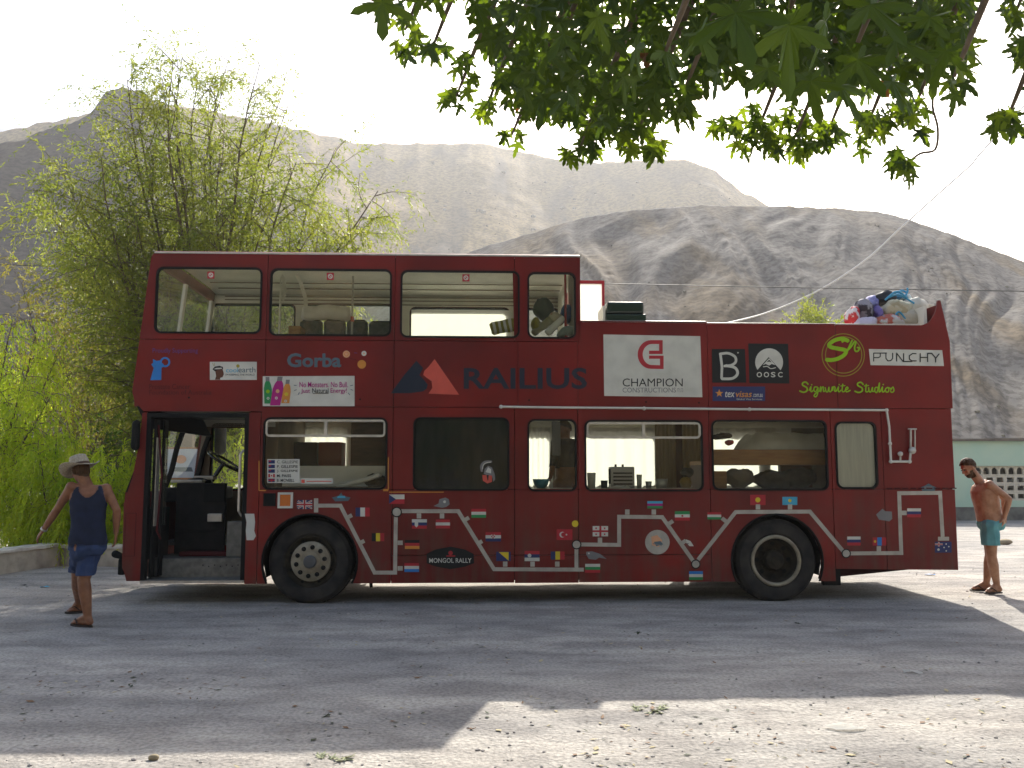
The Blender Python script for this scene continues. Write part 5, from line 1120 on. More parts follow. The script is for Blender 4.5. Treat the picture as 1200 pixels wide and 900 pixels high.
MB().box((u0 - .1, .45, z0 - .05), (u1 + .08, 1.35, z0)).box((u0 - .1, .45, z0), (u1 + .08, .48, z1 - .02)).build('bunk_board', M['wood'], bus)
MB().box((u0 - .1, .7, .642), (u0 - .02, 1.3, z0 - .05)).box((u1 - .35, 1.2, .642), (u1 + .08, 1.3, z0 - .05)).build('bunk_post', M['v_brown'], bus)
ma = MB(); ux0, uz0, ux1, uz1 = bx(866, 508, 968, 531, .55)
n = 14; m_ = 6; vs = []
for i in range(n + 1):
    for j in range(m_ + 1):
        t = i / n; vs.append((ux0 + (ux1 - ux0) * t, .50 + .75 * j / m_, z0 + .02 + (uz1 - z0 - .02) * min(1, t * 5) * (1 - .06 * math.sin(j * 2 + i)) * (1 if 0 < j < m_ else .3)))
ma.add(vs, [(i * (m_ + 1) + j, (i + 1) * (m_ + 1) + j, (i + 1) * (m_ + 1) + j + 1, i * (m_ + 1) + j + 1) for i in range(n) for j in range(m_)])
thing_mesh('duvet', ma, M['sheet'], 'rumpled white duvet on the orange wooden bunk', 'duvet', smooth=True, jig=.02)
blob('garment', 854, 519, .52, .06, .06, .035, M['v_red'], 'small red garment lying on the orange bunk board', 'garment', .02, group=None)
blob('garment', 846, 511, .6, .12, .1, .04, M['darkcloth'], 'dark garment behind the red one on the bunk', 'garment', .03, group=None)
lb = MB().box((u0 + .0, .15, 1.09), (u1 + .08, 1.2, LW[4][1] + .02)).build('lower_bunk', M['v_brown'], bus)
for i, (x, y, r, c, l) in enumerate(((865, 560, .22, mat('grey_brown_wool', (.16, .13, .1), .95, bump=.6), 'grey brown blanket heap on the lower bunk'), (905, 562, .26, M['darkcloth'], 'large black clothes heap on the lower bunk'), (935, 560, .24, M['darkcloth'], 'black clothes heap at the right of the lower bunk'))):
    blob('clothes_heap', x, y, .6, r, .2, .12, c, l, 'clothes', .05, seed=i, group='clothes heaped on the lower bunk')
inbox('wooden_crate', 834, 552, 852, 572, .35, .3, M['wood'], 'orange wooden crate at the left end of the lower bunk', 'crate', LW[4][1] + .022)
# ---- things on the open deck
def deckbox():
    v = .12; u0, z0, u1, z1 = bx(710, 353, 757.5, 377, v); t = empty('metal_box', bw((u0 + u1) / 2, v + .3, FLOOR_U), BUS_A, 'dark green metal box with rounded lid standing behind the open deck side', 'metal box'); w = (u1 - u0) / 2; h = z1 - FLOOR_U
    gm = mat('dark_green_enamel', (.012, .028, .02), .25)
    MB().box((-w, -.3, h - .42), (w, .3, h - .16), bev=.015).build('body', gm, t)
    lid = MB().box((-w + .015, -.29, h - .159), (w - .025, .29, h), bev=.035).build('lid', gm, t)
    MB().box((-w + .02, -.302, h - .155), (w - .03, -.296, h - .148)).build('lid_seam', M['blackm'], lid)
    MB().lathe([(.018, h), (.018, h + .03), (.026, h + .035), (.026, h + .05), (.0001, h + .055)], (.1, 0, 0), 12).build('vent_cap', M['blackm'], lid)
    MB().box((w, -.1, h - .25), (w + .02, -.04, h - .2)).build('hinge', M['alu'], t)
    MB().box((-w - .03, -.25, h - .42), (-w - .001, .2, h - .05)).build('side_plate', M['cream'], t)
    for sx in (-1, 1):
        for sy in (-1, 1): MB().box((sx * w * .85 - .02, sy * .25 - .02, 0), (sx * w * .85 + .02, sy * .25 + .02, h - .42)).build('leg', M['blackm'], t)
deckbox()
pu0, pz, pu1, _ = bx(992, 380, 1092, 383, .5); PZ = 3.12
MB().box((pu0 - .02, .12, FLOOR_U), (pu1 - .02, 1.5, PZ)).build('luggage_platform', M['creamd'], bus)
GB = 'bags piled on the open rear deck'
def bag(name, px, py, v, rx, rz, col, lab, cat='bag', ry=.16, seed=0, col2=None, jig=.035, tilt=0):
    m = mat(name + '_cloth', col, .75, col2, 9, bump=.6, bscale=16, lo=.5, hi=.56) if not isinstance(col, bpy.types.Material) else col
    u, z = bp(px, py, v); z = max(z, PZ + .02); return blob(name, px, py, v, rx * 1.15, ry, rz * 1.15, m, lab, cat, jig, seed, GB, tilt)
bag('red_holdall', 999, 372, .45, .075, .125, (.5, .02, .03), 'red and white holdall at the left end of the deck pile', seed=1, col2=(.7, .65, .65))
bag('patterned_sack', 1010, 367, .5, .11, .16, (.28, .26, .28), 'grey mottled sack behind the red holdall', seed=2, col2=(.04, .03, .04))
bag('lilac_bag', 1020, 358, .6, .085, .10, (.30, .30, .55), 'lilac blue bag left of the beige duffel', seed=3, col2=(.2, .18, .4))
bag('purple_bag', 1027, 368, .45, .055, .09, (.16, .12, .36), 'small purple bag under the lilac one', seed=4)
bag('black_jacket_bundle', 1036, 350, .6, .14, .075, (.03, .03, .035), 'black bundle tied on top of the pile with blue rope', seed=5, tilt=-.25)
bag('beige_duffel', 1050, 364, .4, .165, .12, (.52, .46, .32), 'large beige duffel in the middle of the deck pile', seed=6, col2=(.4, .33, .2))
bag('white_sack', 1071, 361, .5, .13, .12, (.62, .58, .48), 'white sack between the beige duffel and the crate', seed=7)
bag('cream_sack', 1062, 374, .38, .2, .11, (.5, .45, .35), 'cream sack at the foot of the pile with blue netting', seed=8)
bag('striped_bag', 1040, 378, .36, .19, .08, (.45, .12, .08), 'red striped bag at the foot of the deck pile', seed=9, col2=(.55, .55, .55))
bag('pale_bag', 1014, 380, .35, .13, .07, (.55, .5, .6), 'pale mauve bag at the foot of the pile on the left', seed=10)
bag('blue_tarp', 1050, 349, .7, .17, .05, (.05, .22, .42), 'blue tarp folded on top of the beige duffel', seed=11, col2=(.4, .5, .55))
u0, z0, u1, z1 = bx(1074, 357, 1091, 382, .5); cr = empty('plastic_crate', bw((u0 + u1) / 2, .75, PZ), BUS_A, 'pale beige crate at the rear end of the deck pile', 'crate'); w = (u1 - u0) / 2; h = z1 - PZ
MB().box((-w, -.3, 0), (w, .3, h - .03), bev=.01).build('body', M['sheet'], cr); MB().box((-w - .012, -.315, h - .03), (w + .012, .315, h), bev=.006).build('lid', M['cream'], cr)
ro = MB()
for k, (p0, p1, p2) in enumerate((((1036, 352), (1050, 342), (1062, 350)), ((1040, 349), (1052, 346), (1070, 356)), ((1044, 378), (1052, 366), (1062, 378)), ((1034, 372), (1050, 370), (1068, 372)), ((1058, 350), (1062, 343), (1062, 338)), ((1048, 344), (1056, 341), (1062, 344)))):
    pts = [bp(*p, .25 + .02 * k) for p in curve_pts([p0, p1, p2], 5)]; ro.tube([(u, .22 + .02 * k, z) for u, z in pts], .013, 6)
thing_mesh('blue_rope', ro, M['v_blue'] if False else mat('blue_rope', (.05, .3, .5), .7), 'blue rope lashed over the pile of bags', 'rope')
# ================================================================= THE PLACE
def groundmat():
    m = mat('gravel_ground', (.34, .31, .27), .95, spec=.2); N = m.node_tree.nodes; L = m.node_tree.links; b = N['Principled BSDF']
    tc = N.new('ShaderNodeTexCoord')
    def nz(sc, det, st=None):
        n = N.new('ShaderNodeTexNoise'); n.inputs['Scale'].default_value = sc; n.inputs['Detail'].default_value = det
        if st: mp = N.new('ShaderNodeMapping'); mp.inputs['Scale'].default_value = st; L.new(tc.outputs['Object'], mp.inputs[0]); L.new(mp.outputs[0], n.inputs[0])
        else: L.new(tc.outputs['Object'], n.inputs[0])
        return n
    def ramp(src, p0, c0, p1, c1):
        r = N.new('ShaderNodeValToRGB'); r.color_ramp.elements[0].position = p0; r.color_ramp.elements[1].position = p1; r.color_ramp.elements[0].color = (*c0, 1); r.color_ramp.elements[1].color = (*c1, 1); L.new(src.outputs[0], r.inputs[0]); return r
    def mix(a, bb, f, mode='MIX', fac=None):
        x = N.new('ShaderNodeMix'); x.data_type = 'RGBA'; x.blend_type = mode; L.new(a, x.inputs['A']); L.new(bb, x.inputs['B'])
        if f is not None: L.new(f, x.inputs['Factor'])
        else: x.inputs['Factor'].default_value = fac
        return x.outputs['Result']
    big = ramp(nz(.35, 6, (1, 2.2, 1)), .35, (.34, .325, .30), .66, (.49, .455, .40)); trk = ramp(nz(1.0, 7, (.35, 2.6, 1)), .42, (.72, .72, .74), .62, (1, 1, 1))
    fine = ramp(nz(38, 9), .34, (.55, .54, .53), .6, (1.08, 1.06, 1.04)); sp = N.new('ShaderNodeTexVoronoi'); sp.inputs['Scale'].default_value = 47; L.new(tc.outputs['Object'], sp.inputs[0])
    spr = ramp(sp, .03, (.6, .58, .57), .10, (1, 1, 1)); thin = ramp(nz(3.2, 6), .52, (0, 0, 0), .66, (1, 1, 1))
    c = mix(big.outputs[0], trk.outputs[0], None, 'MULTIPLY', .6); mud = ramp(nz(1.7, 9, (1, 1.8, 1)), .40, (.58, .57, .58), .56, (1, 1, 1)); c = mix(c, mud.outputs[0], None, 'MULTIPLY', .55); c = mix(c, fine.outputs[0], None, 'MULTIPLY', .7)
    w = N.new('ShaderNodeRGB'); w.outputs[0].default_value = (1, 1, 1, 1); sm = mix(w.outputs[0], spr.outputs[0], thin.outputs[0]); c = mix(c, sm, None, 'MULTIPLY', .8)
    L.new(c, b.inputs['Base Color'])
    ad = N.new('ShaderNodeMath'); ad.operation = 'MULTIPLY_ADD'; ad.inputs[1].default_value = 2.2; L.new(nz(4, 9).outputs[0], ad.inputs[0]); L.new(nz(30, 8).outputs[0], ad.inputs[2])
    bu = N.new('ShaderNodeBump'); bu.inputs['Strength'].default_value = .9; bu.inputs['Distance'].default_value = .018; L.new(ad.outputs[0], bu.inputs['Height']); L.new(bu.outputs[0], b.inputs['Normal'])
    return m
M['ground'] = groundmat()
def gh(x, y):                                     # height of the ground
    r = math.hypot(x, y)
    if r > 60: return 0
    k = min(1, (60 - r) / 20)
    h = .016 * noise.noise(Vector((x * .5, y * 1.1, 0))) + .007 * noise.noise(Vector((x * 2.1, y * 3.3, 4))) + .004 * noise.noise(Vector((x * 6, y * 8, 9)))
    near = min(1, max(0, abs(y - 10.6) - .7)) if abs(x) < 6 else 1     # level under the wheels
    return h * k * (.25 + .75 * near) - .004
az = [math.radians(a) for a in np.concatenate([np.linspace(-42, 42, 340), np.linspace(45, 315, 70)])]
rs = [.3, 1, 2, 3] + list(np.geomspace(3.6, 40, 230)) + list(np.geomspace(44, 6000, 22))
vs = [(0, 0, 0)]; fs = []
for r in rs:
    for a in az: x, y = r * math.sin(a), r * math.cos(a); vs.append((x, y, gh(x, y)))
na = len(az)
for i in range(len(rs) - 1):
    for k in range(na): a, b = 1 + i * na + k, 1 + i * na + (k + 1) % na; fs.append((a, a + na, b + na, b))
fs += [(0, 1 + k, 1 + (k + 1) % na) for k in range(na)]
MB().add(vs, fs).build('ground', M['ground'], smooth=True, kind='structure', fix=False)
# loose gravel
def stones(n, seed, name, m, smin, smax, reg):
    r = random.Random(seed); vs = []; fs = []
    ico = bmesh.new(); bmesh.ops.create_icosphere(ico, subdivisions=1, radius=1); iv = [v.co.copy() for v in ico.verts]; ico.verts.index_update(); fi = [[v.index for v in f.verts] for f in ico.faces]; ico.free()
    for _ in range(n):
        x, y = reg(r); s = smin + (smax - smin) * r.random() ** 7; o = len(vs); a, b, c = s * r.uniform(.7, 1.4), s * r.uniform(.7, 1.3), s * r.uniform(.4, .8); g = gh(x, y); an = r.random() * 6.28
        for v in iv:
            q = v * r.uniform(.8, 1.15); vs.append((x + q.x * a * math.cos(an) - q.y * b * math.sin(an), y + q.x * a * math.sin(an) + q.y * b * math.cos(an), g + q.z * c + c * .35))
        fs += [[i + o for i in f] for f in fi]
    return MB().add(vs, fs).build(name, m, kind='stuff', label='small loose stones scattered over the gravel yard')
def regA(r):
    while True:
        y = 4.5 + 11 * r.random() ** 1.6; x = r.uniform(-.62, .62) * y
        if noise.noise(Vector((x * .9, y * 1.6, 5))) > r.uniform(-.5, .35): return x, y
stones(4200, 3, 'gravel', mat('stone', (.42, .39, .35), .9, (.22, .2, .19), 1.5, lo=.4, hi=.6), .002, .015, regA)
# ---- low concrete wall on the left
M['concrete'] = mat('old_concrete', (.55, .49, .38), .9, (.30, .26, .2), 3, bump=.8, bscale=12, detail=8)
M['concretetop'] = mat('worn_concrete', (.68, .64, .55), .9, (.45, .41, .34), 5, bump=.7, bscale=14)
c0 = gp(69, 663); cL = gp(-260, 712); cR = gp(240, 666)
def wallrun(a, b, h, t, name, label):
    a = Vector(a); b = Vector(b); d = (b - a); L_ = d.length; d.normalize(); n = Vector((-d.y, d.x, 0)); root = empty(name, (a + b) / 2, 0, label, 'low wall'); o = (a + b) / 2; N = 70; body = MB(); cap = MB()
    def strip(mb, prof, sd):
        vs = []; m = len(prof)
        for i in range(N + 1):
            p = a + d * (L_ * i / N) - o
            for (q, z) in prof:
                w = noise.noise(Vector((i * .4, q * 9, z * 9 + sd))) * .012
                vs.append(tuple(p + n * (q + w) + Vector((0, 0, z + (w if z > .05 else 0)))))
        fs = [(i * m + k, (i + 1) * m + k, (i + 1) * m + (k + 1) % m, i * m + (k + 1) % m) for i in range(N) for k in range(m)] + [tuple(range(m)), tuple(range(N * m, N * m + m))[::-1]]
        mb.add(vs, fs)
    strip(body, [(0, -.1), (0, h * .4), (.01, h - .05), (t, h - .05), (t, -.1)], 0); strip(cap, [(-.02, h - .05), (-.015, h - .01), (.01, h), (t, h), (t + .02, h - .05)], 3)
    body.build('wall_body', M['concrete'], root, fix=True); cap.build('coping', M['concretetop'], root, fix=True)
wallrun(cL, c0 + Vector((.02, -.02, 0)), .37, .3, 'low_wall', 'weathered concrete low wall running left from the corner below the willow')
wallrun(c0 + Vector((.0, .0, 0)), cR, .345, .32, 'low_wall', 'pale concrete low wall behind the walking man, ending behind the bus')
# ---- mint green building
YG = 29.0
def ag(px, py): p = at(px, py, YG); return p.x, p.z
M['mint'] = mat('mint_plaster', (.42, .62, .50), .9, (.50, .66, .52), 1.2, bump=.2, lo=.3, hi=.7); M['mintd'] = mat('dirty_plinth', (.20, .21, .18), .95, (.12, .12, .11), 4); M['latt'] = mat('cream_lattice', (.68, .64, .52), .9, (.55, .52, .42), 8)
gx0, gz1 = ag(985, 517); gx1, _ = ag(1560, 517); lx0, lz1 = ag(1143, 546); lx1, lz0 = ag(1420, 586.5)
B = empty('green_building', ((gx0 + gx1) / 2, YG, 0), 0, 'long low mint green building with a cream lattice window at the far right', 'building'); ox = (gx0 + gx1) / 2
def loc(x): return x - ox
MB().prism(rect(loc(gx0), .42, loc(gx1), gz1), [rect(loc(lx0), lz0, loc(lx1), lz1)], 0, .3).build('wall', M['mint'], B)
MB().box((loc(gx0), -.03, -.05), (loc(gx1), .3, .417)).build('plinth', M['mintd'], B)
MB().box((loc(gx0), .3, -.05), (loc(gx0) + .3, 7, gz1)).box((loc(gx1) - .3, .3, -.05), (loc(gx1), 7, gz1)).box((loc(gx0) + .3, 6.7, -.05), (loc(gx1) - .3, 7, gz1)).build('outer_wall', M['mint'], B)
cp = MB(); x = gx0 - .2; r_ = random.Random(4)
while x < gx1:
    w = r_.uniform(1.2, 2.6); cp.box((loc(x), -.14 - r_.random() * .04, gz1 + .003 + r_.random() * .012), (loc(min(x + w, gx1 + .2)) - .01, 7.2, gz1 + .07 + r_.random() * .03)); x += w
cp.build('roof', mat('roof_felt', (.13, .115, .10), .9, (.2, .17, .13), 3), B)
MB().box((loc(lx0) - .1, 1.2, .1), (loc(lx1) + .1, 1.3, 2.4)).build('inner_wall', M['mintd'], B)
aw = (1020 and 9.75 * YG / FPX); gw = 12.0 * YG / FPX
def block(w, h, holep): return MB().prism(rect(0, 0, w - .006, h), holep, 0, .08)
ah = lz1 - ag(1143, 557.6)[1]
archhole = [(.035, .05), (aw - .04, .05), (aw - .04, ah * .55), (aw - .06, ah * .72), (aw / 2, ah * .88), (.055, ah * .72), (.035, ah * .55)]
am = block(aw, ah, [archhole]).mesh('lattice_block', M['latt'])
n = int((lx1 - lx0) / aw)
for i in range(n):
    o = bpy.data.objects.new('lattice_block', am); COL.objects.link(o); o.parent = B; o.location = (loc(lx0) + i * aw, .10, lz1 - ah)
gh_ = (lz1 - ah - lz0) / 3
gm_ = block(gw, gh_ - .004, [rect(.055, .06, gw - .06, gh_ - .055)]).mesh('lattice_block', M['latt'])
for i in range(int((lx1 - lx0) / gw)):
    for j in range(3):
        o = bpy.data.objects.new('lattice_block', gm_); COL.objects.link(o); o.parent = B; o.location = (loc(lx0) + i * gw, .10, lz0 + j * gh_)
pl = MB(); r_ = random.Random(9)
for i in range(9):
    pl = MB(); x = loc(lx0) + .4 + i * .8; pl.box((x, .6 + r_.random() * .3, .9 + r_.random() * .3), (x + r_.uniform(.3, .6), .95, 1.3 + r_.random() * .35)); pl.build('stored_board', M['curtain'], B)
# ---- hills
def hillmat(name, c1, c2, c3, sc, st=(1, .3, .22)):
    m = mat(name, c1, .95, c2, sc, bump=1.0, bscale=sc * 9, stretch=None, detail=12, lo=.38, hi=.62, spec=.05); N = m.node_tree.nodes; L = m.node_tree.links; b = N['Principled BSDF']
    for n in N:
        if n.type == 'BUMP': n.inputs['Distance'].default_value = .006 / sc; n.inputs['Strength'].default_value = .6
    tc = N.new('ShaderNodeTexCoord'); n2 = N.new('ShaderNodeTexNoise'); n2.inputs['Scale'].default_value = sc * 3.1; n2.inputs['Detail'].default_value = 10; n2.inputs['Distortion'].default_value = .6
    mp = N.new('ShaderNodeMapping'); mp.inputs['Scale'].default_value = st; L.new(tc.outputs['Object'], mp.inputs[0]); L.new(mp.outputs[0], n2.inputs[0])
    r = N.new('ShaderNodeValToRGB'); r.color_ramp.elements[0].position = .48; r.color_ramp.elements[1].position = .64; L.new(n2.outputs[0], r.inputs[0])
    src = b.inputs['Base Color'].links[0].from_socket; mx = N.new('ShaderNodeMix'); mx.data_type = 'RGBA'; L.new(r.outputs[0], mx.inputs['Factor']); L.new(src, mx.inputs['A']); mx.inputs['B'].default_value = (*c3, 1)
    n3 = N.new('ShaderNodeTexNoise'); n3.inputs['Scale'].default_value = sc * 30; n3.inputs['Detail'].default_value = 12; n3.inputs['Roughness'].default_value = .65; L.new(tc.outputs['Object'], n3.inputs[0])
    r3 = N.new('ShaderNodeValToRGB'); r3.color_ramp.elements[0].position = .42; r3.color_ramp.elements[1].position = .56; r3.color_ramp.elements[0].color = (.42, .40, .38, 1); r3.color_ramp.elements[1].color = (1.1, 1.1, 1.1, 1); L.new(n3.outputs[0], r3.inputs[0])
    m3 = N.new('ShaderNodeMix'); m3.data_type = 'RGBA'; m3.blend_type = 'MULTIPLY'; m3.inputs['Factor'].default_value = .8; L.new(mx.outputs['Result'], m3.inputs['A']); L.new(r3.outputs[0], m3.inputs['B'])
    L.new(m3.outputs['Result'], b.inputs['Base Color']); return m
def interp(pts, x):
    if x <= pts[0][0]: return pts[0][1]
    for (a, b), (c, d) in zip(pts[:-1], pts[1:]):
        if x <= c: t = (x - a) / (c - a); return b + (d - b) * t
    return pts[-1][1]
def hill(name, ridge, foot, dist, px0, px1, nc, nr, e, amp, fsc, mats, fan=0, ffr=.014, gully=0, gsc=.02, seed=0, crest=.4, matf=None, jag=0):
    vs = []; cols = nc + 1; top = []
    for j in range(nr + 1 + 8):
        t = j / nr
        for i in range(cols):
            px = px0 + (px1 - px0) * i / nc; py = interp(ridge, px) + jag * noise.fractal(Vector((px * .05, seed, 0)), 1, 2, 5); dr = interp(dist, px); df = interp(foot, px)
            R = at(px, py, dr); k = ray(px, 450).x / ray(px, 450).y
            if t <= 1:
                Y = df + (dr - df) * t; z = -2 + (R.z + 2) * (t ** interp(e, px) if not isinstance(e, (int, float)) else t ** e); w = math.sin(math.pi * min(1, t * .93)) ** .7 * (1 if t < .9 else .4 + (1 - t) * 6)
            else:
                u = (j - nr) / 8; Y = dr * (1 + .5 * u); z = R.z * (1 - .35 * u * u) - 2 * u; w = .3
            x = k * Y; q = Vector((x * fsc, Y * fsc, seed))
            d = noise.fractal(q, .9, 2.1, 7) * amp
            if gully: d += gully * (noise.ridged_multi_fractal(Vector((x * gsc, Y * gsc * .35, seed + 7)), .9, 2.1, 5, 1.0, 2.0) - 1.0)
            if fan: d += fan * (noise.ridged_multi_fractal(Vector((px * ffr + .6 * noise.noise(Vector((px * .01, t * 3, seed))), t * .45, seed + 3)), .8, 2.2, 5, 1.0, 2.0) - 1.0)
            vs.append((x, Y - d * w * .6, z + d * w * .6))
    fs = [(j * cols + i, j * cols + i + 1, (j + 1) * cols + i + 1, (j + 1) * cols + i) for j in range(nr + 8) for i in range(nc)]
    mb = MB(); mb.add(vs, fs)
    if matf: mb.m = [matf(vs[f[0]], (f[0] // cols) / nr) for f in fs]
    return mb.build(name, mats, smooth=True, kind='structure')
HM = {}
HM['grey'] = hillmat('grey_scree', (.125, .112, .10), (.165, .15, .13), (.14, .10, .055), .03)
HM['gold'] = hillmat('dry_grass_slope', (.30, .20, .075), (.23, .155, .065), (.10, .075, .045), .014)
HM['dark'] = hillmat('dark_rock_slope', (.055, .045, .038), (.085, .068, .05), (.04, .034, .03), .022)
hill('distant_peak', [(-300, 110), (-60, 120), (0, 145), (12, 150), (25, 158), (60, 190), (200, 260)], [(0, 700)], [(0, 1300)], -400, 300, 60, 14, 1.2, 30, .004, [mat('snowy_far_slope', (.3, .32, .36), .9, (.45, .47, .5), .01)], seed=3)
ridgeG = [(-100, 170), (80, 135), (150, 122), (230, 128), (285, 140), (350, 153), (420, 169), (470, 169), (560, 168), (610, 177), (650, 186), (700, 190), (760, 187), (810, 187), (845, 200), (880, 228), (905, 240), (960, 262), (1100, 330), (1700, 420)]
hill('golden_hill', ridgeG, [(0, 230), (700, 260)], [(100, 460), (420, 600), (620, 620), (800, 560), (1000, 520)], -150, 1500, 330, 130, 1.15, 6, .008, [HM['gold']], fan=2.4, ffr=.006, gully=1.6, gsc=.014, seed=1, jag=3)
ridgeL = [(-700, 330), (-300, 230), (0, 165), (18, 158), (38, 151), (58, 146), (76, 141), (92, 126), (108, 108), (125, 103), (150, 107), (172, 122), (200, 150), (260, 200), (330, 250), (420, 300), (520, 350), (640, 400)]
hill('dark_hill', ridgeL, [(0, 115), (300, 125), (640, 150)], [(-300, 200), (0, 235), (130, 265), (300, 260), (600, 230)], -900, 640, 330, 130, 1.05, 2.5, .020, [HM['dark']], fan=2, ffr=.009, gully=1.4, gsc=.03, seed=5, jag=5)
ridgeR = [(380, 420), (430, 322), (470, 308), (540, 298), (600, 280), (650, 265), (700, 252), (750, 245), (800, 242), (860, 241), (930, 242), (1000, 245), (1045, 250), (1090, 263), (1130, 277), (1170, 292), (1200, 304), (1300, 335), (1700, 420)]
hill('grey_hill', ridgeR, [(380, 130), (600, 85), (800, 82), (1100, 74), (1700, 74)], [(380, 210), (600, 190), (750, 175), (1000, 165), (1250, 150), (1700, 150)], 380, 2000, 420, 170, 1.0, .9, .03, [HM['grey']], fan=2.0, ffr=.013, gully=.3, gsc=.05, seed=9, jag=2.0)
def scrub(hills, name, m, label):
    r = random.Random(3); vs = []; fs = []
    ico = bmesh.new(); bmesh.ops.create_icosphere(ico, subdivisions=1, radius=1); iv = [v.co.copy() for v in ico.verts]; ico.verts.index_update(); fi = [[v.index for v in f.verts] for f in ico.faces]; ico.free()
    for h, n, s0, s1 in hills:
        V = h.data.vertices; N = len(V)
        for _ in range(n):
            c = V[r.randrange(int(N * .05), int(N * .85))].co; s = s0 + (s1 - s0) * r.random() ** 3; o = len(vs)
            for v in iv: vs.append((c.x + v.x * s * r.uniform(.7, 1.3), c.y + v.y * s, c.z + s * .2 + v.z * s * r.uniform(.5, .9)))
            fs += [[i + o for i in f] for f in fi]
    return MB().add(vs, fs).build(name, m, kind='stuff', label=label)
scrub([(bpy.data.objects['golden_hill'], 900, .4, 2.2), (bpy.data.objects['grey_hill'], 260, .08, .32), (bpy.data.objects['dark_hill'], 500, .25, 1.1)], 'hill_scrub', mat('dry_scrub', (.07, .065, .04), .95, (.11, .09, .05), .3), 'dark scrub and boulders dotted over the hillsides')
# hillside across the valley, behind the camera
vs = []; nc, nr = 60, 20
for j in range(nr + 1):
    for i in range(nc + 1): x = -900 + 1800 * i / nc; y = -90 - 420 * j / nr; vs.append((x, y, -2 + 190 * (j / nr) ** 1.1 + (14 * noise.fractal(Vector((x * .008, y * .008, 2)), 1, 2, 5) if j else 0)))
MB().add(vs, [(j * (nc + 1) + i, (j + 1) * (nc + 1) + i, (j + 1) * (nc + 1) + i + 1, j * (nc + 1) + i + 1) for j in range(nr) for i in range(nc)]).build('valley_hillside', HM['gold'], smooth=True, kind='structure')
# ---- wires
M['wire'] = mat('black_cable', (.03, .03, .03), .6); M['wirel'] = mat('pale_cable', (.8, .78, .74), .4)
def wire(pts, r, m, label):
    mb = MB(); p0 = pts[0]; mb.tube([p - p0 for p in pts], r, 6); o = mb.build('overhead_cable', m, label=label, cat='cable'); o.location = p0; return o
wire([at(px, 306 + 36 * (px + 100) / 1350 + 5 * math.sin((px + 100) / 1350 * math.pi), 20) for px in range(-400, 1650, 50)], .011, M['wire'], 'straight dark power cable crossing the view just above the open deck')
wire([at(px, py, 24) for px, py in curve_pts([(770, 394), (850, 379), (900, 366), (948, 346), (985, 325), (1020, 300), (1050, 272), (1068, 256), (1100, 227), (1137, 194), (1156, 172), (1260, 60)], 5)], .022, M['wirel'], 'pale sagging cable climbing to the upper right across the grey hill')

# ================================================================= TREES
def leaves_mesh(name, P, D, Nn, Ln, Wd, m, parent, kind=None):
    P, D, Nn = map(lambda a: np.asarray(a, float), (P, D, Nn)); Ln = np.asarray(Ln)[:, None]; Wd = np.asarray(Wd)[:, None]
    D /= np.linalg.norm(D, axis=1, keepdims=True); S_ = np.cross(D, Nn); S_ /= np.linalg.norm(S_, axis=1, keepdims=True) + 1e-9; U_ = np.cross(S_, D)
    v = np.stack([P, P + D * Ln * .45 + S_ * Wd * .5 + U_ * Ln * .04, P + D * Ln - U_ * Ln * .06, P + D * Ln * .45 - S_ * Wd * .5 + U_ * Ln * .04], 1).reshape(-1, 3)
    n = len(P); me = bpy.data.meshes.new(name); me.vertices.add(4 * n); me.vertices.foreach_set('co', v.ravel()); me.loops.add(4 * n); me.loops.foreach_set('vertex_index', np.arange(4 * n)); me.polygons.add(n)
    me.polygons.foreach_set('loop_start', np.arange(0, 4 * n, 4)); me.materials.append(m); me.update(); me.validate()
    o = bpy.data.objects.new(name, me); COL.objects.link(o); o.parent = parent; return tag(o, kind=kind)
M['bark'] = mat('willow_bark', (.16, .12, .08), .9, (.08, .06, .04), 10, bump=.8, bscale=30); M['twig'] = mat('yellow_twig', (.22, .16, .07), .8)
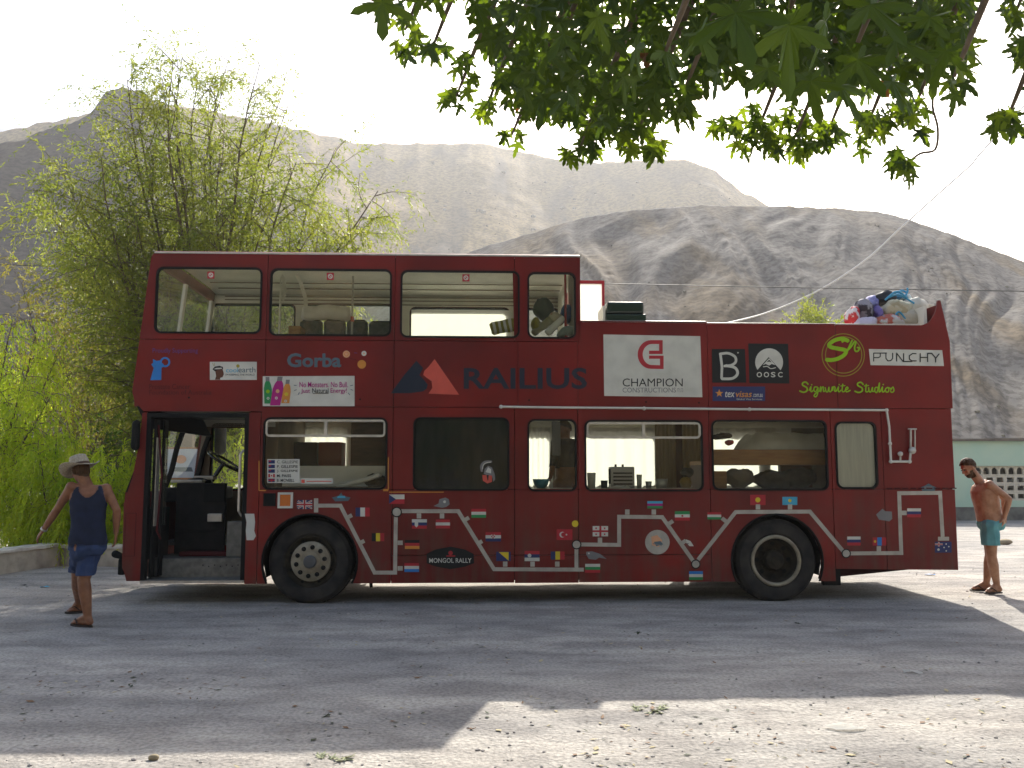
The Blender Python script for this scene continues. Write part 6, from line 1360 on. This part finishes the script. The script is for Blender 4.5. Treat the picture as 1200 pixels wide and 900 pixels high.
def willow(name, label, cat, base, targets, seed, nsub=16, sub=(.7, 1.5), ntw=6, twl=(.25, .55), nl=11, leaf=(.05, .085), m='leafA', droop=.25, r0=.05, start=.25, bend=.3, group=None, spread=.9, wob=.1):
    rg = np.random.default_rng(seed); root = empty(name, base, 0, label, cat, group); b0 = Vector(base); mb = MB(); P = []; D = []; Nn = []; Ln = []
    for tg in targets:
        T = Vector(tg) - b0; side = Vector((rg.normal(), rg.normal(), 0)).normalized() * T.length * .06
        c1 = Vector((T.x * bend * .5, T.y * bend * .5, T.z * .45)) + side
        def B(t): return c1 * (2 * t * (1 - t)) + T * t * t
        st = [B(t) + Vector((noise.noise(Vector((t * 4, seed, tg[0]))), noise.noise(Vector((seed, t * 4, tg[0]))), 0)) * wob for t in np.linspace(0, 1, 13)]
        mb.tube(st, [r0 * (1 - .88 * i / 12) for i in range(13)], 6)
        for s in range(nsub):
            t = start + (1 - start) * (s + rg.random()) / nsub; i = min(int(t * 12), 11); p = st[i].lerp(st[i + 1], t * 12 - i); d = (st[i + 1] - st[i]).normalized()
            L0 = rg.uniform(*sub) * (1.15 - .6 * t); rv = Vector(rg.normal(size=3)); dd = (d * .9 + rv.normalized() * spread + Vector((0, 0, .15))).normalized()
            pts = [p]; q = p; cur = dd.copy(); K = 5
            for k in range(K): cur = (cur + Vector((0, 0, -droop * .35)) + Vector(rg.normal(size=3)) * .10).normalized(); q = q + cur * L0 / K; pts.append(q)
            mb.tube(pts, [max(.004, r0 * .28 * (1 - t * .5)) * (1 - .7 * k / K) for k in range(K + 1)], 4)
            for w in range(ntw):
                u = (w + .6) / ntw * K; i2 = min(int(u), K - 1); a = pts[i2].lerp(pts[i2 + 1], u - i2); tdv = (cur * .6 + Vector(rg.normal(size=3)) * .55 + Vector((0, 0, -droop))).normalized(); TL = rg.uniform(*twl)
                for k in range(nl):
                    f = (k + rg.random()) / nl; a2 = a + tdv * TL * f + Vector((0, 0, -droop * TL * f * f * .6)); P.append(a2)
                    rr_ = rg.normal(size=3); D.append(Vector(tdv) * .8 + Vector(rr_) * .45 + Vector((0, 0, -.25 - droop * .5))); Nn.append(rg.normal(size=3)); Ln.append(rg.uniform(*leaf))
    mb.build('trunk', M['bark'], root, smooth=True); Ln = np.array(Ln)
    leaves_mesh('crown', P, [tuple(d) for d in D], Nn, Ln, Ln * rg.uniform(.2, .32, len(Ln)), M[m], root); return len(P)
M['leafA'] = leafmat('willow_leaf', (.11, .16, .03), (.26, .27, .06), (1.6, 1.6, .8), 1.2, .58)
M['leafB'] = leafmat('autumn_willow_leaf', (.13, .13, .03), (.28, .25, .04), (1.4, 1.35, .6), 1.5, .52)
M['leafC'] = leafmat('bright_willow_leaf', (.28, .44, .04), (.56, .62, .09), (1.6, 1.5, .7), 1.6, .72)
M['leafD'] = leafmat('dark_bush_leaf', (.03, .075, .015), (.08, .14, .02), (1.2, 1.4, .6), 2, .4)
def T_(Y, lst, dy=1.2, seed=0):
    r = random.Random(seed); return [at(x, y, Y + r.uniform(-dy, dy)) for x, y in lst]
def B_(px, Y): p = at(px, 560, Y); return (p.x, Y, -.02)
cnt = 0
cnt += willow('willow_tree', 'tall airy willow with thin yellow green leaves rising behind the front of the bus', 'willow tree', B_(238, 17.5),
    T_(17.5, [(150, 90), (270, 70), (335, 105), (215, 70), (425, 255), (330, 235), (55, 230), (105, 290), (160, 250), (385, 290), (240, 260), (130, 175), (232, 95), (205, 75), (160, 95), (262, 110), (300, 75), (338, 120), (180, 170), (120, 190), (70, 200), (52, 235), (395, 175), (440, 225), (350, 190), (300, 200), (250, 180), (420, 290), (110, 280), (215, 230), (370, 265), (150, 240)], 1.5, 1), 11, nsub=34, sub=(1.1, 2.4), ntw=12, twl=(.35, .8), nl=14, m='leafA', r0=.07, bend=.5, wob=.35, leaf=(.06, .11), spread=1.25)
cnt += willow('willow_tree', 'yellowing willow with tangled twigs left of the bus roof', 'willow tree', B_(110, 19.5),
    T_(19.5, [(30, 300), (70, 290), (120, 280), (160, 300), (200, 330), (15, 350), (60, 360), (110, 350), (150, 370), (90, 420), (140, 430), (40, 420), (190, 400), (0, 300), (-40, 330), (110, 310), (150, 340)], 1.5, 2), 12, nsub=15, sub=(.9, 1.8), ntw=8, nl=13, m='leafB', r0=.035, wob=.3, start=.3, leaf=(.06, .10), spread=1.15)
cnt += willow('weeping_willow', 'bright yellow green weeping willow at the left edge', 'willow tree', B_(-30, 15.6),
    T_(15.6, [(-60, 380), (-20, 360), (15, 375), (45, 385), (75, 405), (30, 430), (60, 460), (0, 420), (-60, 440), (-110, 400), (-160, 440), (20, 480), (60, 510), (-30, 500)], 1.0, 3), 13, nsub=24, ntw=8, nl=15, m='leafC', droop=.85, leaf=(.06, .10), r0=.05)
cnt += willow('willow_bush', 'bright weeping willow bush behind the man in the hat', 'bush', B_(62, 15.2),
    T_(15.2, [(20, 540), (45, 515), (70, 500), (95, 505), (120, 520), (60, 560), (100, 560), (20, 590), (75, 600), (110, 600), (40, 620), (5, 560), (80, 540)], .7, 4), 14, nsub=22, sub=(.4, .8), ntw=8, nl=14, m='leafC', droop=.8, leaf=(.06, .10), r0=.03, start=.15)
cnt += willow('willow_bush', 'bright low willow bush just left of the bus front', 'bush', B_(138, 15.4),
    T_(15.4, [(120, 560), (140, 530), (160, 525), (150, 560), (170, 560), (125, 600), (150, 610), (175, 600)], .5, 5), 15, nsub=20, sub=(.35, .7), ntw=8, nl=14, m='leafC', droop=.7, leaf=(.06, .10), r0=.03, start=.1)
cnt += willow('dark_bush', 'dark green bush in the gap between willow and bus', 'bush', B_(150, 18),
    T_(18, [(125, 485), (140, 475), (155, 470), (172, 480), (135, 510), (160, 515), (180, 500), (130, 540)], .6, 6), 16, nsub=14, sub=(.4, .7), ntw=6, nl=12, m='leafD', droop=.3, leaf=(.07, .12), r0=.03, start=.2)
cnt += willow('willow_bush', 'green bush seen through the bus doorway and windscreen', 'bush', B_(235, 16),
    T_(16, [(195, 500), (215, 480), (240, 470), (265, 480), (290, 500), (205, 540), (235, 530), (265, 545), (300, 480), (330, 500)], .6, 7), 17, nsub=14, sub=(.4, .8), ntw=6, nl=12, m='leafC', droop=.5, leaf=(.06, .10), r0=.03, start=.1)
cnt += willow('small_tree', 'small bright green tree top poking up behind the open deck', 'tree', B_(946, 24),
    T_(24, [(946, 362), (930, 375), (962, 374), (975, 380), (922, 385), (945, 385), (952, 368), (938, 368)], .3, 8), 18, nsub=12, sub=(.35, .6), ntw=7, nl=14, m='leafA', droop=.0, leaf=(.08, .13), r0=.05, start=.6)
print('leaves', cnt)
# grey post with a picture board, seen through the windscreen
pb = empty('picture_board', (at(212, 560, 14.3).x, 14.3, 0), 0, 'wooden post carrying a pale blue picture board seen through the bus windscreen', 'sign'); px_ = pb.location.x
zb0, zb1 = at(215, 562, 14.3).z, at(215, 524, 14.3).z; xa, xb = at(194, 540, 14.3).x - px_, at(238, 540, 14.3).x - px_
MB().box((-.04, .05, 0), (.14, .2, at(215, 480, 14.3).z)).build('post', mat('grey_brown_wood', (.25, .19, .12), .9), pb)
MB().box((xa, 0, zb0), (xb, .04, zb1)).build('frame', M['wood'], pb)
fb = MB().box((xa + .03, -.012, zb0 + .03), (xb - .03, 0, zb1 - .03)); fb.build('board', mat('sky_print', (.35, .5, .6), .7, (.55, .62, .66), 3), pb)
fm = MB().add([((xa + xb) / 2 - .05 + .09 * math.cos(t), -.016, zb0 + .33 + .07 * math.sin(t)) for t in np.linspace(0, 6.1, 14)], [tuple(range(14))]).add([(xa + .08, -.0165, zb0 + .13), (xb - .15, -.0165, zb0 + .13), (xb - .18, -.0165, zb0 + .2), (xa + .12, -.0165, zb0 + .2)], [(0, 1, 2, 3)], 1)
fm.build('picture', [M['v_peach'], M['v_teal']], pb)
# ================================================================= OVERHANGING PLANE TREE
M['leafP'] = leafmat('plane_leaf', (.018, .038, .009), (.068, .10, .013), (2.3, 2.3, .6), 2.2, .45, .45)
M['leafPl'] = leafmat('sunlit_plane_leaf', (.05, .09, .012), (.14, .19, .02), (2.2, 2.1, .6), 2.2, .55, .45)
M['leafPb'] = leafmat('brown_plane_leaf', (.14, .06, .015), (.22, .10, .02), (1.2, 1, .6), 2.2, .4)
def plane_leaf():
    lobes = [(-128, .42), (-62, .74), (0, 1.0), (62, .74), (128, .42)]; out = []
    for k, (a, L) in enumerate(lobes):
        for da, f in ((-21, .40), (-17, .60), (-11, .56), (-9, .80), (0, 1.0), (9, .80), (11, .56), (17, .60), (21, .40)):
            out.append((a + da, L * f))
        if k < 4: out.append(((a + lobes[k + 1][0]) / 2, .27))
    vs = [(0, 0, 0)]
    for a, r in out:
        t = math.radians(a); x, y = r * math.sin(t), r * math.cos(t); vs.append((x * .62, y * .62, -.10 * (x * x) * 1.1 - .08 * y * y + .03 * math.cos(t * 5)))
    n = len(out); fs = [(0, i + 2, i + 1) for i in range(n - 1)]
    fs.append((0, 1, n)); vs += [(-.006, 0, .004), (.006, 0, .004), (.004, -.33, .04), (-.004, -.33, .04)]; fs.append((n + 1, n + 2, n + 3, n + 4))
    return np.array(vs), fs
LV, LF = plane_leaf()
PT = empty('plane_tree', (3.6, -3.2, 0), 0, 'plane tree with large dark lobed leaves overhanging the top of the view', 'tree')
pr = random.Random(21)
low = [(425, -60), (445, 0), (470, 25), (500, 60), (530, 62), (560, 40), (575, 80), (600, 120), (640, 130), (675, 140), (700, 150), (740, 152), (775, 135), (790, 100), (812, 118), (835, 85), (870, 95), (930, 105), (980, 100), (1010, 110), (1060, 110), (1090, 95), (1110, 80), (1130, 50), (1150, -20)]
L_ = []                                           # (position, size, brown?)
def add(px, py, Y, s, br=False): L_.append((at(px, py, Y), s, br))
k = 0
while k < 2300:
    px = pr.uniform(430, 1145); lo = interp(low, px); py = pr.uniform(-150, lo)
    if px < 570 and pr.random() < .78: continue
    if py > lo - 25 and pr.random() < .35: continue
    add(px, py, pr.uniform(4.0, 7.8), pr.uniform(.15, .24), pr.random() < .005); k += 1
for cx, cy, rx, ry, n, Y in ((475, 42, 16, 22, 9, 5.6), (471, 72, 8, 12, 4, 5.6), (505, 62, 16, 10, 7, 5.8), (540, 75, 12, 14, 6, 6), (535, 118, 18, 14, 9, 6.2), (552, 95, 8, 10, 3, 6.2), (570, 130, 18, 12, 9, 6.4), (600, 165, 10, 16, 6, 6.6), (625, 130, 22, 16, 14, 6.4), (608, 100, 26, 30, 22, 6),
                             (680, 180, 20, 12, 14, 6.2), (695, 150, 24, 24, 22, 6.2), (745, 165, 26, 18, 26, 6), (770, 175, 12, 10, 8, 5.8), (655, 120, 30, 26, 22, 6), (725, 130, 30, 24, 24, 6), (800, 122, 14, 22, 12, 4.6),
                             (850, 150, 20, 10, 14, 6.4), (885, 165, 26, 18, 26, 6.6), (930, 172, 28, 16, 30, 6.6), (970, 160, 20, 14, 18, 6.4), (905, 140, 50, 14, 30, 6.8), (1015, 160, 14, 24, 14, 6.2), (1035, 140, 24, 18, 18, 6), (1070, 135, 20, 16, 14, 6), (1080, 160, 8, 8, 3, 5.4), (1050, 190, 16, 10, 9, 5.0), (1068, 200, 8, 14, 6, 5.0), (1055, 205, 10, 8, 3, 5),
                             (1118, 95, 14, 20, 6, 3.6), (1128, 60, 10, 30, 8, 4), (1190, 15, 14, 18, 8, 5), (1195, 60, 10, 16, 6, 4.6), (1180, 145, 22, 12, 12, 4.8), (1200, 158, 14, 10, 6, 4.8), (1235, 100, 30, 60, 20, 4.8)):
    for _ in range(int(n * 1.15)):
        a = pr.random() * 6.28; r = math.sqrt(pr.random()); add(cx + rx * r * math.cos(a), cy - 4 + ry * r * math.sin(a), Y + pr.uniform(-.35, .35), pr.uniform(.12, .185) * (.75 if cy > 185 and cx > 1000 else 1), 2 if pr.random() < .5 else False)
for px, py, Y, s in ((448, 3, 2.4, .20), (862, 15, 1.9, .24), (925, 30, 2.1, .26), (968, 25, 2.4, .22), (1005, 70, 2.7, .24), (985, 100, 2.9, .22), (1050, 45, 2.6, .22), (1090, 20, 2.6, .22), (820, 40, 2.9, .22), (780, 60, 3.1, .2), (1110, 60, 3.0, .2), (745, 55, 3.3, .2), (900, 80, 3.0, .2), (950, 95, 2.8, .22), (700, 20, 3, .2), (1020, 5, 2.2, .24), (880, -30, 2.0, .24), (660, 40, 3.4, .2), (1045, 95, 3.2, .2), (840, 85, 3.4, .18)): add(px, py, Y, s)
fac = []
for p, s, br in L_:
    tip = Vector((pr.gauss(0, .45), pr.gauss(0, .4), -1)).normalized(); nrm = Vector((pr.gauss(0, .6), -1 if pr.random() < .75 else 1, pr.gauss(.1, .6))).normalized()
    x = tip.cross(nrm).normalized(); z = x.cross(tip).normalized()
    fac.append((p - PT.location, Matrix((x, tip, z)).transposed(), s * 1.15, br))
me_l = bpy.data.meshes.new('leaf'); me_l.from_pydata([tuple(v) for v in LV], [], LF); me_l.materials.append(M['leafP'])
me_b = me_l.copy(); me_b.materials.clear(); me_b.materials.append(M['leafPb'])
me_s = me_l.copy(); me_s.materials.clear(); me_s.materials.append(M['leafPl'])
order = sorted(range(len(fac)), key=lambda i: (L_[i][0].y / L_[i][1]) + (100 if CAMH + (L_[i][0].y * (math.tan(PITCH + math.atan(450 / FPX)))) < L_[i][0].z - .1 else 0))
for i in order[:300]:
    p, R, s, br = fac[i]; o = bpy.data.objects.new('leaf', me_s if br == 2 else me_b if br else me_l); COL.objects.link(o); o.parent = PT; o.matrix_local = Matrix.Translation(p) @ R.to_4x4() @ Matrix.Scale(s, 4)
vs = []; fs = []; mi = []
for i in order[300:]:
    p, R, s, br = fac[i]; V = (LV * s) @ np.array(R).T + np.array(p); o = len(vs); vs += V.tolist(); fs += [tuple(j + o for j in f) for f in LF]; mi += [int(br) if br else 0] * len(LF)
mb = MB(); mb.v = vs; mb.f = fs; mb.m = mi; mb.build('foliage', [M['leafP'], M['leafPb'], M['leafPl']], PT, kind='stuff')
# trunk, limbs and twigs
tk = MB(); O = PT.location
tk.tube([Vector((0, 0, -.1)), Vector((.05, .1, 1.5)), Vector((-.1, .3, 3.2)), Vector((-.3, 1.0, 4.6)), Vector((-.8, 2.4, 5.8))], [.38, .30, .27, .22, .17], 14)
tk.build('trunk', mat('plane_bark', (.30, .27, .2), .9, (.14, .13, .1), 4, bump=.5), PT, smooth=True)
bm_ = MB(); hub = Vector((-.8, 2.4, 5.8)) + O; wr = random.Random(5)
def twig(px, py, Y, r=.012):
    e = at(px, py, Y); m1 = hub.lerp(e, .5) + Vector((0, 0, .9)); m2 = hub.lerp(e, .85) + Vector((0, 0, .35))
    pts = [Vector(p) - O for p in curve_pts([tuple(hub), tuple(m1), tuple(m2), tuple(e)], 6)]; bm_.tube(pts, [.06 * (1 - i / len(pts)) + r * .35 for i in range(len(pts))], 6)
for t in ((475, 35, 5.6), (505, 60, 5.8), (535, 112, 6.2), (570, 125, 6.4), (600, 158, 6.6), (625, 125, 6.4), (680, 172, 6.2), (745, 160, 6), (800, 110, 4.6), (885, 160, 6.6), (930, 165, 6.6), (970, 155, 6.4), (1015, 150, 6.2), (1070, 130, 6), (1118, 90, 3.6), (1180, 140, 4.8), (1190, 15, 5), (862, 0, 1.9), (925, 10, 2.1), (1005, 50, 2.7), (780, 60, 3.1), (448, -10, 2.4)): twig(*t)
cr_ = [at(x, y, 5.0) - O for x, y in curve_pts([(1095, 100), (1093, 125), (1099, 150), (1096, 175), (1078, 180), (1062, 192), (1050, 198)], 4)]
bm_.tube(cr_, .007, 5); bm_.build('branches', M['bark'], PT, smooth=True)
# ---- unseen trees added behind the camera to darken reflections and ambient light
def unseen_tree(x, y, h, r, seed, label):
    root = empty('unseen_tree', (x, y, 0), 0, label, 'tree', 'trees behind the viewer'); rg = np.random.default_rng(seed); n = 7000
    tk = MB().tube([(0, 0, -.1), (.05, 0, h * .3), (.1, .1, h * .55), (0, .2, h * .85)], [.3, .22, .15, .05], 10)
    cl = rg.normal(size=(26, 3)); cl /= np.linalg.norm(cl, axis=1, keepdims=True); cl = cl * (rg.random((26, 1)) ** .4) * np.array([r, r * .8, h * .42]) * .8 + np.array([0, 0, h * .55])
    for c in cl[::3]: tk.tube([(0, 0, h * .35), (c[0] * .5, c[1] * .5, h * .45), tuple(c)], [.09, .05, .02], 6)
    tk.build('trunk', M['bark'], root, smooth=True)
    P = cl[rg.integers(0, 26, n)] + rg.normal(size=(n, 3)) * np.array([.7, .7, .6]); P[:, 2] = np.maximum(P[:, 2], .3)
    Ln = rg.uniform(.22, .38, n); leaves_mesh('crown', P, rg.normal(size=(n, 3)) + np.array([0, 0, -.6]), rg.normal(size=(n, 3)), Ln, Ln * .8, M['leafD'], root)
for i, (x, y, h, r) in enumerate(((-13, -8, 9, 3.4), (-7.5, -10, 10, 3.6), (-2, -8.5, 9, 3.4), (8.5, -9.5, 10, 3.6), (14, -8, 9, 3.4), (3, -13, 11, 3.8))): unseen_tree(x, y, h, r, 50 + i, 'leafy yard tree behind the viewer, ' + ('farthest to the left', 'second from the left', 'just left of the middle', 'second from the right', 'farthest to the right', 'tallest and farthest back')[i])
# ---- fallen leaves and scraps on the gravel
def flatleaf(px, py, s, m, label, grp, name='fallen_leaf', cat='leaf', curl=.3, sd=0):
    p = gp(px, py); r = random.Random(sd); a = r.random() * 6.28; V = LV[:-4] * s; V = V.copy(); V[:, 2] = np.abs(V[:, 2]) * 2 + curl * s * (V[:, 0] / s) ** 2 * r.uniform(.4, 1.8)
    R = Matrix.Rotation(a, 3, 'Z') @ Matrix.Rotation(r.uniform(-.3, .3), 3, 'X'); vs = [R @ Vector(v) for v in V]; zm = min(v.z for v in vs)
    o = MB().add([(v.x, v.y, v.z - zm) for v in vs], LF[:-1]).build(name, m, label=label, cat=cat, group=grp); o.location = (p.x, p.y, gh(p.x, p.y) + .002)
pale = mat('pale_dry_leaf', (.42, .42, .26), .8, (.3, .33, .18), 20); brn = mat('brown_dry_leaf', (.16, .08, .03), .8); drk = mat('dark_dry_leaf', (.04, .05, .02), .8)
for i in range(9): flatleaf(745 + i * 4.6 + rnd.uniform(-3, 3), 831 + rnd.uniform(-5, 4), rnd.uniform(.07, .12), pale, 'pale dry leaves in a small heap on the shadow edge, right of centre', 'leaf heap right of centre', sd=i)
for i in range(8): flatleaf(372 + i * 5 + rnd.uniform(-3, 3), 889 + rnd.uniform(-4, 4), rnd.uniform(.06, .1), pale, 'pale dry leaves in a small heap at the bottom edge, left of centre', 'leaf heap at the bottom edge', sd=20 + i)
for i, (x, y, s, m, l) in enumerate(((748, 741, .10, drk, 'dark curled leaf on the shaded gravel below the middle of the bus'), (385, 839, .09, drk, 'dark leaf lying alone on the shaded gravel, lower left of centre'), (933, 730, .10, drk, 'dark leaf in front of the rear wheel'), (553, 856, .07, brn, 'brown leaf beside the step in the shadow edge'),
    (690, 888, .06, brn, 'small brown leaf near the bottom edge'), (1133, 725, .05, drk, 'small dark leaf near the shadow edge behind the bus'), (838, 732, .05, drk, 'small dark leaf left of the rear wheel on the gravel'), (525, 862, .04, drk, 'tiny dark leaf left of the brown one'), (975, 815, .05, drk, 'dark leaf on the shadow edge at the right'), (792, 802, .04, brn, 'tiny brown leaf in the shade right of centre'))):
    flatleaf(x, y, s, m, l, None, sd=40 + i)
dm = MB(); r_ = random.Random(8)                      # crumbs of dead leaf and straw trodden into the gravel
for _ in range(900):
    while True:
        y = 4.6 + 9 * r_.random() ** 1.3; x = r_.uniform(-.62, .62) * y
        if noise.noise(Vector((x * .7, y * 1.3, 15))) > r_.uniform(-.2, .45): break
    a = r_.random() * 6.28; L = r_.uniform(.008, .035); w = L * r_.uniform(.15, .6); g = gh(x, y) + .003; c, s_ = math.cos(a), math.sin(a); n_ = len(dm.v)
    dm.add([(x - c * L, y - s_ * L, g), (x + s_ * w, y - c * w, g + .004), (x + c * L, y + s_ * L, g + r_.random() * .012), (x - s_ * w, y + c * w, g + .003)], [(0, 1, 2, 3)], r_.randrange(3))
dm.build('leaf_litter', [brn, drk, mat('straw_bits', (.4, .34, .2), .9)], kind='stuff', label='crumbs of dead leaf and straw trodden into the gravel')
def scrap(px, py, s, m, label):
    p = gp(px, py); r = random.Random(int(px)); n = 9; vs = [(0, 0, .01)] + [(s * r.uniform(.6, 1.1) * math.cos(t), s * r.uniform(.4, .8) * math.sin(t), r.uniform(0, .02)) for t in np.linspace(0, 5.6, n)]
    o = MB().add(vs, [(0, i, i % n + 1) for i in range(1, n + 1)]).build('litter_scrap', m, label=label, cat='litter'); o.location = (p.x, p.y, gh(p.x, p.y) + .003)
scrap(1070, 788, .09, M['curtain'], 'clear plastic scrap on the shaded gravel at the right'); scrap(990, 854, .13, M['curtain'], 'flattened white plastic scrap in the sun at the lower right'); scrap(52, 688, .08, M['v_sky'], 'pale blue scrap on the ground near the low wall'); scrap(27, 686, .06, M['v_black'], 'small dark scrap on the ground near the low wall')
scrap(1090, 674, .1, M['v_blue'], 'blue scrap on the sunlit ground behind the bus')
def rock(px, py, rx, h, label):
    p = gp(px, py); mb = MB().ell((0, 0, h * .4), (rx, rx * .7, h * .6), 12); mb.v = [tuple(Vector(v) + noise.noise_vector(Vector(v) * 6 + Vector((px, 0, 0))) * rx * .18) for v in mb.v]
    o = mb.build('rock', mat('sandstone', (.33, .27, .16), .9, (.25, .2, .13), 6), label=label, cat='rock', smooth=True); o.location = (p.x, p.y, gh(p.x, p.y))
rock(1177, 638, .16, .12, 'tan rock on the sunlit ground behind the bare-chested man'); rock(180, 887 + 2, .03, .03, 'small orange stone at the bottom left edge')
# ================================================================= HAZE
hz = MB().box((-1500, -620, -12), (1500, 2100, 300)).build('haze', bpy.data.materials.new('haze'), kind='stuff', label='thin pale haze filling the valley'); hm_ = hz.data.materials[0]; hm_.use_nodes = True; N = hm_.node_tree.nodes; N.remove(N['Principled BSDF'])
pv = N.new('ShaderNodeVolumePrincipled'); pv.inputs['Color'].default_value = (.93, .94, .96, 1); pv.inputs['Density'].default_value = .00038; pv.inputs['Anisotropy'].default_value = .35; hm_.node_tree.links.new(pv.outputs[0], N['Material Output'].inputs['Volume'])
